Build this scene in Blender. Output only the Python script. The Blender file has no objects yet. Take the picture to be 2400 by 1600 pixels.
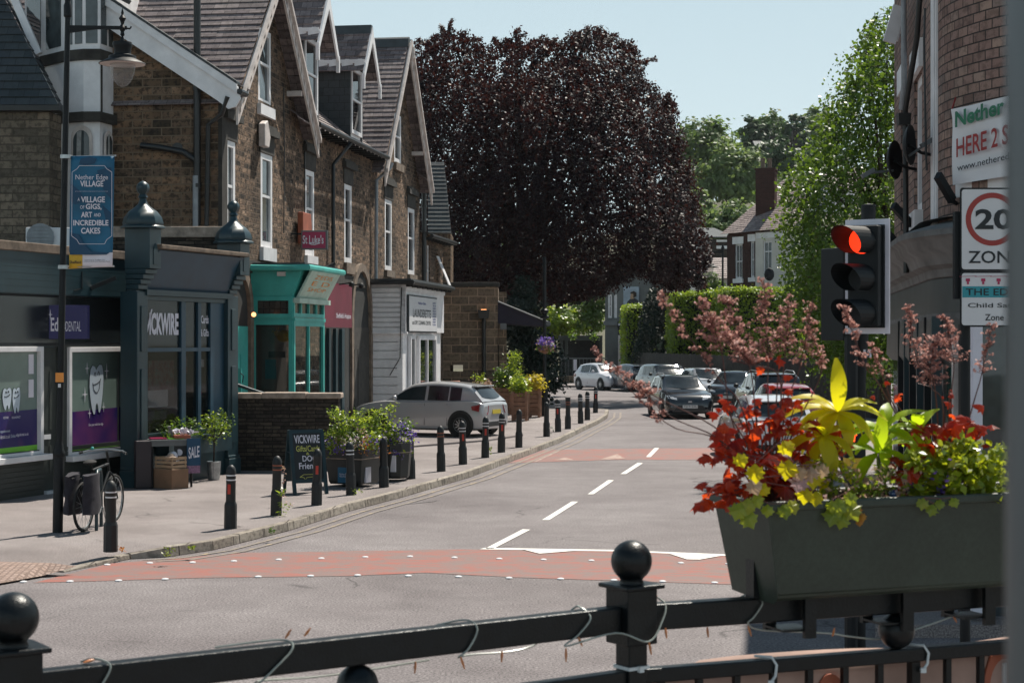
import bpy, bmesh, math, random
import numpy as np
from mathutils import Vector, Matrix
R = math.radians
S = bpy.context.scene
COL = S.collection
# ---------------------------------------------------------------- camera, world, sun, exposure
F, H, CX, HY = 4000.0, 2.7, 1200.0, 797.0       # focal length in photo pixels, eye height, horizon row
cam_d = bpy.data.cameras.new('camera'); cam = bpy.data.objects.new('camera', cam_d); COL.objects.link(cam)
cam.location = (0, 0, H); cam.rotation_euler = (R(90), 0, 0)
cam_d.sensor_width = 36.0; cam_d.lens = F / 2400 * 36; cam_d.shift_y = -3 / 2400
cam_d.clip_start = .1; cam_d.clip_end = 4000
cam_d.dof.use_dof = True; cam_d.dof.focus_distance = 26; cam_d.dof.aperture_fstop = 11; cam_d.dof.aperture_blades = 9
S.camera = cam
SUN_AZ, SUN_EL = 32.0, 57.0                      # degrees right of the view axis, degrees up
w = bpy.data.worlds.new('World'); S.world = w; w.use_nodes = True
nt = w.node_tree; bg = nt.nodes['Background']
sky = nt.nodes.new('ShaderNodeTexSky'); sky.sky_type = 'NISHITA'; sky.sun_disc = False
sky.sun_elevation = R(SUN_EL); sky.sun_rotation = R(SUN_AZ)
sky.air_density = 1.0; sky.dust_density = .2; sky.ozone_density = 2.5
smx = nt.nodes.new('ShaderNodeMix'); smx.data_type = 'RGBA'; smx.inputs[0].default_value = .9   # thin summer haze: sky paler towards the horizon
tcw = nt.nodes.new('ShaderNodeTexCoord'); sep = nt.nodes.new('ShaderNodeSeparateXYZ'); nt.links.new(tcw.outputs['Generated'], sep.inputs[0])
rmp = nt.nodes.new('ShaderNodeValToRGB'); nt.links.new(sep.outputs[2], rmp.inputs[0]); nt.links.new(rmp.outputs[0], smx.inputs[7]); e = rmp.color_ramp.elements; e.new(.25)
for el, (p_, c_) in zip(e, ((0, (6.0, 6.9, 7.0)), (.22, (4.4, 5.5, 5.9)), (.6, (.9, 1.5, 2.1)))): el.position = p_; el.color = (*c_, 1)
nt.links.new(sky.outputs[0], smx.inputs[6]); nt.links.new(smx.outputs[2], bg.inputs[0]); bg.inputs[1].default_value = .09
sl = bpy.data.lights.new('sun', 'SUN'); sl.energy = 5.0; sl.angle = R(.53); sl.color = (1, .935, .83)
so = bpy.data.objects.new('sun', sl); COL.objects.link(so)
sd = Vector((math.sin(R(SUN_AZ)) * math.cos(R(SUN_EL)), math.cos(R(SUN_AZ)) * math.cos(R(SUN_EL)), math.sin(R(SUN_EL))))
so.rotation_euler = sd.to_track_quat('Z', 'Y').to_euler(); so.location = (0, 0, 30)
S.view_settings.view_transform = 'Standard'; S.view_settings.look = 'None'; S.view_settings.gamma = 1
S.view_settings.exposure = .54
S.cycles.max_bounces = 6; S.cycles.transparent_max_bounces = 8; S.cycles.caustics_reflective = False; S.cycles.caustics_refractive = False
try: S.cycles.use_denoising = True
except Exception: pass
rnd = random.Random(7); nrg = np.random.default_rng(7)

def P(px, py, Y): return Vector(((px - CX) / F * Y, Y, H - (py - HY) / F * Y))
def G(px, py, z=0.0): return P(px, py, (H - z) * F / (py - HY))

# ---------------------------------------------------------------- materials
MATS = {}
def lin(c): return tuple(((x / 255) / 12.92 if x / 255 < .04045 else ((x / 255 + .055) / 1.055) ** 2.4) for x in c)
class NB:
    def __init__(s, name):
        s.m = bpy.data.materials.new(name); s.m.use_nodes = True; s.t = s.m.node_tree
        s.b = s.t.nodes['Principled BSDF']; s.out = s.t.nodes['Material Output']; MATS[name] = s.m
    def n(s, typ, **kw):
        x = s.t.nodes.new(typ)
        for k, v in kw.items(): setattr(x, k, v)
        return x
    def l(s, a, b): s.t.links.new(a, b)
    def uv(s, sx=1, sy=1, obj=False):
        tc = s.n('ShaderNodeTexCoord'); mp = s.n('ShaderNodeMapping'); mp.inputs['Scale'].default_value = (sx, sy, sx)
        s.l(tc.outputs['Object' if obj else 'UV'], mp.inputs[0]); return mp.outputs[0]
    def noise(s, vec, scale, detail=4, rough=.6):
        x = s.n('ShaderNodeTexNoise'); x.inputs['Scale'].default_value = scale; x.inputs['Detail'].default_value = detail
        x.inputs['Roughness'].default_value = rough; s.l(vec, x.inputs['Vector']); return x.outputs['Fac']
    def ramp(s, fac, stops):
        x = s.n('ShaderNodeValToRGB'); e = x.color_ramp.elements
        while len(e) < len(stops): e.new(.5)
        for el, (p, c) in zip(e, stops):
            el.position = p; el.color = (*c, 1) if len(c) == 3 else c
        s.l(fac, x.inputs[0]); return x.outputs[0]
    def mix(s, fac, a, b, mode='MIX'):
        x = s.n('ShaderNodeMix', data_type='RGBA', blend_type=mode)
        for sock, v in ((x.inputs[0], fac), (x.inputs[6], a), (x.inputs[7], b)):
            if hasattr(v, 'is_linked'): s.l(v, sock)
            elif isinstance(v, (int, float)): sock.default_value = v
            else: sock.default_value = (*v, 1)
        return x.outputs[2]
    def bump(s, hgt, strength=.3, dist=.02):
        x = s.n('ShaderNodeBump'); x.inputs['Strength'].default_value = strength; x.inputs['Distance'].default_value = dist
        s.l(hgt, x.inputs['Height']); s.l(x.outputs[0], s.b.inputs['Normal'])
    def set(s, rough=.6, metal=0, spec=.5, coat=0):
        s.b.inputs['Roughness'].default_value = rough; s.b.inputs['Metallic'].default_value = metal
        s.b.inputs['Specular IOR Level'].default_value = spec; s.b.inputs['Coat Weight'].default_value = coat; s.b.inputs['Coat Roughness'].default_value = .05
    def base(s, c):
        if hasattr(c, 'is_linked'): s.l(c, s.b.inputs['Base Color'])
        else: s.b.inputs['Base Color'].default_value = (*c, 1)

def paint(name, c, rough=.5, var=.18, scale=3.0, metal=0, spec=.5, coat=0, bump=.0, fine=0):
    """painted or plain surface with soft uneven wear"""
    b = NB(name); v = b.uv(obj=True); f = b.noise(v, scale, 5)
    d = tuple(x * (1 - var) for x in c); u = tuple(min(1, x * (1 + var)) for x in c)
    col = b.ramp(f, [(.3, d), (.7, u)])
    if fine: col = b.mix(fine, col, b.ramp(b.noise(v, scale * 14, 3), [(.35, (.0, .0, .0)), (.65, (1, 1, 1))]), 'OVERLAY')
    b.base(col); b.set(rough, metal, spec, coat)
    if bump: b.bump(b.noise(v, scale * 9, 4), bump, .01)
    return b.m

def masonry(name, cols, mortar, bw, bh, ms=.012, stain=(.02, .018, .016), st=.5, bump=.6, dist=.025, rough=.9, offs=.5, squash=1.0):
    b = NB(name); v = b.uv()
    wob = b.n('ShaderNodeTexNoise'); wob.inputs['Scale'].default_value = 1.6; b.l(v, wob.inputs['Vector'])
    off = b.n('ShaderNodeVectorMath', operation='MULTIPLY_ADD'); b.l(wob.outputs['Color'], off.inputs[0]); off.inputs[1].default_value = (.035, .02, 0); b.l(v, off.inputs[2])
    br = b.n('ShaderNodeTexBrick'); b.l(off.outputs[0], br.inputs['Vector'])
    br.inputs['Color1'].default_value = (0, 0, 0, 1); br.inputs['Color2'].default_value = (1, 1, 1, 1); br.inputs['Mortar'].default_value = (.5, .5, .5, 1)
    br.inputs['Scale'].default_value = 1; br.inputs['Brick Width'].default_value = bw; br.inputs['Row Height'].default_value = bh
    br.inputs['Mortar Size'].default_value = ms; br.inputs['Mortar Smooth'].default_value = .3; br.offset = offs; br.squash = squash; br.squash_frequency = 3
    per = b.ramp(br.outputs['Color'], [(i / max(1, len(cols) - 1) * .96 + .02, c) for i, c in enumerate(cols)])
    n1 = b.noise(v, 9, 6, .7); n2 = b.noise(v, .55, 4, .6)
    per = b.mix(b.ramp(n1, [(.48, (0, 0, 0)), (.58, (st, st, st))]), per, stain)
    per = b.mix(b.ramp(n2, [(.45, (0, 0, 0)), (.68, (st, st, st))]), per, stain)
    col = b.mix(br.outputs['Fac'], per, mortar)
    b.base(col); b.set(rough, 0, .2)
    inv = b.n('ShaderNodeMath', operation='SUBTRACT'); inv.inputs[0].default_value = 1; b.l(br.outputs['Fac'], inv.inputs[1])
    ad = b.n('ShaderNodeMath', operation='MULTIPLY_ADD'); b.l(b.noise(v, 14, 5, .7), ad.inputs[0]); ad.inputs[1].default_value = .9; b.l(inv.outputs[0], ad.inputs[2])
    b.bump(ad.outputs[0], bump, dist)
    return b.m

def leafmat(name, cols, trans=.45, rough=.45, spec=.4, tcol=None):
    """leaf: colour by leaf, lets light through"""
    b = NB(name); g = b.n('ShaderNodeNewGeometry')
    col = b.ramp(g.outputs['Random Per Island'], [(i / max(1, len(cols) - 1), c) for i, c in enumerate(cols)])
    b.base(col); b.set(rough, 0, spec)
    tr = b.n('ShaderNodeBsdfTranslucent')
    if tcol: b.l(b.mix(.75, col, tcol), tr.inputs[0])
    else: b.l(col, tr.inputs[0])
    mx = b.n('ShaderNodeMixShader'); mx.inputs[0].default_value = trans
    b.l(b.b.outputs[0], mx.inputs[1]); b.l(tr.outputs[0], mx.inputs[2]); b.l(mx.outputs[0], b.out.inputs[0]); return b.m

def glass(name, tint=(.012, .016, .018), rough=.02, alpha=None):
    b = NB(name); v = b.uv(obj=True)
    b.base(b.ramp(b.noise(v, 1.3, 3), [(.35, tuple(x * .5 for x in tint)), (.7, tuple(x * 1.7 for x in tint))])); b.set(rough, 0, .6)
    b.bump(b.noise(v, 1.2, 2), .03, .02)
    if alpha is not None:
        tp = b.n('ShaderNodeBsdfTransparent'); mx = b.n('ShaderNodeMixShader'); mx.inputs[0].default_value = alpha
        b.l(tp.outputs[0], mx.inputs[1]); b.l(b.b.outputs[0], mx.inputs[2]); b.l(mx.outputs[0], b.out.inputs[0])
    return b.m

def glow(name, c, e):
    b = NB(name); b.base(c); b.b.inputs['Emission Color'].default_value = (*c, 1); b.b.inputs['Emission Strength'].default_value = e; return b.m

def ground_mat(name, c1, c2, c3, patch=.25, grain=120, crack=True, rough=.85, bump=.35):
    b = NB(name); v = b.uv()
    col = b.ramp(b.noise(v, patch, 6, .65), [(.3, c1), (.5, c2), (.72, c3)])
    streak = b.ramp(b.noise(v, 1.7, 6, .7), [(.32, (.38, .38, .38)), (.68, (.6, .6, .6))])
    col = b.mix(.5, col, streak, 'OVERLAY')
    g = b.noise(v, grain, 3, .8)
    col = b.mix(.8, col, b.ramp(g, [(.36, (.1, .1, .1)), (.64, (.9, .9, .9))]), 'OVERLAY')
    if crack:
        vo = b.n('ShaderNodeTexVoronoi', feature='DISTANCE_TO_EDGE'); vo.inputs['Scale'].default_value = .22
        nz = b.n('ShaderNodeTexNoise'); nz.inputs['Scale'].default_value = 1.1; b.l(v, nz.inputs['Vector'])
        of = b.n('ShaderNodeVectorMath', operation='MULTIPLY_ADD'); b.l(nz.outputs['Color'], of.inputs[0]); of.inputs[1].default_value = (1.2, 1.2, 0); b.l(v, of.inputs[2])
        b.l(of.outputs[0], vo.inputs['Vector'])
        k = b.ramp(vo.outputs['Distance'], [(.0, (.75, .75, .75)), (.006, (0, 0, 0))])
        msk = b.ramp(b.noise(v, .35, 3), [(.52, (0, 0, 0)), (.6, (1, 1, 1))])
        col = b.mix(b.mix(1.0, k, msk, 'MULTIPLY'), col, tuple(x * .35 for x in c1))
    b.base(col); b.set(rough, 0, .35); b.bump(g, bump, .008); return b.m

def worn(name, c, under, amt=.45, scale=6, rough=.7):
    """road paint worn through to the surface below"""
    b = NB(name); v = b.uv(); f = b.noise(v, scale, 7, .75); st = b.noise(b.uv(.5, 5), 2.2, 5, .7)
    ad = b.n('ShaderNodeMath', operation='MULTIPLY'); b.l(f, ad.inputs[0]); b.l(st, ad.inputs[1])
    k = b.ramp(ad.outputs[0], [(.22 * amt + .02, (0, 0, 0)), (.22 * amt + .13, (1, 1, 1))])
    col = b.mix(k, under, c); col = b.mix(.5, col, b.ramp(b.noise(v, 90, 3, .8), [(.38, (.3, .3, .3)), (.62, (.7, .7, .7))]), 'OVERLAY')
    b.base(col); b.set(rough, 0, .3); return b.m

ST = [(.085, .062, .042), (.2, .13, .085), (.27, .165, .10), (.15, .105, .075), (.31, .2, .13)]
M = {}
M['stone'] = masonry('sandstone_front', [(.06, .048, .04), (.25, .165, .112), (.32, .212, .145), (.155, .108, .077), (.42, .29, .205)], (.16, .12, .09), .30, .115, .012, st=.92, bump=1, dist=.045)
M['stone_side'] = masonry('sandstone_side', ST, (.2, .15, .105), .42, .17, .014, st=.75, bump=.9, dist=.04)
M['stone_block'] = masonry('sandstone_block', [(.12, .095, .07), (.2, .15, .105), (.26, .19, .13), (.16, .12, .09)], (.34, .24, .17), .62, .29, .02, st=.4, bump=.7, dist=.03)
M['drystone'] = masonry('dark_walling', [(.035, .03, .026), (.07, .055, .045), (.11, .085, .065), (.05, .042, .036)], (.02, .018, .016), .34, .075, .01, st=.6, bump=1, dist=.03)
M['stone_left'] = masonry('pale_walling', [(.13, .11, .085), (.2, .165, .125), (.25, .2, .15), (.16, .13, .1)], (.09, .075, .06), .5, .165, .012, st=.45, bump=.8, dist=.03)
M['pink_brick'] = masonry('pink_brick', [(.2, .13, .11), (.3, .2, .17), (.26, .165, .14), (.36, .25, .2), (.22, .17, .155)], (.045, .04, .038), .2, .1, .008, st=.35, bump=.7, dist=.015)
M['red_brick'] = masonry('red_brick', [(.05, .022, .018), (.085, .035, .028), (.065, .028, .024)], (.06, .045, .04), .225, .075, .01, st=.3, bump=.5)
M['slate'] = masonry('roof_slate', [(.14, .115, .115), (.2, .165, .165), (.26, .215, .21), (.17, .14, .145), (.3, .25, .24)], (.03, .027, .027), .28, .21, .006, st=.3, bump=.35, dist=.012, rough=.55)
M['slate_dark'] = masonry('dark_slate', [(.04, .05, .055), (.06, .07, .075), (.05, .058, .065)], (.015, .017, .018), .3, .21, .006, st=.2, bump=.4, dist=.012, rough=.5)
M['slate_pink'] = masonry('pink_slate', [(.22, .17, .16), (.3, .24, .23), (.36, .29, .27)], (.08, .06, .06), .3, .2, .012, st=.3, bump=.4, rough=.6)
M['dressed'] = paint('dressed_stone', (.16, .12, .09), .9, .45, 5, bump=.4)
M['soot_shade'] = paint('soot_shade_stone', (.035, .032, .028), .9, .5, 4, bump=.4)  # real soot on stonework; on the garden fence it paints in shade
M['coping'] = paint('coping_stone', (.33, .26, .21), .9, .4, 6, bump=.4)
M['white'] = paint('white_paint', (.72, .71, .72), .45, .12, 2.5, bump=.05)
M['offwhite'] = paint('weathered_white', (.55, .49, .46), .6, .22, 4, bump=.1)
M['render'] = paint('pale_render', (.6, .57, .52), .9, .1, 1.5, bump=.25)
M['turq'] = paint('turquoise_paint', (.05, .38, .34), .45, .2, 2)
M['turq_pale'] = paint('pale_turquoise', (.42, .55, .47), .6, .15, 3)
M['teal'] = paint('teal_paint', (.01, .033, .043), .4, .25, 2)
M['teal2'] = paint('blue_teal_paint', (.016, .055, .09), .45, .2, 2)
M['charcoal'] = paint('charcoal_boards', (.03, .036, .033), .5, .2, 2.5)
M['black'] = paint('black_metal', (.006, .008, .01), .55, .3, 6, spec=.3)
M['gutter'] = paint('black_plastic', (.012, .013, .014), .4, .3, 5)
M['greypipe'] = paint('grey_pipe', (.25, .27, .29), .5, .2, 5)
M['bollard'] = paint('bollard_plastic', (.007, .0095, .011), .55, .35, 7, fine=.15)
M['lead'] = paint('lead_flashing', (.045, .055, .06), .6, .25, 3)
M['glass'] = glass('window_glass')
M['glass_pale'] = glass('window_glass_pale', (.06, .075, .08))
M['shopglass'] = glass('shop_glass', (.01, .014, .014), .03, alpha=.4)
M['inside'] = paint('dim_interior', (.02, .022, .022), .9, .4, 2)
M['curtain'] = paint('net_curtain', (.3, .3, .29), .9, .3, 8)
M['maroon'] = paint('maroon_board', (.16, .012, .035), .4, .2, 1.5)
M['pinkred'] = paint('crimson_sign', (.36, .005, .07), .35, .12, 3)
M['navy'] = paint('navy_sign', (.018, .014, .11), .4, .1, 2)
M['banner_blue'] = paint('blue_banner', (.008, .11, .21), .6, .35, 1.6)
M['banner_dark'] = paint('dark_blue_print', (.006, .055, .12), .6, .2, 2)
M['yellow'] = paint('yellow_print', (.62, .38, .03), .6, .1, 4)
M['lilac'] = paint('white_print', (.7, .68, .75), .6, .08, 4)
M['orange'] = paint('orange_print', (.75, .28, .05), .6, .1, 4)
M['ink'] = paint('dark_ink', (.012, .016, .02), .6, .2, 4)
M['blueink'] = paint('blue_ink', (.015, .04, .2), .6, .2, 4)
M['redink'] = paint('red_ink', (.26, .012, .012), .6, .2, 4)
M['greenink'] = paint('green_ink', (.01, .14, .07), .6, .2, 4)
M['signwhite'] = paint('sign_white', (.62, .62, .64), .4, .06, 2)
M['signgrey'] = paint('sign_back', (.12, .13, .135), .5, .15, 3)
M['cyan'] = paint('cyan_print', (.02, .25, .3), .5, .1, 3)
M['timber'] = paint('planter_timber', (.2, .1, .06), .75, .35, 6, bump=.3)
M['cardboard'] = paint('cardboard', (.24, .14, .085), .9, .12, 4)
M['palewood'] = paint('pale_wood', (.4, .27, .17), .8, .2, 8)
M['purple_cloth'] = paint('awning_cloth', (.02, .016, .03), .85, .25, 3)
M['zinc'] = paint('zinc_bucket', (.35, .37, .38), .35, .3, 9, metal=.8)
M['rust'] = paint('terracotta_plastic', (.33, .09, .045), .6, .2, 4)
M['red'] = paint('red_reflector', (.45, .03, .015), .3, .1, 9)
M['band'] = paint('white_band', (.7, .7, .72), .4, .1, 9)
M['soil'] = paint('soil', (.05, .032, .022), 1, .6, 30, bump=.8)
M['bark'] = paint('bark', (.045, .033, .025), .95, .4, 8, bump=.7)
M['kerb'] = masonry('kerb_stone', [(.3, .26, .22), (.38, .34, .29), (.33, .29, .25)], (.06, .05, .045), .91, 5, .012, st=.45, bump=.4, rough=.9)
M['asphalt'] = ground_mat('road_asphalt', (.118, .102, .104), (.164, .146, .148), (.208, .189, .19), .3, 42); M['asphalt2'] = ground_mat('patched_asphalt', (.1, .09, .092), (.13, .118, .12), (.16, .146, .148), .6, 42)
M['pave'] = ground_mat('pavement_asphalt', (.145, .124, .12), (.21, .183, .178), (.255, .228, .222), .4, 60)
M['redroad'] = worn('red_surfacing', (.29, .1, .078), (.19, .135, .125), .88, 2.6)
M['roadwhite'] = worn('road_paint', (.72, .69, .65), (.25, .23, .22), .25, 8)
M['roadfaint'] = worn('faded_road_paint', (.62, .5, .42), (.24, .15, .13), .95, 7)
M['roadyellow'] = worn('yellow_road_paint', (.5, .37, .2), (.2, .175, .16), 1.12, 6)
M['tactile'] = masonry('tactile_slab', [(.33, .24, .2), (.37, .27, .23), (.4, .3, .26)], (.22, .16, .135), .07, .07, .012, st=.25, bump=.6, offs=0)
M['earth'] = ground_mat('earth', (.06, .05, .03), (.08, .075, .04), (.1, .1, .05), .05, 8, crack=False)
# ---------------------------------------------------------------- object helpers
OFF = {}          # object name -> world offset its local mesh coordinates are measured from
def _link(o, parent):
    COL.objects.link(o)
    if parent is not None:
        o.parent = parent; OFF[o.name] = OFF.get(parent.name, Vector((0, 0, 0)))
def tag(o, label=None, cat=None, group=None, kind=None):
    if label: o['label'] = label
    if cat: o['category'] = cat
    if group: o['group'] = group
    if kind: o['kind'] = kind
    return o
def thing(name, label, cat, loc=(0, 0, 0), group=None, local=False):
    """Empty at a thing's base; local: parts are modelled round the origin, else in world coordinates"""
    o = bpy.data.objects.new(name, None); COL.objects.link(o); o.location = loc; o.empty_display_size = .2
    OFF[o.name] = Vector((0, 0, 0)) if local else Vector(loc)
    return tag(o, label, cat, group)
def copy_tree(o, parent=None):
    c = o.copy(); COL.objects.link(c); OFF[c.name] = OFF.get(o.name, Vector((0, 0, 0)))
    if parent is not None: c.parent = parent
    for ch in o.children: copy_tree(ch, c)
    return c

class Fr:
    """vertical frame: t along, d outward, z up"""
    def __init__(s, o, u):
        s.o = Vector((o[0], o[1], 0)); s.u = Vector((u[0], u[1], 0)).normalized(); s.n = Vector((s.u.y, -s.u.x, 0))
    def p(s, t, d, z): return s.o + s.u * t + s.n * d + Vector((0, 0, z))
    def tz(s, px, py, d=0):
        ray = Vector(((px - CX) / F, 1, -(py - HY) / F)); c = Vector((0, 0, H)); q = s.o + s.n * d
        k = (q - c).dot(s.n) / ray.dot(s.n); h = c + ray * k
        return (h - s.o).dot(s.u), h.z
    def t(s, px, d=0): return s.tz(px, HY, d)[0]
    def z(s, px, py, d=0): return s.tz(px, py, d)[1]
WORLD = Fr((0, 0), (1, 0))      # t = X, d = -Y, z

class MB:
    def __init__(s): s.v = []; s.f = []; s.mi = []; s.cur = 0
    def face(s, pts, flip=False):
        k = len(s.v); s.v += [Vector(p) for p in pts]; idx = list(range(k, k + len(pts)))
        s.f.append(idx[::-1] if flip else idx); s.mi.append(s.cur); return s
    def add(s, vs, fs):
        k = len(s.v); s.v += [Vector(p) for p in vs]
        for f in fs: s.f.append([i + k for i in f]); s.mi.append(s.cur)
        return s
    def hexa(s, c):  # 8 corners: bottom 0-3 ccw, top 4-7
        return s.add(c, [(3, 2, 1, 0), (4, 5, 6, 7), (0, 1, 5, 4), (1, 2, 6, 5), (2, 3, 7, 6), (3, 0, 4, 7)])
    def box(s, c, size, rz=0, taper=1.0):
        x, y, z = (a / 2 for a in size); m = Matrix.Rotation(rz, 3, 'Z'); c = Vector(c)
        q = [(-x, -y, -z), (x, -y, -z), (x, y, -z), (-x, y, -z)]
        return s.hexa([c + m @ Vector(a) for a in q] + [c + m @ Vector((a[0] * taper, a[1] * taper, z)) for a in q])
    def fb(s, fr, t0, t1, d0, d1, z0, z1):
        q = [(t0, d1), (t1, d1), (t1, d0), (t0, d0)]
        return s.hexa([fr.p(a, b, z0) for a, b in q] + [fr.p(a, b, z1) for a, b in q])
    def prism(s, fr, poly, d0, d1, axis='d'):
        """polygon in (t,z) pushed from d0 to d1"""
        A = [fr.p(t, d1, z) for t, z in poly]; B = [fr.p(t, d0, z) for t, z in poly]; n = len(poly)
        return s.add(A + B, [list(range(n)), list(range(2 * n - 1, n - 1, -1))] + [(i, i + n, (i + 1) % n + n, (i + 1) % n) for i in range(n)])
    def extr(s, pts, vec):
        vec = Vector(vec); n = len(pts); pts = [Vector(p) for p in pts]
        return s.add(pts + [p + vec for p in pts], [list(range(n))[::-1], list(range(n, 2 * n))] + [(i, (i + 1) % n, (i + 1) % n + n, i + n) for i in range(n)])
    def bar(s, a, b, w, h=None, up=(0, 0, 1)):
        a, b = Vector(a), Vector(b); h = h or w; d = (b - a).normalized(); x = d.cross(Vector(up))
        if x.length < 1e-4: x = d.cross(Vector((1, 0, 0)))
        x.normalize(); y = x.cross(d); q = [(-1, -1), (1, -1), (1, 1), (-1, 1)]
        return s.add([p + x * i * w / 2 + y * j * h / 2 for p in (a, b) for i, j in q], [(3, 2, 1, 0), (4, 5, 6, 7), (0, 1, 5, 4), (1, 2, 6, 5), (2, 3, 7, 6), (3, 0, 4, 7)])
    def tube(s, pts, r, n=8, cap=True):
        pts = [Vector(p) for p in pts]; rs = r if isinstance(r, (list, tuple)) else [r] * len(pts); k = len(s.v); ref = None
        for i, p in enumerate(pts):
            d = (pts[min(i + 1, len(pts) - 1)] - pts[max(i - 1, 0)]).normalized()
            if ref is None: ref = d.orthogonal().normalized()
            x = ref - d * ref.dot(d)
            x = x.normalized() if x.length > 1e-5 else d.orthogonal().normalized(); y = d.cross(x); ref = x
            s.v += [p + (x * math.cos(a) + y * math.sin(a)) * rs[i] for a in (2 * math.pi * j / n for j in range(n))]
        for i in range(len(pts) - 1):
            for j in range(n):
                s.f.append([k + i * n + j, k + i * n + (j + 1) % n, k + (i + 1) * n + (j + 1) % n, k + (i + 1) * n + j]); s.mi.append(s.cur)
        if cap:
            s.f.append([k + j for j in range(n)][::-1]); s.mi.append(s.cur)
            e = k + (len(pts) - 1) * n; s.f.append([e + j for j in range(n)]); s.mi.append(s.cur)
        return s
    def lathe(s, prof, c=(0, 0, 0), n=16, axis='Z', rot=0, sq=1.0):
        """profile of (r, h)"""
        c = Vector(c); k = len(s.v)
        for r, h in prof:
            for j in range(n):
                a = 2 * math.pi * j / n + rot; x, y = r * math.cos(a), r * math.sin(a) * sq
                s.v.append(c + {'Z': Vector((x, y, h)), 'Y': Vector((x, h, y)), 'X': Vector((h, x, y))}[axis])
        for i in range(len(prof) - 1):
            for j in range(n):
                q = [k + i * n + j, k + i * n + (j + 1) % n, k + (i + 1) * n + (j + 1) % n, k + (i + 1) * n + j]
                s.f.append(q[::-1] if axis == 'Y' else q); s.mi.append(s.cur)
        for i, fl in ((0, True), (len(prof) - 1, False)):
            if prof[i][0] > 1e-4:
                q = [k + i * n + j for j in range(n)]; s.f.append(q[::-1] if fl != (axis == 'Y') else q); s.mi.append(s.cur)
        return s
    def ball(s, c, r, n=12, m=8):
        r = (r, r, r) if isinstance(r, (int, float)) else r; k = len(s.v); c = Vector(c)
        for i in range(m + 1):
            th = math.pi * i / m
            for j in range(n):
                a = 2 * math.pi * j / n; s.v.append(c + Vector((r[0] * math.sin(th) * math.cos(a), r[1] * math.sin(th) * math.sin(a), -r[2] * math.cos(th))))
        for i in range(m):
            for j in range(n): s.f.append([k + i * n + j, k + i * n + (j + 1) % n, k + (i + 1) * n + (j + 1) % n, k + (i + 1) * n + j]); s.mi.append(s.cur)
        return s
    def build(s, name, mat, parent=None, smooth=None, bevel=0):
        off = OFF.get(parent.name, Vector((0, 0, 0))) if parent is not None else Vector((0, 0, 0))
        me = bpy.data.meshes.new(name); me.from_pydata([v - off for v in s.v], [], s.f)
        for m in (mat if isinstance(mat, (list, tuple)) else [mat]): me.materials.append(M[m] if isinstance(m, str) else m)
        if len(set(s.mi)) > 1: me.polygons.foreach_set('material_index', s.mi)
        me.update(); metre_uv(me)
        if smooth: me.shade_smooth(); me.set_sharp_from_angle(angle=R(smooth))
        o = bpy.data.objects.new(name, me); _link(o, parent)
        if bevel:
            b = o.modifiers.new('bevel', 'BEVEL'); b.width = bevel; b.segments = 2; b.limit_method = 'ANGLE'; b.angle_limit = R(40)
        return o

def metre_uv(me):
    """map every face in metres: level lines run along the face, rows climb its slope"""
    uvl = me.uv_layers.new(name='UVMap'); n = len(me.loops)
    co = np.empty(len(me.vertices) * 3); me.vertices.foreach_get('co', co); co = co.reshape(-1, 3)
    vi = np.empty(n, int); me.loops.foreach_get('vertex_index', vi)
    nor = np.empty(len(me.polygons) * 3); me.polygons.foreach_get('normal', nor); nor = nor.reshape(-1, 3)
    lt = np.empty(len(me.polygons), int); me.polygons.foreach_get('loop_total', lt)
    N = np.repeat(nor, lt, axis=0); Pt = co[vi]
    hz = np.hypot(N[:, 0], N[:, 1]); flat = hz < .12
    u = np.stack([-N[:, 1], N[:, 0], np.zeros(n)], 1); u[flat] = (1, 0, 0); u /= np.maximum(np.linalg.norm(u, axis=1), 1e-9)[:, None]
    v = np.cross(N, u); v[flat] = (0, 1, 0)
    uvl.data.foreach_set('uv', np.stack([(Pt * u).sum(1), (Pt * v).sum(1)], 1).ravel())

def clip_poly(poly, a, b, c):
    """keep a*t + b*z <= c"""
    out = []
    for i in range(len(poly)):
        p, q = poly[i], poly[(i + 1) % len(poly)]; fp, fq = a * p[0] + b * p[1] - c, a * q[0] + b * q[1] - c
        if fp <= 0: out.append(p)
        if (fp < 0 < fq) or (fq < 0 < fp):
            k = fp / (fp - fq); out.append((p[0] + (q[0] - p[0]) * k, p[1] + (q[1] - p[1]) * k))
    return out
def wall(mb, fr, t0, t1, z0, z1, ops=(), d=0, rev=.14, clips=(), back=True):
    """front of a wall with real openings (t0,t1,z0,z1) and their reveals, plus a back skin"""
    ts = sorted({t0, t1, *[o[0] for o in ops], *[o[1] for o in ops]}); zs = sorted({z0, z1, *[o[2] for o in ops], *[o[3] for o in ops]})
    for a, b in zip(ts, ts[1:]):
        for c, e in zip(zs, zs[1:]):
            m, k = (a + b) / 2, (c + e) / 2
            if any(o[0] < m < o[1] and o[2] < k < o[3] for o in ops): continue
            poly = [(a, c), (b, c), (b, e), (a, e)]
            for cl in clips: poly = clip_poly(poly, *cl)
            if len(poly) > 2: mb.face([fr.p(t, d, z) for t, z in poly])
    for a, b, c, e in ops:
        q = [(a, c), (b, c), (b, e), (a, e)]
        for i in range(4):
            p1, p2 = q[i], q[(i + 1) % 4]
            mb.face([fr.p(p1[0], d, p1[1]), fr.p(p1[0], d - rev, p1[1]), fr.p(p2[0], d - rev, p2[1]), fr.p(p2[0], d, p2[1])])
    return mb

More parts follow.
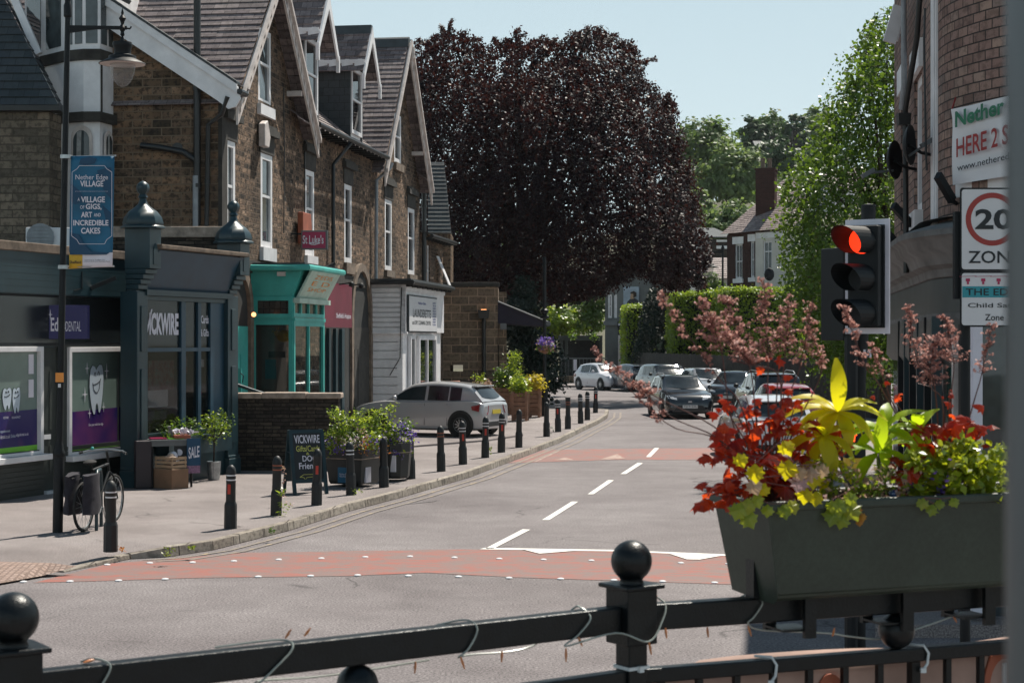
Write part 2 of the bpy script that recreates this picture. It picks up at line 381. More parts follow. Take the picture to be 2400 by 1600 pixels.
def roof_courses(mb, a, b, c, e, step=.21, lift=.022, clip=None, jag=.0):
    """slated slope as overlapping courses: eaves a->b, ridge e->c (a-e and b-c are the sloping edges)"""
    a, b, c, e = map(Vector, (a, b, c, e)); n = max(1, round(max((e - a).length, (c - b).length) / step)); nor = (b - a).cross(e - a).normalized()
    for i in range(n):
        k0, k1 = i / n, min(1, (i + 1.02) / n); l0, r0, l1, r1 = a.lerp(e, k0), b.lerp(c, k0), a.lerp(e, k1), b.lerp(c, k1)
        w = (r0 - l0).length; m = max(1, round(w / .9)) if jag else 1
        for j in range(m):
            x0, x1 = j / m, (j + 1) / m; up = lift + (rnd.uniform(-jag, jag) if jag else 0); dn = (a - e).normalized() * (rnd.uniform(-jag, jag) if jag else 0)
            p0, p1, q0, q1 = l0.lerp(r0, x0) + dn, l0.lerp(r0, x1) + dn, l1.lerp(r1, x0), l1.lerp(r1, x1)
            mb.face([p0 + nor * up, p1 + nor * up, q1 + nor * .001, q0 + nor * .001]); mb.face([p0, p1, p1 + nor * up, p0 + nor * up])
    return mb

def sash(parent, fr, t0, t1, z0, z1, d=-.1, frame='white', gl='glass', mid=.5, fw=.07, sill=None, sillm='white', curtain=True, bars=0):
    """sash window set in its opening: frame with a meeting rail, pane, sill"""
    m = MB(); m.fb(fr, t0, t0 + fw, d - .05, d + .02, z0, z1); m.fb(fr, t1 - fw, t1, d - .05, d + .02, z0, z1)
    m.fb(fr, t0 + fw, t1 - fw, d - .05, d + .017, z1 - fw, z1); m.fb(fr, t0 + fw, t1 - fw, d - .05, d + .017, z0, z0 + fw * 1.1)
    if mid: zm = z0 + (z1 - z0) * mid; m.fb(fr, t0 + fw, t1 - fw, d - .05, d + .008, zm - .03, zm + .03)
    for i in range(bars): x = t0 + (t1 - t0) * (i + 1) / (bars + 1); m.fb(fr, x - .015, x + .015, d - .05, d + .003, z0 + fw * 1.1, z1 - fw)
    o = m.build('window', frame, parent)
    g = MB().face([fr.p(t0 + .02, d - .03, z0 + .02), fr.p(t1 - .02, d - .03, z0 + .02), fr.p(t1 - .02, d - .03, z1 - .02), fr.p(t0 + .02, d - .03, z1 - .02)]).build('pane', gl, o)
    if sill: MB().fb(fr, t0 - .08, t1 + .08, -.1, .09, z0 - sill, z0 - .004).build('sill', sillm, o)
    return o

def text(s, fr, t0, t1, z0, z1, d, mat, parent, name='lettering', bold=0.0, depth=.004, shear=0, skew=0.0):
    """lettering fitted to the rectangle (t0..t1, z0..z1) on a frame; skew lifts the right end"""
    cu = bpy.data.curves.new('t', 'FONT'); cu.body = s; cu.size = 1; cu.offset = bold; cu.shear = shear; cu.space_line = .85; cu.resolution_u = 3
    o = bpy.data.objects.new('t', cu); COL.objects.link(o); dg = bpy.context.evaluated_depsgraph_get(); dg.update()
    me = bpy.data.meshes.new_from_object(o.evaluated_get(dg)); bpy.data.objects.remove(o)
    if len(me.vertices) == 0: return None
    co = [v.co.copy() for v in me.vertices]; x0, x1 = min(c.x for c in co), max(c.x for c in co); y0, y1 = min(c.y for c in co), max(c.y for c in co)
    off = OFF.get(parent.name, Vector((0, 0, 0)))
    for v, c in zip(me.vertices, co):
        a = (c.x - x0) / (x1 - x0); b = (c.y - y0) / max(1e-6, y1 - y0); dd = d(b) if callable(d) else d
        v.co = fr.p(t0 + (t1 - t0) * a, dd, z0 + (z1 - z0) * b + skew * a) - off
    me.materials.clear(); me.materials.append(M[mat]); me.name = name; metre_uv(me)
    ob = bpy.data.objects.new(name, me); _link(ob, parent); return ob

def cloud(name, pts, nors, size, mat, parent=None, aspect=.6, jitter=.5, kind=None, bend=0.0, diamond=True):
    """many small leaf faces: pts Nx3, nors Nx3"""
    n = len(pts); off = OFF.get(parent.name, Vector((0, 0, 0))) if parent is not None else Vector((0, 0, 0))
    pts = np.asarray(pts, float) - np.array(off); nors = np.asarray(nors, float) + nrg.normal(0, jitter, (n, 3)); nors /= np.maximum(np.linalg.norm(nors, axis=1), 1e-6)[:, None]
    r = nrg.normal(0, 1, (n, 3)); u = np.cross(nors, r); u /= np.maximum(np.linalg.norm(u, axis=1), 1e-6)[:, None]; v = np.cross(nors, u)
    sz = np.asarray(size) * nrg.uniform(.65, 1.35, n) if np.ndim(size) == 0 else np.asarray(size); sz = sz[:, None]
    a = u * sz * .5; b = v * sz * .5 * aspect
    co = np.stack([pts - a, pts + b * 1.0 - a * .1 + nors * sz * bend, pts + a, pts - b + a * .1 + nors * sz * bend], 1) if diamond else np.stack([pts - a - b, pts + a - b, pts + a + b, pts - a + b], 1)
    me = bpy.data.meshes.new(name); me.vertices.add(4 * n); me.vertices.foreach_set('co', co.ravel())
    me.loops.add(4 * n); me.loops.foreach_set('vertex_index', np.arange(4 * n)); me.polygons.add(n)
    me.polygons.foreach_set('loop_start', np.arange(n) * 4); me.polygons.foreach_set('loop_total', np.full(n, 4))
    me.materials.append(M[mat] if isinstance(mat, str) else mat); me.update(calc_edges=True)
    o = bpy.data.objects.new(name, me); _link(o, parent)
    if kind: o['kind'] = kind
    return o
# ---------------------------------------------------------------- ground, road, pavements
def sheet(name, pts, mat, kind='structure'):
    o = MB().face(pts).build(name, mat); o['kind'] = kind; return o
sheet('ground', [(-600, -100, -.03), (600, -100, -.03), (600, 900, -.03), (-600, 900, -.03)], 'earth')
sheet('road', [(-60, 5.5, 0), (40, 5.5, 0), (40, 130, 0), (-60, 130, 0)], 'asphalt')
KP = [(-220, 1430), (0, 1368), (150, 1341), (306, 1310), (398, 1304.6), (500, 1289), (676, 1244), (819, 1198), (944, 1165), (1100, 1119), (1265, 1056), (1316, 1036), (1365, 1011), (1405, 992), (1424, 979), (1427, 967)]
kerb = [G(*p) for p in KP]
kerb += [Vector((3.1, 64.9, 0)), Vector((1.5, 66.2, 0)), Vector((-40, 67.5, 0))]
def side(poly, i):
    a = poly[max(i - 1, 0)]; b = poly[min(i + 1, len(poly) - 1)]; d = (b - a); d.z = 0; d.normalize(); return Vector((-d.y, d.x, 0))
PV = .12
edge_z = [.015 if i < 3 else (.06 if i == 3 else PV) for i in range(len(kerb))]
m = MB(); inner = [k + side(kerb, i) * 1.1 for i, k in enumerate(kerb)]; outer = [k + side(kerb, i) * .12 for i, k in enumerate(kerb)]
for i in range(len(kerb) - 1):
    a, b, c, d = (outer[i].x, outer[i].y, edge_z[i]), (outer[i + 1].x, outer[i + 1].y, edge_z[i + 1]), (inner[i + 1].x, inner[i + 1].y, PV), (inner[i].x, inner[i].y, PV)
    m.face([a, b, c, d])
m.face([(p.x, p.y, PV) for p in inner[:-1]] + [(-40, 66.4, PV), (-40, inner[0].y, PV)])
o = m.build('pavement', 'pave'); o['kind'] = 'structure'
m = MB()
for i in range(2, len(kerb) - 1):
    a, b = kerb[i], kerb[i + 1]; L = (b - a).length; n = max(1, round(L / .91))
    for j in range(n):
        if L > 20 and j > 20: break
        p, q = a.lerp(b, j / n), a.lerp(b, (j + 1) / n); d = (q - p).normalized(); s = Vector((-d.y, d.x, 0)); g = d * .006
        z0, z1 = (edge_z[i] + (edge_z[i + 1] - edge_z[i]) * k + .006 for k in (j / n, (j + 1) / n)); jit = rnd.uniform(-.004, .004)
        m.hexa([p + g, q - g, q - g + s * .13, p + g + s * .13] + [(p + g + s * .012 + Vector((0, 0, z0 + jit))), (q - g + s * .012 + Vector((0, 0, z1 + jit))), q - g + s * .13 + Vector((0, 0, z1 + jit)), p + g + s * .13 + Vector((0, 0, z0 + jit))])
o = m.build('kerb', 'kerb', bevel=.012); o['kind'] = 'structure'
sheet('tactile_paving', [G(x, y, z) + Vector((0, 0, .004)) for x, y, z in ((0, 1367, .02), (100, 1349, .02), (180, 1327, .1), (120, 1319, .12), (0, 1316, .12), (-160, 1330, .12), (-160, 1400, .02))], 'tactile')
def strip(mb, pts, wd, z):
    L = [p + side(pts, i) * wd / 2 for i, p in enumerate(pts)]; Rr = [p - side(pts, i) * wd / 2 for i, p in enumerate(pts)]
    for i in range(len(pts) - 1): mb.face([(q.x, q.y, z) for q in (Rr[i], Rr[i + 1], L[i + 1], L[i])])
def dense(pts, n=6): return [pts[i].lerp(pts[i + 1], j / n) for i in range(len(pts) - 1) for j in range(n)] + [pts[-1]]
for off in (.22, .44):
    m = MB(); ln = dense([kerb[i] - side(kerb, i) * off for i in range(3, 16)]); strip(m, ln, .07, .0085); tag(m.build('yellow_line', 'roadyellow'), kind='structure')
redA = [(77, 1366), (468, 1354), (799, 1350), (1000, 1342), (1210, 1353), (1736, 1370), (2450, 1395), (2450, 1322), (1725, 1303), (1440, 1292), (1126, 1287), (1000, 1288), (578, 1295), (420, 1306), (255, 1321)]
sheet('red_crossing', [G(*p) + Vector((0, 0, .004)) for p in redA], 'redroad')
redB = [(1191, 1085), (1238, 1083.5), (1450, 1077), (1694, 1078), (2300, 1090), (2300, 1058), (1653, 1050), (1390, 1052), (1271, 1055)]
sheet('red_speed_table', [G(*p) + Vector((0, 0, .004)) for p in redB], 'redroad')
def mark(name, pts, mat='roadwhite', z=.008): return sheet(name, [G(*p) + Vector((0, 0, z)) for p in pts], mat)
for q in ([(1137, 1286), (1157, 1286), (1243, 1241.5), (1225, 1240.5)], [(1270, 1219), (1287, 1219), (1355, 1176), (1340, 1175.5)], [(1377, 1158.5), (1391, 1158.5), (1439, 1125.5), (1425, 1125.5)], [(1454, 1111), (1467, 1111), (1507, 1085.5), (1494, 1085)], [(1514, 1071), (1525, 1071), (1545, 1050), (1534, 1050)]):
    mark('lane_dash', q)
mark('give_way_line', [(1124, 1287.5), (1440, 1292.5), (1725, 1304), (2440, 1325), (2440, 1320), (1725, 1300.5), (1440, 1289), (1137, 1284)])
for q in ([(1222, 1288), (1265, 1298.5), (1350, 1291.5)], [(1570, 1299), (1610, 1312), (1640, 1312.5), (1690, 1303.5)]): mark('hump_triangle', q, z=.012)
for q in ([(1298, 1079), (1344, 1078), (1325, 1071.5)], [(1408, 1076.5), (1466, 1075.5), (1446, 1064)]): mark('hump_triangle', q, 'roadfaint', .008)
mark('lane_dash', [(1252, 1082), (1258, 1082), (1312, 1057), (1305, 1057)], 'roadfaint')
STUDS = [(251, 1324), (351, 1320), (451, 1318.5), (548, 1315.5), (653, 1312), (753, 1309), (856, 1306), (961, 1304.5), (1065, 1307), (1170, 1310), (1274, 1312), (1386, 1314), (1596, 1320), (1707, 1322), (1490, 1317),
         (55, 1364), (164, 1363), (278, 1361), (387, 1357.6), (605, 1352), (728, 1350), (838, 1348.6), (957, 1350), (1075, 1352), (1193, 1355), (1314, 1357), (1439, 1360), (1553, 1363), (1675, 1366)]
m = MB(); m.lathe([(.055, 0), (.052, .012), (.03, .02), (0, .021)], n=10)
st0 = m.build('road_stud', 'signwhite', smooth=40); tag(st0, 'small white square stud set across the red crossing', 'road stud', 'white studs marking the crossing')
for i, q in enumerate(STUDS):
    o = st0 if i == 0 else st0.copy()
    if i: COL.objects.link(o)
    o.location = G(*q) + Vector((0, 0, .004)); o.scale = (.75, 1.0, .7)
# manhole and patch on the road
mark('road_patch', [(930, 1184), (1012, 1176), (1030, 1172), (955, 1180)], 'asphalt2', .006)
# far side of the side street
m = MB(); m.hexa([(-30, 102, 0), (6.5, 97, 0), (6.5, 112, 0), (-30, 112, 0), (-30, 102, .12), (6.5, 97, .12), (6.5, 112, .12), (-30, 112, .12)]); tag(m.build('far_pavement', 'pave'), kind='structure')
# right-hand pavement
rk = [Vector((3.3, 15.5, 0)), Vector((4.9, 22, 0)), Vector((6.4, 30, 0)), Vector((7.9, 42, 0)), Vector((9.8, 56, 0)), Vector((11.2, 68, 0)), Vector((12.2, 90, 0))]
m = MB(); q = [(p.x, p.y, .12) for p in rk] + [(45, 90, .12), (45, 15.5, .12)]
m.face(q); m.add([(p.x, p.y, 0) for p in rk] + [(p.x, p.y, .12) for p in rk], [(i, i + 7, i + 8, i + 1) for i in range(6)])
m.face([(3.3, 15.5, 0), (45, 15.5, 0), (45, 15.5, .12), (3.3, 15.5, .12)])
tag(m.build('right_pavement', 'pave'), kind='structure')
# raised forecourt where the car is parked and terrace the photographer stands on
m = MB(); fc = [(-9, 38), (-3.55, 38.8), (-2.3, 41.2), (-.6, 43.6), (.3, 46), (-.5, 55), (-9, 55)]
m.extr([(x, y, .0) for x, y in fc], (0, 0, .165)); tag(m.build('forecourt', 'pave'), kind='structure')
m = MB(); m.extr([(-9, -6, -.02), (9, -6, -.02), (9, 8.5, -.02), (3.2, 6.7, -.02), (-4, 1.8, -.02), (-9, 1.6, -.02)], (0, 0, 1.07)); tag(m.build('terrace', 'pave'), kind='structure')
# ---------------------------------------------------------------- stone terrace on the left
TS = .1475; TF = Fr((-6.04, 35.4), (TS, 1))          # facade line: t along the street, d towards the road
tx = TF.t
def lintel(m, t0, t1, z, h=.42, hood=True):
    m.fb(TF, t0 - .12, t1 + .12, -.1, .025, z + .01, z + h)
    if hood: m.fb(TF, t0 - .24, t1 + .24, -.1, .12, z + h + .004, z + h + .16); m.fb(TF, t0 - .18, t1 + .18, -.1, .07, z + h + .165, z + h + .24)
EZ = 8.05                                           # eaves height
T_A, T_B, T_C, T_D = 0.0, 5.75, 13.9, 20.7          # party lines
GA = (.35, 5.9, 11.03)                              # gable: foot, foot, apex height
GB = (14.2, 20.35, 11.85)
WIN = [(tx(530), tx(551)), (tx(611), tx(638)), (tx(715), tx(736)), (tx(807), tx(824)), (tx(902), tx(918)), (tx(956), tx(971))]
WZ = [(TF.z(540, 520), TF.z(540, 338)), (TF.z(622, 576), TF.z(622, 366)), (TF.z(722, 600), TF.z(722, 402)), (TF.z(815, 616), TF.z(815, 433)), (TF.z(907, 634), TF.z(907, 465)), (TF.z(962, 645), TF.z(962, 485))]
zs0 = sum(z[0] for z in WZ[1:]) / 5; zs1 = sum(z[1] for z in WZ[1:]) / 5
def gable_clip(t0, t1, za, ez):
    tm = (t0 + t1) / 2; k = (za - ez) / (tm - t0)
    return [(-k, 1, ez - k * t0), (k, 1, ez + k * t1)]
def bargeboard(parent, t0, t1, za, ez, d, mat='offwhite', drop=.5, w=.28):
    tm = (t0 + t1) / 2; k = (za - ez) / (tm - t0); n = 13
    for sgn in (-1, 1):
        m = MB(); e = tm + sgn * (tm - t0 + drop / k * 1.0)
        # pierced board: two rails with shaped webs between
        def pt(f, off): return (tm + (e - tm) * f, za - k * abs(e - tm) * f - off * math.hypot(1, k))
        for o0, o1 in ((0, w * .35), (w * .8, w)):
            m.prism(TF, [pt(0, o0), pt(1, o0), pt(1, o1), pt(0, o1)] if sgn > 0 else [pt(1, o0), pt(0, o0), pt(0, o1), pt(1, o1)], d - .025, d + .025)
        for i in range(n + 1):
            f0, f1 = max(0, (i - .22) / n), min(1, (i + .22) / n); q = [pt(f0, w * .345), pt(f1, w * .345), pt(f1, w * .805), pt(f0, w * .805)]
            m.prism(TF, q if sgn > 0 else [q[1], q[0], q[3], q[2]], d - .022, d + .022)
        # moulded capping
        m.prism(TF, [pt(0, -.05), pt(1, -.05), pt(1, .03), pt(0, .03)] if sgn > 0 else [pt(1, -.05), pt(0, -.05), pt(0, .03), pt(1, .03)], d + .028, d + .09)
        m.build('bargeboard', mat, parent)
    MB().lathe([(.0, -.28), (.07, -.2), (.1, -.05), (.1, .12)], TF.p(tm, d + .06, za - .28), n=8).build('apex_drop', mat, parent)

def roof_side(mb, t0, t1, d0, d1, za, zb, **kw): ...

def terrace_house(name, label, t0, t1, wins, gable=None, side=False):
    r = thing(name, label, 'house', TF.p(t0, 0, 0)); ops = [(WIN[i][0], WIN[i][1], zs0, zs1) for i in wins]
    clips = []
    if gable:
        g0, g1, ga = gable; gm = (g0 + g1) / 2; aw = (gm - .48, gm + .5, TF.z(*( (632, 255) if side else (925, 380))), TF.z(*((632, 78) if side else (925, 265))))
        ops.append(aw)
    m = MB()
    wall(m, TF, t0, t1, 0, EZ, [o for o in ops if o[3] < EZ - .1] if not gable else [o for o in ops if o[2] < EZ - .4])
    if gable:
        k = gable_clip(g0, g1, ga - .1, EZ)
        low = [aw] if aw[2] > EZ - .4 else []
        wall(m, TF, g0, g1, EZ, ga, [(aw[0], aw[1], max(aw[2], EZ + .01), aw[3])] if aw[3] > EZ else [], clips=k)
    m.build('wall', 'stone', r)
    if side:
        m = MB(); SF = Fr(TF.p(0, 0, 0)[:2], (-1, TS)); B = 2.9; sl = math.tan(R(33.5))
        m.face([SF.p(a, 0, z) for a, z in ((B, 0), (0, 0), (0, EZ), (B, EZ + B * sl))], flip=False)
        m.f[-1] = m.f[-1]
        m.build('side_wall', 'stone_side', r)
        q = MB(); q.fb(TF, -.02, .34, -.05, .035, 0, EZ - .25); q.build('corner_quoin', 'soot_shade', r)
    # openings
    for i in wins:
        m = MB(); lintel(m, WIN[i][0], WIN[i][1], zs1, hood=True); m.build('lintel', 'soot_shade', r)
    for i in wins:
        sash(r, TF, WIN[i][0], WIN[i][1], zs0, zs1, d=-.02, fw=.13, gl='glass_pale' if i < 3 else 'glass', mid=.55, sill=.3 if i < 4 else .2, sillm='white' if i < 3 else 'dressed')
    if gable:
        sash(r, TF, aw[0], aw[1], aw[2], aw[3], d=-.02, fw=.13, gl='glass_pale', mid=.55, sill=.24, sillm='white' if side else 'dressed')
    MB().fb(TF, t0, t1, -.05, .05, zs0 - .62, zs0 - .34).build('string_course', 'soot_shade', r)
    return r
H1 = terrace_house('terraced_house', 'stone end-of-terrace house with pierced white bargeboards, nearest gable on the left', T_A, T_B, [0, 1], GA, True)
H2 = terrace_house('terraced_house', 'middle stone house with two slate dormers between the two gables', T_B, T_C, [2, 3])
H3 = terrace_house('terraced_house', 'stone gabled house at the far end of the terrace above the launderette', T_C, T_D, [4, 5], GB)
# roofs: main slopes rise from the street eaves, cross gables run back from the facade
SL = math.tan(R(40)); OV = .35
def main_roof(parent, t0, t1, back=6.0):
    m = MB(); roof_courses(m, TF.p(t0, OV, EZ - OV * SL + .12), TF.p(t1, OV, EZ - OV * SL + .12), TF.p(t1, -back, EZ + back * SL + .12), TF.p(t0, -back, EZ + back * SL + .12))
    m.build('roof', 'slate', parent)
def cross_roof(parent, g, back=9.0, d=OV):
    t0, t1, ga = g; tm = (t0 + t1) / 2; k = (ga - EZ) / (tm - t0); x = .45; m = MB()
    roof_courses(m, TF.p(t0 - x, -back, EZ - k * x + .02), TF.p(t0 - x, d, EZ - k * x + .02), TF.p(tm, d, ga + .02), TF.p(tm, -back, ga + .02), jag=.007)
    roof_courses(m, TF.p(t1 + x, d, EZ - k * x + .02), TF.p(t1 + x, -back, EZ - k * x + .02), TF.p(tm, -back, ga + .02), TF.p(tm, d, ga + .02))
    m.build('gable_roof', 'slate', parent)
    q = MB(); pr = [(-.2, -.24), (.2, -.24), (.13, .03), (.05, .09), (-.05, .09), (-.13, .03)]
    q.extr([TF.p(tm + a, d + .02, ga + .06 + b) for a, b in pr], TF.n * -(back + d)); q.build('ridge', 'lead', parent)
    bargeboard(parent, t0, t1, ga - .02, EZ, d + .04)
    for sgn, tt in ((1, t0), (-1, t1)):
        MB().bar(TF.p(tt + sgn * .9, -.05, EZ + .9 * k - .5), TF.p(tt + sgn * .9, d, EZ + .9 * k - .5), .12).build('bracket', 'offwhite', parent)
cross_roof(H1, GA); cross_roof(H3, GB); main_roof(H2, T_B - .6, T_C + .9); main_roof(H3, T_D - .8, T_D + .05, 3)
SFR = Fr(TF.p(0, 0, 0)[:2], (-1, TS))
# main roof of the end house, its verge facing the camera, and the big white verge board
m = MB(); k35 = math.tan(R(33.5)); e0 = TF.p(-.28, .42, EZ - .12); back = 6.2
m2 = TF.p(-.28, -back, EZ - .12 + (back + .42) * k35)
roof_courses(m, TF.p(-.28, .42, EZ - .1), TF.p(.9, .42, EZ - .1), TF.p(.9, -back, EZ - .1 + (back + .42) * k35), m2 + Vector((0, 0, .02)))
m.build('roof', 'slate', H1)
m = MB(); n = Vector((0, 0, 1)); a, b = TF.p(-.3, .45, EZ - .2), TF.p(-.3, -back, EZ - .2 + (back + .45) * k35)
q = [a + n * .06, b + n * .06, b - n * .55, a - n * .42, a - n * .5 + TF.n * -.22]
q = [a + n * .06, b + n * .06, b - n * .52] + [a + TF.n * -.42 - n * .23, a + TF.n * -.2 - n * .4, a + TF.n * -.04 - n * .36, a + TF.n * .06 - n * .2]
m.extr(q, TF.u * .06); m.extr([a + n * .1 - TF.u * .05, b + n * .1 - TF.u * .05, b - n * .08 - TF.u * .05, a - n * .08 - TF.u * .05], TF.u * .05); m.build('verge_board', 'white', H1)
m = MB(); m.extr([a + n * .16 - TF.u * .06, b + n * .16 - TF.u * .06, b + n * .105 - TF.u * .06, a + n * .105 - TF.u * .06], TF.u * .25); m.build('verge_slates', 'slate_dark', H1)
m = MB(); m.bar(TF.p(-.12, -2.0, EZ + 1.72), TF.p(-.12, -3.9, EZ + 2.98), .5, .1); m.build('roof_light', 'lead', H1, bevel=.02)
# gutters
def gutter(parent, t0, t1, z, d=.47, mat='gutter'):
    m = MB(); m.tube([TF.p(t0, d, z), TF.p(t1, d, z)], .065, 8)
    n = int((t1 - t0) / .45)
    for i in range(n): x = t0 + (i + .5) * (t1 - t0) / n; m.fb(TF, x - .025, x + .025, .0, d - .03, z - .09, z - .02)
    return m.build('gutter', mat, parent)
gutter(H2, T_B + .35, T_C - .1, EZ - .12); gutter(H1, -.32, .12, EZ - .25, .5)
# dormers on the middle house
def dormer(tc, w=1.45, zr=11.4, ze=10.38, z0=8.42, dd=-.12):
    dep = 3.4; hw = w / 2; m = MB()
    for s in (-1, 1):
        x = tc + s * hw; q = [TF.p(x, dd, z0 - .3), TF.p(x, dd, ze), TF.p(x, dd - dep, ze), TF.p(x, dd - dep, EZ + dep * SL * .6)]
        m.extr(q, TF.u * (-s * .08))
    o = m.build('dormer', 'slate_dark', H2)
    f = MB(); f.fb(TF, tc - hw + .02, tc + hw - .02, dd - .1, dd - .05, z0 - .3, ze); f.build('front', 'white', o)
    sash(o, TF, tc - hw + .12, tc + hw - .12, z0, ze - .12, d=dd - .0, fw=.1, gl='glass', mid=.52)
    r = MB(); k = (zr - ze) / hw; x = .22; d = dd + .42
    roof_courses(r, TF.p(tc - hw - x, dd - dep, ze - k * x), TF.p(tc - hw - x, d, ze - k * x), TF.p(tc, d, zr), TF.p(tc, dd - dep, zr), step=.27, jag=.006)
    roof_courses(r, TF.p(tc + hw + x, d, ze - k * x), TF.p(tc + hw + x, dd - dep, ze - k * x), TF.p(tc, dd - dep, zr), TF.p(tc, d, zr), step=.27); r.build('dormer_roof', 'slate', o)
    g = MB(); g.extr([TF.p(tc + a, d + .02, zr + .03 + b) for a, b in ((-.16, -.2), (.16, -.2), (.09, .05), (-.09, .05))], TF.n * -(dep + .5)); g.build('ridge', 'lead', o)
    b = MB()
    for s in (-1, 1):
        e = tc + s * (hw + x + .06); zz = ze - k * (x + .06); w2 = .26
        q = [(tc, zr + .02), (e, zz + .02), (e, zz - w2 * .8), (tc, zr - w2 * 1.5)]; b.prism(TF, q if s > 0 else q[::-1], d, d + .05)
        b.fb(TF, e - .05, e + .05, d - .02, d + .06, zz - .42, zz)
    b.build('dormer_bargeboard', 'white', o)
    b = MB()
    for i in range(9):
        c = TF.p(tc - hw - .1, dd + .3 - i * .36, ze - .12); b.lathe([(.16, -.012), (.16, .012)], c, n=10, axis='X' if abs(TF.u.x) > .5 else 'Y')
    b.bar(TF.p(tc - hw - .1, d, ze - .03), TF.p(tc - hw - .1, dd - dep, ze - .03), .03, .1); b.build('scalloped_trim', 'white', o)
for pxx in (722, 829): dormer(TF.t(pxx, -.2))
# rainwater and soil pipes
def pipe(parent, pts, r, mat, name='downpipe'):
    m = MB(); m.tube(pts, r, 8)
    for i in range(len(pts) - 1):
        a, b = Vector(pts[i]), Vector(pts[i + 1])
        if abs((b - a).normalized().z) > .9:
            for j in range(int((b - a).length / 1.8)): c = a.lerp(b, (j + .5) / max(1, int((b - a).length / 1.8))); m.tube([c - Vector((0, 0, .04)), c + Vector((0, 0, .04))], r * 1.25, 8)
    return m.build(name, mat, parent, smooth=50)
t = TF.t(781, .1); pipe(H2, [TF.p(t + .5, .45, EZ - .2), TF.p(t + .1, .15, EZ - .7), TF.p(t, .1, EZ - .8), TF.p(t, .1, 4.0)], .05, 'gutter')
t = TF.t(881, .1); pipe(H2, [TF.p(t + .6, .45, EZ - .2), TF.p(t + .55, .4, EZ - .35), TF.p(t, .12, EZ - .75), TF.p(t, .1, 4.3)], .05, 'greypipe')
t = TF.t(994, .1); pipe(H3, [TF.p(t, .1, EZ + .1), TF.p(t, .1, 3.9)], .075, 'gutter')
S2 = Fr(TF.p(0, 0, 0)[:2], (1, -TS)); sx = lambda px: S2.t(px, .12)
pipe(H1, [S2.p(sx(462), .12, TF.p(0, 0, 0).z + 10.9), S2.p(sx(462), .12, 4.9)], .075, 'gutter', 'soil_pipe')
MB().lathe([(.1, 0), (.1, .12), (.13, .13), (0, .4)], S2.p(sx(464), .12, 10.85), n=8).build('vent_cowl', 'gutter', H1)
pipe(H1, [S2.p(sx(460), .14, 6.1), S2.p(sx(460), .14, 4.8)], .07, 'greypipe', 'soil_pipe')
pipe(H1, [S2.p(sx(330), .12, 6.75), S2.p(sx(375), .12, 6.7), S2.p(sx(430), .12, 6.6), S2.p(sx(462), .12, 6.4)], .065, 'gutter', 'soil_pipe')
pipe(H1, [S2.p(sx(540), .3, EZ - .35), S2.p(sx(525), .25, EZ - .7), S2.p(sx(488), .12, EZ - .9), S2.p(sx(484), .12, 4.8)], .05, 'gutter')
m = MB().lathe([(.11, .0), (.11, .1), (.085, .1), (.085, .02)], S2.p(sx(412), .02, S2.z(412, 347)), n=14, axis='Y'); m.build('flue', 'gutter', H1)
# hanging wires
def wire(name, pts, r, mat, label, cat, group=None): return tag(MB().tube(pts, r, 5).build(name, mat), label, cat, group)
tw = TF.t(665, .03); pipe(H1, [TF.p(tw, .03, 8.6), TF.p(tw + .05, .03, 7), TF.p(tw, .03, 5.2)], .012, 'gutter', 'cable')
tw = TF.t(714, .03); pipe(H2, [TF.p(tw, .03, EZ - .2), TF.p(tw + .03, .03, 6.6), TF.p(tw, .03, 5.6)], .014, 'gutter', 'cable')

# ground floor: doorways, arches
def arch_poly(t0, t1, z0, zs, n=10):
    tm, hw = (t0 + t1) / 2, (t1 - t0) / 2
    return [(t0, z0), (t1, z0)] + [(tm + hw * math.cos(a), zs + hw * 1.25 * math.sin(a)) for a in (math.pi * i / n for i in range(n + 1))]
def arch_door(parent, t0, t1, z0, zs, door='turq'):
    m = MB(); tm, hw = (t0 + t1) / 2, (t1 - t0) / 2; n = 10
    pts = [(t0, z0)] + [(tm - hw * math.cos(math.pi * i / n), zs + hw * 1.25 * math.sin(math.pi * i / n)) for i in range(n + 1)] + [(t1, z0)]
    for (a, za), (b, zb) in zip(pts, pts[1:]):
        da, db = Vector((a - tm, 0, za - zs)), Vector((b - tm, 0, zb - zs)); g = .22
        sa = (a + (-g if za <= zs and a < tm else g if za <= zs else da.normalized().x * g), za + (0 if za <= zs else da.normalized().z * g)); sb = (b + (-g if zb <= zs and b < tm else g if zb <= zs else db.normalized().x * g), zb + (0 if zb <= zs else db.normalized().z * g))
        m.prism(TF, [(a, za), (b, zb), sb, sa][::-1], -.02, .1)
    o = m.build('doorway', 'dressed', parent)
    MB().prism(TF, pts[::-1], .004, .02).build('doorway_shade_sheet', 'inside', o)  # near-black sheet on the wall face, painted shade of the doorway
    d = MB(); d.fb(TF, t0 + .06, t1 - .06, .02, .05, z0, zs - .3); d.fb(TF, t0 + .2, t0 + .5, .05, .065, z0 + .3, zs - .9); d.fb(TF, t0 + .62, t1 - .2, .05, .065, z0 + .3, zs - .9); d.build('door', door, o)
    return o
arch_door(H1, TF.t(537), TF.t(578), 1.0, 3.3)
arch_door(H2, TF.t(826, .05), TF.t(866, .05), .5, 3.35, 'soot_shade')
MB().fb(TF, TF.t(765, .1), TF.t(825, .1), .0, .04, .4, 3.05).build('shop_shade_sheet', 'inside', H2)  # near-black sheet laid on the facade, shade of the opening painted in
d = MB(); d.fb(TF, TF.t(770, .1), TF.t(774, .1), .04, .12, .4, 3.0); d.fb(TF, TF.t(786, .1), TF.t(790, .1), .04, .12, .4, 3.0); d.fb(TF, TF.t(800, .1), TF.t(806, .1), .04, .12, .4, 3.0); d.build('door_frame', 'teal', H2)
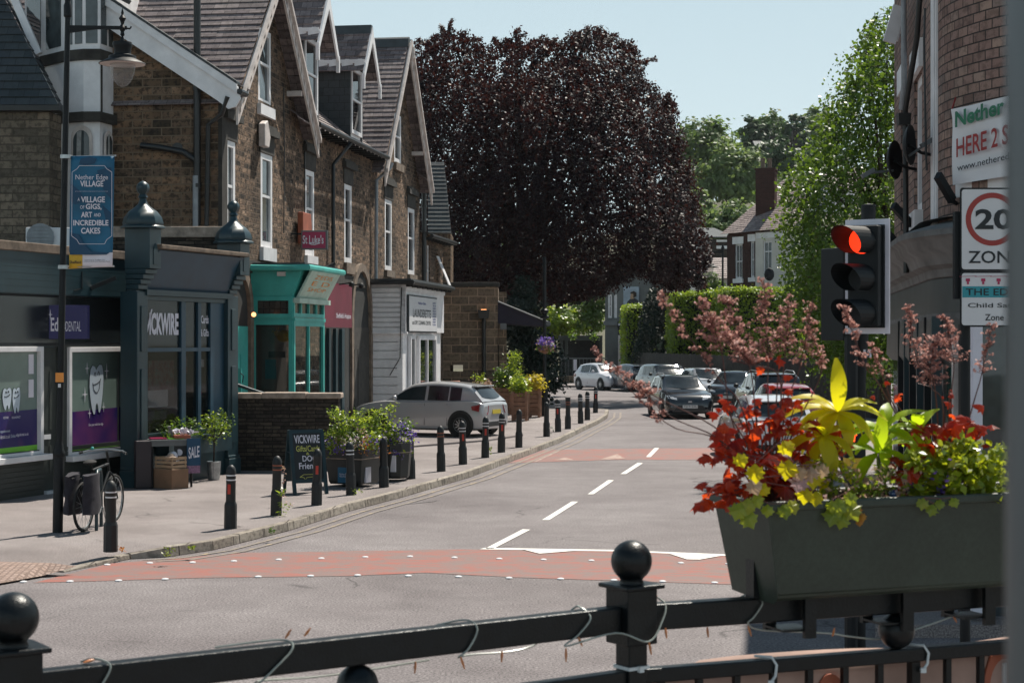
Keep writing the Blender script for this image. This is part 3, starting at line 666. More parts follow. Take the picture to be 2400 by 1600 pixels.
b = MB().ball(TF.p(TF.t(563), .3, 3.25), .05); tag(b.build('porch_lamp', glow('lamp_glow', (1, .35, .12), 3)), 'small glowing orange lamp in the arched doorway beside the turquoise bay', 'lamp')
# extension beyond the terrace
X1 = thing('rear_extension', 'low stone house with slate roof past the far gable', 'building', TF.p(T_D, 0, 0)); m = MB(); te = TF.t(1041)
wall(m, TF, T_D + .02, te, 0, 6.25, [(TF.t(1004), TF.t(1011), 4.2, 5.9), (TF.t(1024), TF.t(1031), 4.1, 5.7)], d=-.05); m.extr([TF.p(te, -.05, 0), TF.p(te, -6, 0), TF.p(te, -6, 6.25), TF.p(te, -.05, 6.25)], TF.u * .01); m.build('wall', 'stone', X1)
m = MB(); roof_courses(m, TF.p(T_D + .1, .3, 6.2), TF.p(te + .3, .3, 6.2), TF.p(te + .3, -2.2, 6.9), TF.p(T_D + .1, -2.2, 6.9)); m.build('roof', 'slate_dark', X1)
gutter(X1, T_D + .2, te + .35, 6.12, .36)
sash(X1, TF, TF.t(1004), TF.t(1011), 4.2, 5.9, d=-.12, fw=.08); 
m = MB(); m.bar(TF.p(TF.t(1027), -.02, 5.6), TF.p(TF.t(1027), .4, 4.6), .03, .4, up=TF.u); m.build('open_window', 'white', X1)
m = MB(); c = [P(1003, 548, 63), P(1058, 548, 63), P(1041, 380, 65), P(1003, 380, 65)]; roof_courses(m, *c, step=.2); m.build('rear_roof', 'slate_dark', X1)
m = MB(); q = [P(1003, 545, 63), P(1056, 545, 63)]; m.extr([Vector((p.x, p.y, 0)) for p in q] + [q[1], q[0]], (0, 3, 0)); m.build('rear_wall', 'stone_side', X1)
# ---------------------------------------------------------------- dental practice (lefthand flat-roofed shop)
DF = Fr((-8.23, 27.4), (.33, 1)); t = DF.t; z = DF.z
D0, D1 = t(-420), t(313); PZ = PV
M['fasciaglass'] = glass('fascia_glass', (.012, .016, .018), .22)
DS = thing('dental_shop', 'single-storey flat-roofed dental shop with charcoal boards and white-framed windows', 'shop', DF.p(t(100), 0, PZ))
WA = (t(-160), t(97), z(60, 1066), z(60, 812)); WB = (t(157), t(308), z(240, 1058), z(240, 813)); DR = (t(103), t(140), PZ, z(120, 812))
ZB = z(150, 810); ZF0 = z(150, 693); ZT = 4.3
m = MB(); wall(m, DF, D0, D1, PZ, ZB, [WA, WB, DR], rev=.1); m.build('wall', 'charcoal', DS)
m = MB()
for i in range(9):   # shiplap boards under the windows
    zz = PZ + .03 + i * .082
    for a, b in ((D0, DR[0] - .03), (DR[1] + .03, D1)): m.prism(Fr(DF.p(0, 0, 0)[:2], DF.u[:2]), [(a, zz), (b, zz), (b, zz + .074), (a, zz + .074)], .004, .018)
m.build('stall_riser', 'charcoal', DS)
m = MB(); m.fb(DF, D0, D1 - .02, -.05, .0, ZB + .004, ZF0); m.build('fascia_panel', 'ink', DS)
g = MB(); g.fb(DF, D0, D1 - .03, .004, .012, ZB + .05, ZF0 - .04); g.build('fascia_glass', 'fasciaglass', DS)
m = MB(); m.fb(DF, D0, D1, -.3, .1, ZF0, ZT - .16)
for i in range(7): m.fb(DF, D0, D1 - .02, .1, .106 + (i % 2) * .001, ZF0 + .02 + i * .105, ZF0 + .117 + i * .105)
m.build('upper_boards', 'teal', DS)
MB().fb(DF, D0, D1 + .02, -.35, .14, ZT - .155, ZT).build('coping', 'dressed', DS, bevel=.015)
m = MB(); m.extr([DF.p(D0, -.2, ZT - .06), DF.p(D1, -.2, ZT - .06), DF.p(D1, -5.5, ZT - .06), DF.p(D0, -5.5, ZT - .06)], (0, 0, .02)); m.build('flat_roof', 'lead', DS)
m = MB(); m.fb(DF, D1, D1 + .02, -4, .1, PZ, ZT - .05); m.build('end_wall', 'teal', DS)
def graphic_window(W, name='window'):
    m = MB(); f = .085; m.fb(DF, W[0], W[0] + f, -.04, .05, W[2], W[3]); m.fb(DF, W[1] - f, W[1], -.04, .05, W[2], W[3]); m.fb(DF, W[0] + f, W[1] - f, -.04, .046, W[3] - f, W[3]); m.fb(DF, W[0] + f, W[1] - f, -.04, .046, W[2], W[2] + f * .6)
    o = m.build(name, 'white', DS, bevel=.006); a, b, c, e = W[0] + f, W[1] - f, W[2] + f * .6, W[3] - f
    MB().fb(DF, a, b, -.036, -.03, c, e).build('pane', 'frost', o)
    h = e - c; k = .40 if W is WB else .40
    MB().prism(DF, [(a, c + .09), (b, c + .09), (b, c + h * (k + .02)), (a, c + h * k)], -.029, -.026).build('film', 'filmblue', o)
    MB().prism(DF, [(a, c), (b, c), (b, c + .1), (a, c + .09)], -.029, -.0245).build('film_stripe', 'lime', o)
    s = MB(); s.fb(DF, W[0] - .06, W[1] + .1, -.04, .16, W[2] - .1, W[2] - .004); s.build('sill', 'white', o, bevel=.008)
    return o, a, b, c, e
M['frost'] = paint('frosted_pane', (.16, .22, .2), .12, .12, 1.5); M['lime'] = paint('lime_film', (.17, .5, .03), .4, .15, 2)
bb = NB('blue_film'); v = bb.uv(obj=True); bb.base(bb.ramp(bb.noise(v, 1.1, 2), [(.42, (.022, .016, .115)), (.62, (.11, .035, .13))])); bb.set(.15)
MATS['blue_film'] = bb.m; M['filmblue'] = bb.m
def tooth(parent, tc, zc, h, w, smile=True, d=-.024):
    def X(a, b): return (tc + a * w / 2, zc + b * h / 2)
    out = [(-.05, .78), (-.25, .93), (-.55, .97), (-.82, .82), (-.95, .5), (-.97, .1), (-.85, -.35), (-.66, -.72), (-.42, -.97), (-.24, -.97), (-.16, -.8), (-.1, -.62), (.06, -.53), (.22, -.65), (.3, -.88), (.46, -.93), (.66, -.68), (.86, -.2), (.98, .3), (.96, .72), (.78, .98), (.42, 1.0), (.14, .9)]
    big = [(a * 1.08, b * 1.03) for a, b in out]
    MB().prism(DF, [X(*q) for q in big][::-1], d, d + .003).build('tooth_outline', 'ink', parent)
    MB().prism(DF, [X(*q) for q in out][::-1], d + .004, d + .006).build('tooth', 'toothwhite', parent)
    m = MB()
    def line(ps):
        for p, q in zip(ps, ps[1:]): a, b = X(*p), X(*q); m.bar(DF.p(a[0], d + .008, a[1]), DF.p(b[0], d + .008, b[1]), .012, .004, up=DF.n)
    line([(-.36, .55), (-.3, .66), (-.22, .7), (-.14, .64), (-.1, .54)]); line([(.14, .58), (.2, .69), (.28, .73), (.36, .68), (.42, .58)])
    line([(-.55, .28), (-.5, .2), (-.2, .22), (.2, .27), (.55, .38), (.6, .44)]); line([(-.5, .2), (-.42, .02), (-.2, -.1), (.1, -.12), (.35, .02), (.5, .36)]) if smile else None
    m.build('tooth_lines', 'ink', parent)
M['toothwhite'] = paint('tooth_white', (.5, .58, .66), .5, .1, 3)
def sparkle(parent, tc, zc, r, d=-.022):
    q = []
    for i in range(8): a = math.pi * i / 4; k = r if i % 4 == 0 else (r * 1.5 if i % 4 == 2 else r * .18); q.append((tc + k * math.cos(a), zc + k * math.sin(a)))
    MB().prism(DF, q[::-1], d, d + .003).build('sparkle', 'lilac', parent)
oA, a, b, c, e = graphic_window(WA); oB, a2, b2, c2, e2 = graphic_window(WB)
at = lambda x, y: DF.tz(x, y, -.03)
tc, zc = at(225, 913); hh = z(225, 853, -.03) - z(225, 970, -.03); tooth(oB, tc, zc, hh, at(242, 913)[0] - at(209, 913)[0])
for x, y, r in ((203, 863, .07), (249, 869, .09), (198, 924, .09), (242, 953, .06), (209, 968, .06)): sparkle(oB, *at(x, y), r)
text('Give your smile the edge', DF, at(207, 1)[0], at(241, 1)[0], at(220, 999)[1], at(220, 991)[1], -.023, 'lilac', oB)
MB().fb(DF, at(275, 1)[0], at(278, 1)[0], -.0225, -.022, c2 + .1, e2).build('vinyl_seam', 'signgrey', oB)
tc, zc = at(15, 935); tooth(oA, tc, zc, .36, .25, False); tc, zc = at(37, 938); tooth(oA, tc, zc, .42, .22, False)
text('RESTORE', DF, at(7, 1)[0], at(19, 1)[0], at(12, 981)[1], at(12, 976)[1], -.023, 'lilac', oA); text('RECONSTRUCT', DF, at(27, 1)[0], at(47, 1)[0], at(37, 980)[1], at(37, 975)[1], -.023, 'lilac', oA)
text('appointment', DF, at(0, 1)[0], at(23, 1)[0], at(12, 1015)[1], at(12, 1007)[1], -.023, 'toothwhite', oA); text('edgedental.co.uk', DF, at(37, 1)[0], at(66, 1)[0], at(50, 1023)[1], at(50, 1014)[1], -.023, 'lilac', oA)
text('Online', DF, at(24, 1)[0], at(35.5, 1)[0], at(30, 1025)[1], at(30, 1017)[1], -.023, 'toothwhite', oA); text('dental.co.uk', DF, at(0, 1)[0], at(22.5, 1)[0], at(12, 1027)[1], at(12, 1018)[1], -.023, 'lilac', oA)
for y0, y1 in ((830, 876), (889, 931)): MB().fb(DF, at(66, 1)[0], at(78, 1)[0], -.025, -.022, at(72, y1)[1], at(72, y0)[1]).build('notice', 'lilac', oA)
m = MB(); m.fb(DF, DR[0], DR[1], -.09, -.05, PZ + .05, DR[3] - .02)
for x0, x1, y0, y1 in ((104, 117, 870, 1008), (121, 133, 870, 1008), (105, 116, 1045, 1110), (121, 133, 1045, 1110)): m.fb(DF, t(x0), t(x1), -.05, -.04, z(110, y1), z(110, y0))
o = m.build('door', 'charcoal', DS); MB().fb(DF, t(106), t(123), -.04, -.03, z(115, 1029), z(115, 1018)).build('letter_plate', 'signwhite', o); MB().fb(DF, DR[0], DR[1], -.09, .06, PZ, PZ + .05).build('threshold', 'signwhite', o)
# projecting blue sign box
X = DF.p(0, 0, 0); sg = thing('sign_box', 'navy blue box sign reading Edge DENTAL above the dental shop door', 'sign', P(150, 753, 28.6))
SB = Fr((P(105, 753, 28.7).x, 28.7), (1, .04)); s0, s1, q0, q1 = SB.t(105), SB.t(203), SB.z(150, 794), SB.z(150, 715)
MB().fb(SB, s0 - .1, s1, -.25, 0, q0, q1).build('box', 'navy', sg, bevel=.008)
text('Ed', SB, SB.t(119), SB.t(136.5), SB.z(150, 776), SB.z(150, 744), .003, 'lilac', sg, bold=.02); text('ge', SB, SB.t(137.5), SB.t(154), SB.z(150, 782), SB.z(150, 752), .003, 'lilac', sg, bold=.02)
text('DENTAL', SB, SB.t(154), SB.t(190), SB.z(150, 776), SB.z(150, 753), .003, 'lilac', sg)
q = []
for i in range(8): a_ = math.pi * i / 4; k = (.04, .012, .1, .012)[i % 4]; q.append((SB.t(118) + k * math.cos(a_), SB.z(118, 737) + k * math.sin(a_)))
MB().prism(SB, q[::-1], .002, .005).build('star', 'lilac', sg)
# flood lights / brackets on the boards
m = MB(); m.bar(DF.p(t(200), .1, z(200, 676)), DF.p(t(222), .42, z(222, 652)), .05, .07); m.bar(DF.p(t(179), .11, z(179, 637)), DF.p(t(179), .11, z(179, 676)), .02); m.bar(DF.p(t(160), .11, z(160, 681)), DF.p(t(180), .11, z(180, 676)), .015); tag(m.build('sign_light', 'black'), 'black strip light angled out from the boards above the dental shop', 'light')
AC = Fr((P(60, 550, 32).x, 32), (1, .12)); ac = thing('air_conditioner', 'white air conditioner unit on the flat shop roof', 'air conditioner', P(110, 566, 32.2))
MB().fb(AC, AC.t(60), AC.t(164), -.35, 0, ZT - .04, AC.z(110, 533)).build('casing', 'white', ac, bevel=.02)
m = MB(); c = AC.p(AC.t(95), .0, AC.z(95, 556)); m.lathe([(.26, 0), (.26, .03), (.23, .03), (.23, 0)], c - Vector((0, .03, 0)), n=18, axis='Y')
m.lathe([(0, -.034), (.23, -.033)], c, n=18, axis='Y')
for i in range(7): m.bar(c + Vector((-.22, -.045, -.2 + i * .066)), c + Vector((.22, -.045, -.2 + i * .066)), .01)
m.build('fan_grille', 'greypipe', ac)
# ---------------------------------------------------------------- gift shop with teal pilasters
VF = Fr((-6.61, 30.0), (.347, 1)); t = VF.t; z = VF.z
VS = thing('gift_shop', 'dark teal Victorian gift shopfront with domed pilasters', 'shop', VF.p(t(420), 0, PV))
V0, V1 = t(318), t(528); zt = z(450, 700); zf1 = z(450, 606) 
def pilaster(t0, t1, ztop, dep=.32):
    o = MB(); o.fb(VF, t0, t1, -.2, dep * .45, PV + .35, 3.55)
    o.fb(VF, t0 + (t1 - t0) * .3, t1 - (t1 - t0) * .3, dep * .45, dep * .52, PV + .6, 2.2); o.fb(VF, t0 + (t1 - t0) * .3, t1 - (t1 - t0) * .3, dep * .45, dep * .52, 2.5, 3.3)
    o = o.build('pilaster', 'teal', VS, bevel=.01)
    b = MB(); b.fb(VF, t0 - .03, t1 + .03, -.2, dep * .6, PV, PV + .3); b.fb(VF, t0 - .015, t1 + .015, -.2, dep * .55, PV + .3, PV + .36); b.build('plinth', 'teal', o, bevel=.015)
    tm = (t0 + t1) / 2; hw = .19
    c = MB()
    for i in range(5): c.fb(VF, tm - hw * (.75 + i * .06), tm + hw * (.75 + i * .06), -.1, .1 + i * .055, 3.5 + i * .09, 3.585 + i * .09)
    c.build('console', 'teal', o, bevel=.012)
    c = MB(); c.fb(VF, tm - hw, tm + hw, -.1, .4, 3.95, ztop - .3); c.prism(VF, [(tm - .07, 4.02), (tm + .07, 4.02), (tm + .07, 4.3), (tm, 4.4), (tm - .07, 4.3)], .4, .412)
    SD = Fr(VF.p(tm - hw, 0, 0)[:2], (VF.n.x * -1, VF.n.y * -1)); c.build('cap_block', 'teal', o, bevel=.01)
    c = MB(); p = VF.p(tm, .15, ztop - .3); rot = math.atan2(VF.u.y, VF.u.x) + math.pi / 4
    c.lathe([(.39, 0), (.39, .03), (.35, .06), (.36, .1), (.33, .2), (.25, .3), (.14, .38), (.08, .44), (.06, .52), (.09, .55), (.06, .6), (.11, .66), (.12, .72), (.1, .78), (.05, .82), (0, .84)], p, n=4 if False else 8, rot=rot + math.pi / 8); c.build('finial', 'teal', o, smooth=35)
    return o
pilaster(t(305), t(330), z(345, 500)); pilaster(t(519), t(543), z(532, 535))
W0, W1 = t(335), t(517)
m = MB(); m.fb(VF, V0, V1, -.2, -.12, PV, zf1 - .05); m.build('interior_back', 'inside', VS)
m = MB(); lo, hi = z(420, 622), z(420, 600)
q = [VF.p(V0 + .1, .42, 4.28), VF.p(V1, .42, 4.28), VF.p(V1, .1, zt + .12), VF.p(V0 + .1, .1, zt + .12)]; m.extr(q, VF.n * -.08); m.fb(VF, V0 + .1, V1, -.2, .34, 4.26, 4.3); m.build('fascia', 'teal2', VS)
MB().fb(VF, V0 + .05, V1 + .05, -.1, .5, 4.3, 4.38).build('fascia_coping', 'dressed', VS, bevel=.015)
m = MB(); m.fb(VF, V0 + .1, V1, -.1, .17, zt + .02, zt + .12); m.fb(VF, V0 + .1, V1, -.1, .1, zt - .06, zt + .015); m.build('cornice', 'teal', VS)
zm = z(420, 819); zr = 1.0
m = MB(); cols = [(t(329), t(336)), (t(420), t(430)), (t(459), t(466)), (t(488), t(519))]
for a, b in cols: m.fb(VF, a, b, -.06, .05, zr, zt - .06)
for (a, b), (c, d) in zip(cols, cols[1:]): m.fb(VF, b, c, -.05, .045, zm - .035, zm + .035)
m.build('window_frame', 'teal2', VS)
for (a, b), (c, d) in zip(cols, cols[1:]):
    for z0, z1 in ((zr + .04, zm - .035), (zm + .035, zt - .06)): MB().fb(VF, b, c, .0, .006, z0, z1).build('pane', 'shopglass', VS)
m = MB(); m.fb(VF, V0 + .12, V1, -.06, .07, PV, zr); m.fb(VF, V0 + .1, V1, -.06, .12, zr, zr + .04); m.build('stall_riser', 'teal', VS)
text('V', VF, t(338), t(356), z(345, 781), z(345, 724), .012, 'lilac', VS, bold=.008, shear=.15); text('ICKWIRE', VF, t(349), t(417), z(385, 785), z(385, 733), .012, 'lilac', VS, bold=.045)
text('Cards', VF, t(470), t(487.5), z(480, 758), z(480, 739), .012, 'lilac', VS, bold=.02); text('& Gifts', VF, t(469), t(488), z(480, 788), z(480, 771), .012, 'lilac', VS, bold=.02)
# goods in the window
disp = [((338, 352), (905, 790), 'filmblue'), ((355, 415), (915, 845), 'print'), ((356, 402), (955, 915), 'white'), ((357, 400), (985, 965), 'signgrey'), ((468, 484), (860, 842), 'lilac'), ((468, 480), (925, 918), 'pinkred'), ((430, 447), (875, 835), 'print'), ((433, 446), (1000, 930), 'palewood')]
bb = NB('patterned_print'); v = bb.uv(obj=True); bb.base(bb.ramp(bb.noise(v, 7, 4, .8), [(.3, (.02, .03, .03)), (.45, (.2, .03, .04)), (.55, (.22, .2, .2)), (.7, (.05, .1, .09))])); bb.set(.7); M['print'] = bb.m
for i, ((x0, x1), (y1, y0), mm) in enumerate(disp):
    dd = -.05 - .012 * (i % 4); tag(MB().fb(VF, t(x0), t(x1), dd - .01, dd, z(x0, y1), z(x0, y0)).build('window_display', mm), ['teal fabric hanging at the left edge of the gift shop window', 'large colourful patterned print in the gift shop window', 'white framed picture low in the gift shop window', 'grey card rack at the bottom of the gift shop window', 'white paper notice in the narrow right pane of the gift shop', 'small pink sticker in the narrow right pane', 'patterned bag in the middle pane of the gift shop', 'wooden stand in the middle pane of the gift shop'][i], 'shop display')
# stone parapet wall behind the gift shop
m = MB(); BP = Fr((P(385, 560, 33.4).x, 33.4), (1, -.02)); b0, b1 = BP.t(255), BP.t(545); m.fb(BP, b0, b1, -.35, 0, 0, BP.z(450, 557)); pw = thing('parapet_wall', 'dark stone parapet wall with flat coping behind the teal shop', 'wall', BP.p(b0, 0, 0)); m.build('wall', 'drystone', pw)
MB().fb(BP, b0, b1 - .05, -.4, .06, BP.z(450, 557), BP.z(450, 531)).build('coping', 'coping', pw, bevel=.02)
# ---------------------------------------------------------------- turquoise bay shop
bb = NB('leaded_glass'); v = bb.uv(); br = bb.n('ShaderNodeTexBrick'); bb.l(v, br.inputs['Vector']); br.offset = 0
for k_, vv in (('Scale', 1), ('Brick Width', .13), ('Row Height', .17), ('Mortar Size', .008)): br.inputs[k_].default_value = vv
br.inputs['Color1'].default_value = (.03, .028, .026, 1); br.inputs['Color2'].default_value = (.05, .045, .04, 1); br.inputs['Mortar'].default_value = (.008, .008, .008, 1); bb.l(br.outputs['Color'], bb.b.inputs['Base Color']); bb.set(.15); M['leaded'] = bb.m
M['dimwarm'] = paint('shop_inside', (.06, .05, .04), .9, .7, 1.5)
TB = thing('bay_shop', 'turquoise shop bay with leaded top lights and pale slanted sign panel', 'shop', TF.p(TF.t(590), 0, .5)); tf = lambda px, d: TF.t(px, d)
b0 = tf(590, 0); dB = .93; b1 = tf(758, dB); SFB = Fr(TF.p(b0, dB, 0)[:2], (TF.n.x, TF.n.y))   # side face frame: t from facade out
SFB = Fr(TF.p(b0, 0, 0)[:2], TF.n[:2]); 
Y0 = TF.p(b0, 0, 0).y; zz = lambda y, Yd=None: H - (y - HY) / F * (Yd or Y0)
zb, zm0, zm1, ztr, ztop = .75, zz(752), zz(745), zz(695), zz(626)
def framed(fr, t0, t1, z0, z1, parent, d=.0, f=.07, mull=0, gl='shopglass', mat='turq', name='window'):
    m = MB(); m.fb(fr, t0, t0 + f, d - .06, d + .03, z0, z1); m.fb(fr, t1 - f, t1, d - .06, d + .03, z0, z1); m.fb(fr, t0 + f, t1 - f, d - .06, d + .026, z1 - f, z1); m.fb(fr, t0 + f, t1 - f, d - .06, d + .026, z0, z0 + f)
    for i in range(mull): x = t0 + (t1 - t0) * (i + 1) / (mull + 1); m.fb(fr, x - f * .4, x + f * .4, d - .05, d + .02, z0 + f, z1 - f)
    o = m.build(name, mat, parent); MB().fb(fr, t0 + f, t1 - f, d - .03, d - .025, z0 + f, z1 - f).build('pane', gl, o); return o
o = framed(SFB, 0, dB, zb, zm0, TB, f=.085); o = framed(SFB, .04, dB, zm1, ztr, TB, f=.09, gl='leaded')
framed(TF, b0, b1, zb, zm0, TB, d=dB, f=.11, mull=1); framed(TF, b0, b1, zm1 + .02, ztr, TB, d=dB, f=.09, mull=3, gl='leaded')
m = MB(); m.fb(TF, b0, b1 + .02, -.05, dB + .05, zm0 + .0, zm1 + .01); m.build('transom', 'turq', TB)
m = MB(); lo = [SFB.p(-.1, .0, ztr), SFB.p(dB, 0, ztr)]; k = .2
q = [(0, 0, ztr), (dB, 0, ztr), (dB + .25, .12, ztop), (0, .12, ztop)]
m.face([SFB.p(a, b, c) for a, b, c in q]); m.face([TF.p(b0 - 0, dB, ztr), TF.p(b1, dB, ztr), TF.p(b1 + .1, dB + .25, ztop), TF.p(b0 - .12, dB + .25, ztop)]); m.build('flared_fascia', 'turq', TB)
m = MB(); m.extr([TF.p(b0 - .2, -.05, ztop), TF.p(b0 - .2, dB + .36, ztop), TF.p(b1 + .3, dB + .36, ztop), TF.p(b1 + .3, -.05, ztop)], (0, 0, .05)); m.build('roof_edge', 'lead', TB)
m = MB(); m.tube([TF.p(b0 - .22, -.05, ztop - .02), TF.p(b0 - .22, dB + .4, ztop - .02), TF.p(b1 + .3, dB + .4, ztop - .02)], .07, 8); m.build('gutter', 'turq', TB)
m = MB(); m.extr([TF.p(b0 - .1, 0, ztop + .05), TF.p(b0 - .1, dB + .3, ztop + .05), TF.p(b1 + .2, dB + .3, ztop + .05), TF.p(b1 + .2, 0, ztop + .05)], (0, 0, .04)); m.build('roof', 'slate_dark', TB)
# pale sloping sign panel
pz0, pz1 = ztr - .02, ztop - .05
def sp(a, b): return TF.p(b0 + .08 + (b1 - .1 - b0) * a, dB + .1 + .33 * b, pz0 + (pz1 - pz0) * b)
m = MB(); m.extr([sp(0, 0), sp(1, 0), sp(1, 1), sp(0, 1)], TF.n * -.05); o = m.build('sign_panel', 'turq_pale', TB)
MB().fb(TF, b0, b1 + .05, dB - .02, dB + .16, pz0 - .12, pz0 - .01).build('sign_shelf', 'turq_pale', TB)
for s, a, b in (("ZED'S", .18, .78),):
    text("ZEDS", TF, b0 + .6, b1 - .5, pz0 + (pz1 - pz0) * .68, pz0 + (pz1 - pz0) * .82, lambda k: dB + .108 + .33 * (.68 + .14 * k), 'orange', o); text("E D", TF, b0 + .6, b1 - .5, pz0 + (pz1 - pz0) * .45, pz0 + (pz1 - pz0) * .6, lambda k: dB + .108 + .33 * (.45 + .15 * k), 'orange', o); text("SHOP", TF, b0 + .5, b1 - .6, pz0 + (pz1 - pz0) * .24, pz0 + (pz1 - pz0) * .37, lambda k: dB + .108 + .33 * (.24 + .13 * k), 'orange', o)
MB().fb(SFB, .62, .8, .1, .16, zz(648), zz(638)).build('alarm_box', 'offwhite', TB)
m = MB(); m.extr([TF.p(b0 + .03, -.02, zb - .6), TF.p(b0 + .03, dB - .06, zb - .6), TF.p(b1 - .05, dB - .06, zb - .6), TF.p(b1 - .05, -.02, zb - .6)], (0, 0, .62)); m.build('base', 'turq', TB)
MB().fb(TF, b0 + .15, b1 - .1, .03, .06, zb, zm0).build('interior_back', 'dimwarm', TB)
hb = thing('hanging_basket', 'yellow flower basket hanging inside the turquoise bay window', 'flower basket', SFB.p(.62, -.4, zz(790))); MB().ball(SFB.p(.62, -.4, zz(788)), (.17, .17, .13)).build('bowl', 'yellow', hb)
cloud('flowers', [tuple(SFB.p(.62, -.4, zz(782)) + Vector((rnd.gauss(0, .11), rnd.gauss(0, .1), rnd.gauss(.02, .05)))) for _ in range(90)], np.zeros((90, 3)), .07, 'yellow', hb, jitter=1)
tag(MB().fb(SFB, tf(617, 0) * 0 + .28, .53, -.1, -.08, zz(888), zz(842)).build('poster', 'cyan'), 'pale blue poster in the turquoise bay window', 'poster')
tag(MB().fb(SFB, .34, .72, -.16, -.13, zz(838), zz(823)).build('oval_board', 'ink'), 'small black oval board hung inside the turquoise bay', 'sign')
# low retaining wall in front of the bay, with rail
RW = Fr((P(528, 1100, 33.8).x, 33.8), (1, 0)); w1 = RW.t(793); rw = thing('forecourt_wall', 'dark dry-stone wall with pinkish flat coping in front of the turquoise bay', 'wall', RW.p(w1 / 2, 0, PV)); m = MB(); zc = RW.z(650, 934)
m.fb(RW, -.35, w1, -.4, 0, PV - .1, zc); m.build('walling', 'drystone', rw)
m = MB()
for i, (a, b) in enumerate(((-.35, .72), (.727, 1.6), (1.607, w1 + .06))): m.fb(RW, a, b, -.46, .07, zc + .002, zc + .11 + (i % 2) * .012)
m.build('coping', 'coping', rw, bevel=.02)
m = MB(); m.extr([RW.p(0, -.4, .0), RW.p(w1 - .3, -.4, 0), Vector((-3.95, 38.3, 0)), TF.p(5.5, 0, 0), TF.p(.5, 0, 0)], (0, 0, .85)); tag(m.build('raised_forecourt', 'pave'), kind='structure')
hr = MB(); hr.tube([P(530, 893, 35), P(545, 898, 35), P(625, 925, 35)], .035, 8); hr.tube([P(535, 893, 35), P(535, 960, 35)], .03, 8); hr.tube([P(610, 920, 35), P(610, 960, 35)], .03, 8); tag(hr.build('handrail', 'teal', smooth=50), 'teal handrail sloping down behind the low stone wall', 'handrail')
gp = thing('gate_post', 'turquoise gate post with a curved handle beside the arched doorway', 'post', P(560, 925, 35.4)); q = P(561, 925, 35.4); MB().box(q + Vector((0, 0, .2)), (.09, .05, .7)).build('post', 'turq', gp); MB().tube([q + Vector((.03, -.03, .45)), q + Vector((.09, -.03, .4)), q + Vector((.07, -.03, .25))], .012, 6).build('handle', 'black', gp)
# maroon charity fascia, box sign, alarm
dM = .55; m0, m1 = tf(757, dM), tf(825, dM); ms = thing('shop_fascia', 'large maroon fascia board beside the turquoise bay', 'sign', TF.p(m0, dM, 3.1)); za, zb_ = TF.z(790, 767, dM), TF.z(790, 664, dM)
MB().fb(TF, m0, m1, dM - .08, dM, za, zb_).build('board', 'maroon', ms); text("Sheffield's Hospice", TF, tf(788, dM), tf(822, dM), TF.z(805, 749, dM), TF.z(805, 734, dM), dM + .004, 'lilac', ms, bold=.01)
m = MB()
for x in (795, 818): m.bar(TF.p(tf(x, dM), dM, zb_ - .02), TF.p(tf(x, dM), dM + .3, zb_ + .02), .03); m.ball(TF.p(tf(x, dM), dM + .32, zb_ - .02), .07)
m.build('spot_light', 'black', ms)
YS = 40.6; BS = Fr((P(706, 560, YS).x, YS), (1, 0)); bs = thing('box_sign', "crimson box sign reading St Luke's projecting from the stone wall", 'sign', P(735, 580, YS)); MB().fb(BS, 0, BS.t(768), -.09, 0, BS.z(730, 585), BS.z(730, 540)).build('case', 'signgrey', bs, bevel=.008)
MB().fb(BS, .03, BS.t(763), .002, .006, BS.z(730, 581.5), BS.z(730, 543.5)).build('face', 'pinkred', bs); text("St Luke's", BS, BS.t(709.5), BS.t(758.5), BS.z(730, 571.5), BS.z(730, 551), .008, 'lilac', bs, bold=.02)
m = MB(); pts = [BS.p(BS.t(x), .009, BS.z(x, y)) for x, y in ((724, 570), (730, 573), (737, 573.5), (747, 570.5))]; m.tube(pts, .012, 5); m.build('underline', 'lilac', bs); m = MB(); m.bar(BS.p(.02, -.04, BS.z(730, 548)), BS.p(-.5, -.04, BS.z(730, 548)), .04); m.build('bracket', 'black', bs)
ta = tf(722, .2); al = MB(); al.prism(TF, [(ta - .45, 5.02), (ta + .3, 5.02), (ta + .4, 5.35), (ta + .3, 5.78), (ta - .45, 5.78)], .06, .2); tag(al.build('alarm_box', 'rust', bevel=.02), 'reddish-brown alarm box on the stone wall above the crimson sign', 'alarm box')
hx = MB(); ta = tf(617, .1); hx.prism(TF, [(ta - .2, 7.0), (ta + .15, 7.0), (ta + .25, 7.25), (ta + .05, 7.6), (ta - .2, 7.5)], .05, .2); tag(hx.build('alarm_box', 'offwhite', bevel=.02), 'white and tan alarm box beside the sash window under the near gable', 'alarm box')
tg = MB(); tg.bar(TF.p(tf(745, .2), .1, 4.35), TF.p(tf(756, .2), .5, 4.62), .1, .06); tag(tg.build('security_light', 'black'), 'black floodlight on the wall just under the crimson sign', 'light')
# ---------------------------------------------------------------- launderette bay
LB = thing('launderette', 'white boarded launderette bay with a lettered sign', 'shop', TF.p(tf(870, 0), 0, .17)); l0 = tf(866, 0); dL = 1.05; l1 = tf(1041, dL); LS = Fr(TF.p(l0, 0, 0)[:2], TF.n[:2]); YL = TF.p(l0, 0, 0).y; zl = lambda y: H - (y - HY) / F * YL
zt_, zmid, zs_ = zl(664), zl(778), .17
m = MB(); m.fb(TF, l0 + .02, l1, -.05, dL - .01, zmid, zt_); m.fb(TF, l0 + .12, l1 - .1, -.05, dL - .1, zs_ + .0, zmid)
m.build('core', 'white', LB)
m = MB(); n = 9
for i in range(n): z0 = zmid + .01 + (zt_ - .12 - zmid) * i / n; m.prism(LS, [(0, z0), (dL, z0), (dL, z0 + (zt_ - .12 - zmid) / n - .03), (0, z0 + (zt_ - .12 - zmid) / n - .03)], -.005, .03)
n = 11
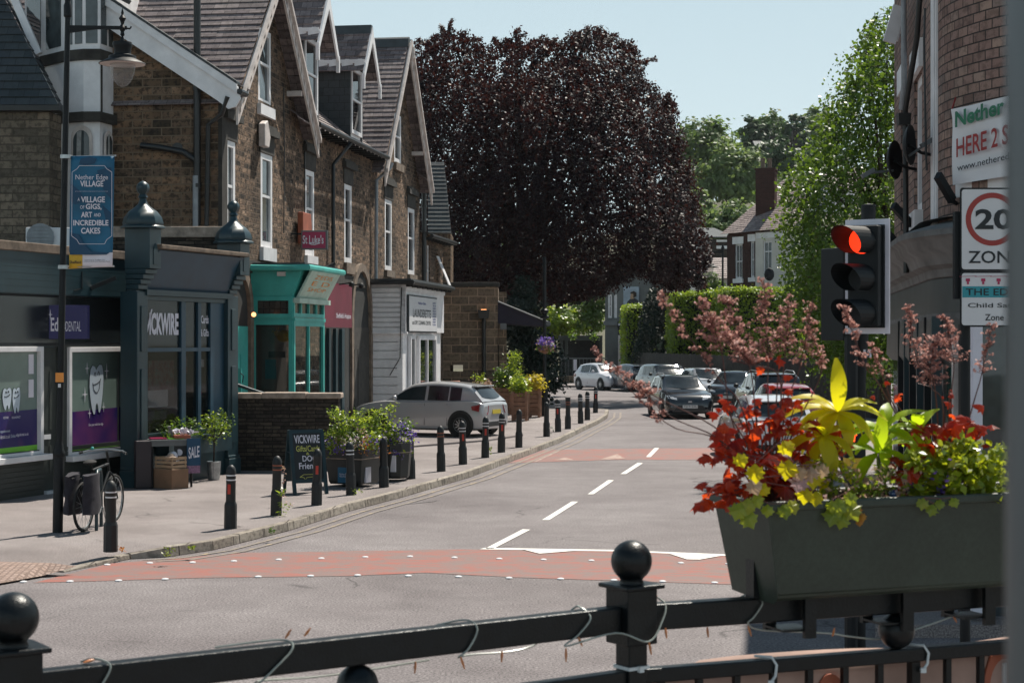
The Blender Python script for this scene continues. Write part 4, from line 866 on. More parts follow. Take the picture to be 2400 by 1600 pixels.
for i in range(n): z0 = zs_ + .01 + (zmid - .03 - zs_) * i / n; m.prism(LS, [(0, z0), (dL - .12, z0), (dL - .12, z0 + (zmid - zs_) / n - .03), (0, z0 + (zmid - zs_) / n - .03)], -.1, -.065)
m.build('boarding', 'white', LB)
m = MB(); m.fb(LS, dL - .14, dL + .015, -.02, .03, zmid, zt_); m.fb(LS, dL - .26, dL - .1, -.12, -.06, zs_, zmid - .02); m.fb(LS, -.02, dL + .05, -.1, .05, zmid - .05, zmid + .01); m.build('corner_post', 'white', LB)
m = MB(); m.extr([TF.p(l0 - .3, -.05, zt_ + .02), TF.p(l0 - .3, dL + .22, zt_ + .02), TF.p(l1 + .2, dL + .22, zt_ + .02), TF.p(l1 + .2, -.05, zt_ + .02)], (0, 0, .1)); m.build('flat_roof', 'lead', LB)
m = MB(); m.tube([TF.p(l0 - .3, -.05, zt_ + .02), TF.p(l0 - .3, dL + .25, zt_ + .02), TF.p(l1 + .25, dL + .25, zt_ + .02)], .07, 8)
for i in range(9): x = l0 + (l1 - l0) * i / 8; m.fb(TF, x - .03, x + .03, dL + .02, dL + .24, zt_ - .1, zt_ - .02)
m.build('gutter', 'gutter', LB)
m = MB(); m.fb(TF, l0, l1, dL + .0, dL + .03, zt_ - .2, zt_ - .02); m.build('frieze', 'white', LB)
s0, s1 = tf(954, dL), tf(1019, dL); sz = lambda y, x: TF.z(x, y, dL); q = [(s0, sz(775, 954)), (s1, sz(778, 1019)), (s1, sz(703, 1019)), (s0, sz(692, 954))]; s_lo, s_hi = sz(776, 985), sz(697, 985)
o = MB().fb(TF, s0, s1, dL + .02, dL + .07, s_lo, s_hi).build('sign_board', 'signwhite', LB); sf = lambda f: s0 + (s1 - s0) * f; sh = lambda f: s_lo + (s_hi - s_lo) * f
MB().fb(TF, s0 - .05, s1 + .05, dL + .015, dL + .06, s_lo - .04, s_hi + .04).build('sign_frame', 'ink', o)
text('Nether Edge', TF, sf(.3), sf(.58), sh(.76), sh(.86), dL + .073, 'blueink', o, bold=.02); text('LAUNDERETTE', TF, sf(.12), sf(.76), sh(.4), sh(.64), dL + .073, 'ink', o, bold=.012); text('and DRY CLEANING CENTRE', TF, sf(.1), sf(.76), sh(.19), sh(.31), dL + .073, 'ink', o, bold=.015)
for i, s in enumerate(('DUVETS', 'TABLE LINEN', 'CURTAINS', 'SERVICE WASH', 'ALTERATIONS', 'LEATHERS', 'SUEDES', 'IRONING', 'RUGS')): text(s, TF, sf(.83), sf(.95), sh(.84 - i * .082), sh(.89 - i * .082), dL + .073, 'blueink', o, bold=.02)
w0, w1_, w2, w3 = tf(955, dL - .1), tf(967, dL - .1), tf(975, dL - .1), tf(1016, dL - .1)
framed(TF, w0, w1_, 1.15, zmid - .1, LB, d=dL - .02, f=.1, gl='glass', mat='white'); framed(TF, w2, w3, 1.15, zmid - .1, LB, d=dL - .02, f=.12, mull=1, gl='glass', mat='white')
MB().fb(TF, w2, w3, dL - .09, dL - .03, .6, 1.1).build('lower_panel', 'offwhite', LB)
m = MB(); m.tube([TF.p(l0 - .05, .95, 4.2), TF.p(l0 - .05, .93, 3.6), TF.p(l0 - .05, .9, 2.2), TF.p(l0 - .04, .6, 1.7)], .015, 5); m.build('cable', 'gutter', LB)
# quoined end pier and wall lamp beside the launderette
qp = MB()
for i in range(18): qp.fb(TF, l1 + .12 + (i % 2) * .03, l1 + .62, -.1, .55 + (i % 2) * .04, .17 + i * .24, .17 + i * .24 + .225)
tag(qp.build('quoin_pier', 'dressed', bevel=.015), 'pale quoined stone pier at the right end of the launderette', 'pier')
# ---------------------------------------------------------------- stone cafe block and its awning
CB = thing('cafe_block', 'square flat-roofed sandstone block behind the parked silver car', 'building', P(1100, 960, 61)); YC = 61; CF = Fr((P(1036, 800, YC).x, YC), (1, 0)); c1 = CF.t(1167); ztc = CF.z(1100, 672)
m = MB(); wall(m, CF, -.8, c1, .1, ztc, [(CF.t(1055), CF.t(1085), CF.z(1070, 870), CF.z(1070, 855))], rev=.2); m.extr([CF.p(c1, 0, .1), CF.p(c1, -5, .1), CF.p(c1, -5, ztc), CF.p(c1, 0, ztc)], (-.01, 0, 0)); m.build('wall', 'stone_block', CB)
m = MB(); m.fb(CF, -.8, c1 + .06, -.4, .06, ztc + .003, ztc + .16); m.build('coping', 'soot_shade', CB, bevel=.02); MB().extr([CF.p(-.8, -.3, ztc), CF.p(c1, -.3, ztc), CF.p(c1, -5, ztc), CF.p(-.8, -5, ztc)], (0, 0, .02)).build('flat_roof', 'lead', CB)
pp = CF.t(1134); MB().tube([CF.p(pp, .1, .2), CF.p(pp, .1, CF.z(1134, 740))], .075, 8).build('downpipe', 'gutter', CB); q = CF.z(1134, 733); m = MB(); m.box(CF.p(pp, .16, q - .05), (.34, .28, .3), taper=1.25); m.build('hopper', 'gutter', CB)
MB().box(CF.p(pp, .18, q + .1), (.2, .06, .05)).build('hopper_lamp', glow('lamp_warm', (1, .4, .15), 1.5), CB)
m = MB(); m.fb(CF, CF.t(1169), CF.t(1187), -1, -.6, .1, CF.z(1175, 683)); m.build('chimney', 'stone_block', CB)
AW = thing('awning', 'dark purple sloping awning on the right side of the sandstone block', 'awning', P(1225, 760, 62)); a0, a1 = P(1167, 708, 61), P(1284, 757, 61); dv = Vector((.9, 6, 0))
m = MB(); m.extr([a0, a1, a1 - Vector((0, 0, .12)), a0 - Vector((0, 0, .75)), ], Vector((.35, 0, 0)) * 0 + Vector((0, 5, 0))); m.build('canopy', 'purple_cloth', AW)
m = MB(); m.tube([a1 + Vector((.02, -.05, -.02)), a1 + Vector((.02, 5, -.02))], .09, 8); m.tube([a0 + Vector((0, -.06, .02)), a1 + Vector((0, -.06, .04))], .035, 6); m.build('front_bar', 'signgrey', AW)
m = MB(); m.tube([P(1185, 748, 61.3), P(1275, 752, 61.3)], .03, 6); m.build('arm', 'black', AW)
m = MB(); m.box(P(1180, 765, 60.8), (.22, .22, .22)); m.build('heater', 'signgrey', AW)
m = MB()
for x in (1169, 1186, 1225): m.tube([P(x, 960, 62), P(x, 808 + (x - 1169) * .35, 62)], .03, 6)
m.tube([P(1169, 808, 62), P(1225, 826, 62)], .03, 6); m.tube([P(1169, 868, 62), P(1225, 872, 62)], .02, 6); wsn = m.build('wind_screen', 'black'); tag(wsn, 'black tubular frame screen under the purple awning', 'screen')
# ---------------------------------------------------------------- house at far left with white oriel
LH = thing('corner_house', 'stone house with dark slate roof and white oriel bay at far left', 'house', P(60, 700, 34.6)); HF = Fr((P(0, 500, 34.6).x, 34.6), (1, 0)); h1 = HF.t(116); hz = HF.z(60, 262)
m = MB(); wall(m, HF, -4, h1, 3, hz); q = [HF.p(h1, 0, 3), P(144, 800, 35.3), P(144, 262, 35.3), HF.p(h1, 0, hz)]; q[1].z = 3; q[2].z = hz; m.face(q); m.build('wall', 'stone_left', LH)
m = MB(); m.fb(HF, -4, h1 + .25, -.3, .2, hz, hz + .14); m.build('gutter', 'gutter', LH)
m = MB(); roof_courses(m, P(-300, 247, 34.4), P(137, 247, 34.4), P(-8, -40, 36.2), P(-300, -40, 36.2), step=.24); roof_courses(m, P(137, 247, 34.4), P(150, 258, 35.2), P(6, -40, 36.9), P(-8, -40, 36.2), step=.24); m.build('roof', 'slate_dark', LH)
oc = P(205, 300, 36.6); TW = [(58, 37.0), (102, 36.1), (150, 35.45), (196, 35.2), (234, 35.2), (270, 35.85)]
def ring(y): return [P(x, 700, Y) * 1 for x, Y in TW]
def tower(y0, y1, mat, name, grow=0.0):
    m = MB(); pts = []
    for x, Y in TW: p = P(x, 700, Y); v = Vector((p.x - oc.x, p.y - oc.y - .5, 0)); v.normalize(); pts.append(Vector((p.x, p.y, 0)) + v * grow)
    za, zb2 = H - (y1 - HY) / F * 35.5, H - (y0 - HY) / F * 35.5
    pts += [Vector((pts[-1].x, 39.5, 0)), Vector((pts[0].x, 39.5, 0))]; m.extr([p + Vector((0, 0, za)) for p in pts], (0, 0, zb2 - za)); return m.build(name, mat, LH)
tower(-60, 125, 'white', 'upper_bay'); tower(122, 147, 'soot_shade', 'upper_moulding', .08); tower(146, 272, 'white', 'apron_panel', .02); tower(268, 290, 'soot_shade', 'lower_moulding', .14); tower(289, 560, 'white', 'lower_bay', -.02)
for (xa, Ya), (xb, Yb), nn in ((TW[1], TW[2], 1), (TW[2], TW[3], 2), (TW[3], TW[4], 1), (TW[0], TW[1], 1), (TW[4], TW[5], 2)):
    A, B = P(xa, 700, Ya), P(xb, 700, Yb); fr = Fr(A[:2], (B - A)[:2]); L = (Vector(B[:2]) - Vector(A[:2])).length
    for i in range(nn):
        a, b = L * (i + .14) / nn, L * (i + .86) / nn; zlo, zhi = H + (797 - 108) / F * 35.5, H + 860 / F * 35.5
        MB().fb(fr, a, b, .0, .012, zlo, zhi).build('upper_pane', 'glass_pale', LH)
for x0, x1, Ya, Yb in ((170, 218, 35.32, 35.2), (241, 258, 35.32, 35.62)):
    A, B = P(x0, 700, Ya), P(x1, 700, Yb); fr = Fr(A[:2], (B - A)[:2]); L = (Vector(B[:2]) - Vector(A[:2])).length; z0, zs = 4.7, H + (797 - 325) / F * 35.5
    n = 10; pts = [(0, z0)] + [(L / 2 - L / 2 * math.cos(math.pi * i / n), zs + L / 2 * math.sin(math.pi * i / n)) for i in range(n + 1)] + [(L, z0)]
    MB().prism(fr, pts[::-1], .03, .06).build('arch_frame', 'offwhite', LH); q = [(L / 2 + (a - L / 2) * .78, z0 + (b - z0) * .96) for a, b in pts]; MB().prism(fr, q[::-1], .062, .07).build('arch_pane', 'glass_pale', LH); MB().prism(fr, [(L * .2, z0), (L * .4, z0), (L * .52, zs + L * .3), (L * .3, zs + L * .2)][::-1], .071, .075).build('curtain', 'curtain', LH)
m = MB(); a, b = P(95, -60, 35.0), P(196, 270, 35.0); m.bar(P(22, -30, 35.9), P(90, 128, 35.6), .16, .1, up=(0, 1, 0)); m.build('raking_board', 'white', LH)
MB().bar(P(234, 148, 35.25), P(234, 270, 35.25), .1, .08, up=(0, 1, 0)).build('corner_strip', 'soot_shade', LH)
# ---------------------------------------------------------------- bollards
BOL = [(259, 1292, 'w', 0), (540, 1238, 'w', 1), (647, 1207, 'r', 0), (742, 1183, 'n', 1), (823, 1159, 'w', 0), (900, 1141, 'n', 0), (963, 1121.5, 'n', 0), (1034, 1104, 'r', 0), (1085, 1087.6, 'w', 1), (1137, 1072, 'w', 1), (1175, 1059.5, 'w', 1), (1216, 1048, 'n', 0), (1281, 1022.5, 'n', 0), (1308, 1011.6, 'w', 1), (1331, 1005, 'flat', 0), (1361, 992, 'w', 0), (1376.5, 984, 'w', 0), (1395.5, 967, 'w', 1)]
BL = ['black bollard with two white bands nearest the lamp post and bicycle', 'black bollard with a red tag hanging by a string below its white bands', 'black bollard with thin red bands and weeds growing at its foot', 'plain black bollard with a red reflector in front of the chalkboard', 'white-banded bollard in front of the large square flower tub', 'plain bollard between the two flower tubs', 'plain bollard just right of the second flower tub', 'bollard with faint red bands left of the silver car', 'banded bollard with red reflector in front of the rear wheel of the silver car', 'banded bollard with red reflector and a green weed at its foot beside the silver car', 'banded bollard with red reflector at the back corner of the silver car', 'plain bollard standing in front of the timber planters', 'plain bollard with a weed beside it, first after the timber planters', 'banded bollard with a red reflector right of the timber planters', 'flat-topped bollard that has lost its domed cap', 'white-banded bollard just past the flat-topped one', 'slim banded bollard second from the kerb corner', 'farthest bollard, at the kerb corner by the side street']
def bollard(kind, refl):
    r = thing('bollard', 'x', 'bollard', local=True); h = .92
    m = MB(); c = .75
    def oct_(w, z): k = w * .42; return [(-w, -k, z), (-k, -w, z), (k, -w, z), (w, -k, z), (w, k, z), (k, w, z), (-k, w, z), (-w, k, z)]
    lv = [oct_(.088, 0), oct_(.086, .34), oct_(.074, .38)]; k = len(m.v)
    for q in lv: m.v += [Vector(p) for p in q]
    for i in range(2):
        for j in range(8): m.f.append([k + i * 8 + j, k + i * 8 + (j + 1) % 8, k + i * 8 + 8 + (j + 1) % 8, k + i * 8 + 8 + j]); m.mi.append(0)
    m.build('base', 'bollard', r, bevel=.008)
    prof = [(.072, .37), (.069, .66), (.071, .665), (.071, .78), (.074, .785), (.074, .8)]
    prof += [(.074 * math.cos(a), .8 + .115 * math.sin(a)) for a in (R(15), R(35), R(55), R(72), R(90))] if kind != 'flat' else [(.076, .81), (.076, .9), (.0, .902)]
    MB().lathe(prof, n=16).build('shaft', 'bollard', r, smooth=35)
    if kind in 'wr' or kind == 'flat':
        for z in (.7, .765):
            MB().lathe([(.0725, z - .009), (.0735, z), (.0725, z + .009)], n=16).build('band', 'band' if kind == 'w' else 'rust', r, smooth=60)
    if refl:
        m = MB(); q = Fr((0, 0), (1, 0)); m.fb(q, -.022, .022, .05, .074, .5, .64); m.build('reflector', 'red', r)
    return r
BPROTO = {}
for i, (x, y, k, rf) in enumerate(BOL):
    key = (k, rf)
    if key in BPROTO: o = copy_tree(BPROTO[key])
    else: o = BPROTO[key] = bollard(k, rf)
    p = G(x, y, PV); o.location = p; o.rotation_euler = (R(rnd.uniform(-1, 1)), R(rnd.uniform(-1.5, 1.5)), R(rnd.uniform(-14, 14))); s = .93 + .07 * min(1, max(0, (p.y - 20) / 30)); o.scale = (s, s, s + .02)
    tag(o, BL[i], 'bollard', 'bollards along the kerb')
# ---------------------------------------------------------------- lamp posts
def lantern(parent, top, s=1.0):
    """hanging swan lantern, its hook at top"""
    pr = [(0, 0), (.03, -.02), (.05, -.1), (.02, -.14), (.045, -.2), (.05, -.24), (.2, -.26), (.215, -.3), (.2, -.37), (.185, -.4), (.18, -.52), (.29, -.56), (.3, -.62), (.34, -.64), (.5, -.72), (.51, -.735), (.48, -.735)]
    pr = [(r * s, h * s) for r, h in pr]
    MB().lathe(pr, top, n=20).build('lantern_hood', 'black', parent, smooth=35)
    MB().lathe([(.49 * s, -.737 * s), (.3 * s, -.7 * s), (.02 * s, -.69 * s)], top, n=20).build('reflector', 'offwhite', parent, smooth=40)
    MB().lathe([(.27 * s, -.715 * s), (.275 * s, -.8 * s), (.25 * s, -.95 * s), (.19 * s, -1.1 * s), (.1 * s, -1.2 * s), (0, -1.24 * s)], top, n=20).build('glass_bowl', 'bowl', parent, smooth=60)
M['bowl'] = glass('lantern_bowl', (.35, .34, .34), .05, alpha=.35)
LP = thing('lamp_post', 'tall black street lamp post with hanging lantern and a blue banner fixed to it', 'street lamp', G(135, 1247, PV)); b = G(135, 1247, PV); YP = b.y
tp = P(160, -20, YP); ax = lambda y: Vector((b.x + (tp.x - b.x) * (797 + 450 - y) / (1247 + 20), YP, H - (y - HY) / F * YP))
m = MB(); m.tube([b, ax(1070)], .068, 14); m.lathe([(.066, 0), (.08, .02), (.08, .06), (.062, .1), (.062, .13), (.048, .2)], ax(1070), n=14); m.build('base_sleeve', 'black', LP, smooth=35)
m = MB(); m.tube([ax(1065), ax(400), ax(40)], [.046, .042, .036], 12); m.lathe([(.036, 0), (.055, .02), (.055, .16), (.04, .2), (.04, .26), (.055, .3), (.07, .36), (.05, .42), (.02, .46), (.0, .52)], ax(42), n=12); m.build('pole', 'black', LP, smooth=40)
hk = P(287, 66, YP); m = MB(); a = ax(64); m.bar(a, hk + Vector((.06, 0, 0)), .04, .045); m.extr([a + Vector((.02, -.015, -.0)), a + Vector((.02, -.015, -.08)), a + Vector((.45, -.015, -.02))], (0, .03, 0)); m.tube([hk + Vector((.0, 0, 0)), hk + Vector((.1, 0, -.01)), hk + Vector((.12, 0, .02))], .012, 6); m.lathe([(.025, -.05), (.05, 0), (.02, .05), (.03, .09), (.05, .13), (.015, .18), (.02, .2), (0, .28)], hk, n=10); m.build('arm', 'black', LP, smooth=35)
lantern(LP, hk - Vector((0, 0, .03)), .62)
m = MB(); 
for y in (368, 626): q = ax(y); m.box(q + Vector((.02, -.01, 0)), (.13, .13, .05)); m.tube([q, P(272 if y < 500 else 268, y - 3 if y < 500 else y - 2, YP)], .012, 6)
m.build('banner_bracket', 'zinc', LP)
wb = MB().box(ax(884) + Vector((.0, -.06, 0)), (.105, .01, .125)); wo = wb.build('warning_plate', 'orange', LP); MB().box(ax(903) + Vector((-.0, -.055, 0)), (.035, .01, .05)).build('small_tag', 'signwhite', LP)
BN = thing('banner', 'blue fabric banner about a village of gigs, art and incredible cakes on the lamp post', 'banner', P(216, 628, YP)); 
BF = Fr((P(166, 500, YP - .02).x, YP - .02), (1, -.0)); bx = lambda x: BF.t(x); bz = lambda y: H - (y - HY) / F * (YP - .02)
m = MB(); nx, ny = 10, 16
def bpt(i, j):
    u, v = i / nx, j / ny; x = 166 + (268 - 166) * u - 4 * v; y = 366 + (624 - 366) * v + (6 * (1 - u) if v > .9 else 0)
    return BF.p(bx(x), .012 * math.sin(u * 5 + v * 3) * (v + .2), bz(y))
m.v = [bpt(i, j) for j in range(ny + 1) for i in range(nx + 1)]
for j in range(ny):
    for i in range(nx): k = j * (nx + 1) + i; m.f.append([k, k + nx + 1, k + nx + 2, k + 1]); m.mi.append(0 if j < 14 else (1 if i < 3 else 2))
cl = m.build('cloth', ['banner_blue', 'yellow', 'lilac'], BN, smooth=60); sol = cl.modifiers.new('s', 'SOLIDIFY'); sol.thickness = .004
dB_ = .024
def bt(s, x0, x1, y0, y1, mat='lilac', bold=.0): text(s, BF, bx(x0), bx(x1), bz(y1), bz(y0), dB_, mat, BN, bold=bold, depth=.001)
bt('Nether Edge', 178, 254, 410, 425); bt('VILLAGE', 189, 243, 424, 438, bold=.025); bt('A', 183, 188, 464, 472); bt('VILLAGE', 191, 247, 461, 475, bold=.025); bt('OF', 189, 199, 482, 490); bt('GIGS,', 202, 239, 478, 493, bold=.025); bt('ART', 191, 217, 497, 510, bold=.025); bt('AND', 221, 237, 500, 508, bold=.01); bt('INCREDIBLE', 173, 255, 516, 529, bold=.025); bt('CAKES', 191, 236, 534, 548, bold=.025)
bt('Sheffield', 164, 191, 611, 618, 'ink', .02); bt('Supported by Sheffield City\nCouncil Economic Recovery Fund', 199, 258, 608, 615, 'ink')
m = MB(); bp = [(170, 408), (170, 404), (182, 396), (187, 389), (246, 389), (251, 396), (263, 404), (263, 553), (251, 562), (246, 572), (187, 572), (181, 562), (169, 553), (170, 408)]
for (xa, ya), (xb, yb) in zip(bp, bp[1:]): m.bar(BF.p(bx(xa), dB_, bz(ya)), BF.p(bx(xb), dB_, bz(yb)), .006, .003, up=(0, 1, 0))
for i in range(26): m.box(BF.p(bx(178 + i * 3), dB_, bz(449)), (.008, .003, .005))
m.build('border', 'lilac', BN)
m = MB(); 
for q in ([(190, 372), (210, 368), (228, 372), (222, 384), (200, 388), (186, 384)], [(228, 400), (262, 392), (264, 470), (248, 452), (240, 436)], [(166, 430), (186, 446), (200, 470), (176, 480), (166, 470)], [(165, 545), (186, 550), (196, 570), (215, 590), (258, 592), (250, 597), (164, 597)], [(240, 480), (262, 500), (262, 540), (250, 520)]):
    m.prism(BF, [(bx(a), bz(b_)) for a, b_ in q][::-1] if False else [(bx(a), bz(b_)) for a, b_ in q], .0165, .018)
m.build('printed_shapes', 'banner_dark', BN)
# second lamp post with flower basket, by the timber planters
L2 = thing('lamp_post', 'dark lamp post carrying a purple flower basket by the dark conifer', 'street lamp', G(1276, 975, PV)); b = G(1276, 975, PV); m = MB(); m.tube([b, b + Vector((0, 0, 1.3))], .11, 12); m.tube([b + Vector((0, 0, 1.3)), b + Vector((0, 0, 5.4))], .06, 10); m.lathe([(.06, 0), (.16, .03), (.16, .1), (.07, .14), (.14, .24), (.14, .3), (.06, .36)], b + Vector((0, 0, 3.3)), n=12); m.build('pole', 'black', L2, smooth=40)
# far lamp post by the brick house, its lantern hanging left
q = P(1693, 870, 88); L3 = thing('lamp_post', 'distant black lamp post with lantern in front of the brick house', 'street lamp', (q.x, q.y, .12)); m = MB(); m.tube([Vector((q.x, q.y, .1)), P(1694, 580, 88)], [.06, .05], 8); m.lathe([(.05, 0), (.09, .1), (.09, .2), (.0, .45)], P(1694, 590, 88), n=8); m.bar(P(1694, 590, 88), P(1660, 590, 88), .07); m.build('pole', 'black', L3); lantern(L3, P(1660, 592, 88), 1.05)
# ---------------------------------------------------------------- chalkboard
AB = thing('chalkboard', 'folding chalkboard advertising gifts, cards and DOG Friendly in white chalk', 'chalkboard', G(712, 1158, PV) + Vector((0, .2, 0)), local=True); AB.rotation_euler = (0, 0, R(27))
w_, h_ = .62, 1.1; an = R(13); AFp = lambda t, d, z: Vector((t, -.27 + math.sin(an) * z - d * math.cos(an), z * math.cos(an) + d * -math.sin(an) * 0 + d * math.sin(an)))
class AFr:
    u = Vector((1, 0, 0))
    def p(s, t, d, z): return AFp(t, d, z)
af = AFr()
m = MB()
for a, b_, c, e in ((-w_ / 2, -w_ / 2 + .06, 0, h_), (w_ / 2 - .06, w_ / 2, 0, h_), (-w_ / 2 + .06, w_ / 2 - .06, h_ - .06, h_), (-w_ / 2 + .06, w_ / 2 - .06, .2, .26)): m.fb(af, a, b_, -.02, .02, c, e)
m.build('frame', 'signgrey2', AB) if 'signgrey2' in M else m.build('frame', 'teal', AB)
MB().fb(af, -w_ / 2 + .05, w_ / 2 - .05, -.01, .006, .22, h_ - .05).build('board', 'ink', AB)
m = MB(); bk = lambda t, z: Vector((t, .27 - math.sin(an) * z, z * math.cos(an)))
for x in (-w_ / 2 + .03, w_ / 2 - .03): m.bar(bk(x, 0), bk(x, h_), .05, .04)
m.extr([bk(-w_ / 2 + .05, .2), bk(w_ / 2 - .05, .2), bk(w_ / 2 - .05, h_ - .05), bk(-w_ / 2 + .05, h_ - .05)], (0, .015, 0)); m.bar(bk(-w_ / 2 + .03, .72), AFp(-w_ / 2 + .03, 0, .72), .02); m.build('rear_frame', 'teal', AB)
for s, a, b_, c, e, mm in (('VICKWIRE', -.22, .23, .86, 1.02, 'lilac'), ('Gifts/Cards', -.2, .22, .68, .8, 'limechalk'), ('&', -.03, .03, .62, .67, 'limechalk'), ('DOG', -.1, .13, .48, .6, 'lilac'), ('Friendly', -.2, .23, .3, .46, 'lilac')) if False else (('VICKWIRE', -.22, .23, .87, 1.01, 'lilac'), ('Gifts/Cards', -.2, .22, .73, .83, 'limechalk'), ('&', -.03, .03, .67, .715, 'limechalk'), ('DOG', -.1, .15, .56, .66, 'lilac'), ('Friendly', -.17, .23, .4, .54, 'lilac')):
    M.setdefault('limechalk', paint('lime_chalk', (.5, .5, .12), .8, .2, 9)); text(s, af, a, b_, c, e, .01, mm, AB, bold=.012)
m = MB(); pts = [(-.17, .3), (-.1, .34), (.05, .34), (.16, .36), (.2, .32), (.15, .3), (.12, .25), (.09, .3), (-.05, .29), (-.08, .25), (-.1, .29), (-.17, .3)]
for p, q in zip(pts, pts[1:]): m.bar(AFp(p[0], .012, p[1]), AFp(q[0], .012, q[1]), .008, .003, up=(0, 1, 0))
m.build('dog_drawing', 'limechalk', AB)
# ---------------------------------------------------------------- sale table and goods outside the gift shop
YT = 29.7; ST_ = Fr((P(350, 1030, YT).x, YT), (.93, .37)); tt = lambda x: ST_.t(x); tz_ = lambda y: H - (y - HY) / F * YT
tb = thing('sale_table', 'grey folding table piled with sale goods outside the teal gift shop', 'table', ST_.p(.5, 0, PV)); t0, t1 = tt(353), tt(458); zt = .93
m = MB(); m.fb(ST_, t0, t1, -.5, 0, zt, zt + .03); m.build('top', 'signgrey', tb); m = MB(); m.fb(ST_, t0, t1, -.5, -.02, zt - .08, zt - .002); m.build('apron', 'signgrey', tb)
for a in (t0 + .04, t1 - .06):
    for d in (-.06, -.46): m = MB(); m.bar(ST_.p(a, d, PV), ST_.p(a, d, zt - .08), .035); m.build('leg', 'black', tb)
cl = thing('sale_cloth', 'blue hanging cloth lettered SALE with a lilac fringe', 'cloth', ST_.p(t1, 0, .5)); c0, c1 = tt(437), tt(469)
MB().fb(ST_, c0, c1, .02, .035, tz_(1093), zt + .05).build('cloth', 'banner_dark', cl); MB().fb(ST_, c0 + .005, c1 - .005, .021, .032, tz_(1111), tz_(1093) - .002).build('fringe', 'mauve', cl) if 'mauve' in M else None
M['mauve'] = paint('mauve_fringe', (.25, .14, .22), .9, .4, 30)
MB().fb(ST_, c0 + .005, c1 - .005, .021, .032, tz_(1111), tz_(1093) - .002).build('fringe', 'mauve', cl); text('SALE', ST_, c0 + .03, c1 - .02, tz_(1077), tz_(1050), .037, 'lilac', cl, bold=.02, skew=.03)
def bx_(name, x0, x1, y0, y1, mat, label, cat, d0=.0, d1=.3, bevel=.006): return tag(MB().fb(ST_, tt(x0), tt(x1), d0, d1, tz_(y1), tz_(y0)).build(name, mat, bevel=bevel), label, cat)
cb = thing('cardboard_box', 'brown cardboard box on the pavement under the sale table', 'box', G(400, 1146, PV)); q = G(400, 1143, PV); m = MB()
m.box(q + Vector((0, 0, .17)), (.5, .38, .34), R(-38)); m.build('carton', 'cardboard', cb, bevel=.006); MB().box(q + Vector((0, 0, .343)), (.47, .35, .006), R(-38)).build('lid_tape', 'palewood', cb)
cr = thing('crate', 'slatted wooden crate of scarves on top of the cardboard box', 'crate', q + Vector((0, 0, .35))); rm = Matrix.Rotation(R(-38), 3, 'Z'); m = MB()
for i in range(3):
    for s in (-1, 1): m.box(q + rm @ Vector((0, s * .16, 0)) + Vector((0, 0, .385 + i * .07)), (.46, .012, .045), R(-38)); m.box(q + rm @ Vector((s * .22, 0, 0)) + Vector((0, 0, .385 + i * .07)), (.012, .31, .045), R(-38))
for sx_ in (-1, 1):
    for s in (-1, 1): m.box(q + rm @ Vector((sx_ * .21, s * .15, 0)) + Vector((0, 0, .455)), (.025, .025, .2), R(-38))
m.build('slats', 'palewood', cr)
for i in range(9): o = MB().ball(q + rm @ Vector((rnd.uniform(-.17, .17), rnd.uniform(-.1, .1), 0)) + Vector((0, 0, rnd.uniform(.44, .56))), (rnd.uniform(.06, .1), .05, rnd.uniform(.05, .09)), 8, 6).build('folded_scarf', ['offwhite', 'coping', 'lilac'][i % 3], smooth=60); tag(o, 'pale folded scarf heaped in the slatted crate', 'scarf', 'scarves in the crate')
tag(MB().fb(ST_, tt(411), tt(437), -.1, -.06, tz_(1072), tz_(1040)).build('tote_bag', 'ink'), 'black bag with a pale ring hanging under the sale table', 'bag'); 
o = MB().lathe([(.045, 0), (.06, 0), (.06, .008), (.045, .008)], ST_.p(tt(421), -.05, tz_(1062)), n=12, axis='Y').build('bag_ring', 'lilac'); o.parent = bpy.data.objects['tote_bag']
tag(MB().fb(ST_, tt(316), tt(356), -.35, .1, PV, 1.0).build('storage_bin', 'plumbox', bevel=.02) if 'plumbox' in M else MB().fb(ST_, tt(318), tt(356), -.35, .0, PV, .95).build('storage_bin', paint('dark_plum', (.02, .013, .018), .5, .2, 3), bevel=.02), 'dark plum storage bin left of the sale table', 'bin')
g = MB(); g.fb(ST_, t0 + .02, t0 + .3, -.3, -.1, zt + .032, zt + .06); tag(g.build('card_stack', 'pinkred'), 'pink and white card stack at the left end of the sale table', 'cards')
g = MB(); g.fb(ST_, t0 + .33, t0 + .6, -.35, -.08, zt + .032, zt + .05); tag(g.build('leaflet', 'lime'), 'green patterned leaflet lying on the sale table', 'leaflet')
tr = thing('goods_tray', 'shallow orange wooden tray of white crumpled goods on the sale table', 'tray', ST_.p(tt(430), -.2, zt + .03)); MB().fb(ST_, tt(411), tt(449), -.4, -.08, zt + .034, zt + .1).build('tray', 'rust', tr, bevel=.005)
cloud('paper', [tuple(ST_.p(tt(431) + rnd.gauss(0, .1), -.24 + rnd.gauss(0, .06), zt + .13 + abs(rnd.gauss(0, .035)))) for _ in range(60)], np.tile((0, 0, 1), (60, 1)), .08, 'lilac', tr, jitter=.8, diamond=False)
g = MB(); g.bar(ST_.p(tt(412), -.3, zt + .08), ST_.p(tt(402), -.3, zt + .25), .12, .03); tag(g.build('display_card', 'signgrey'), 'grey card propped up at the back of the sale table', 'card')
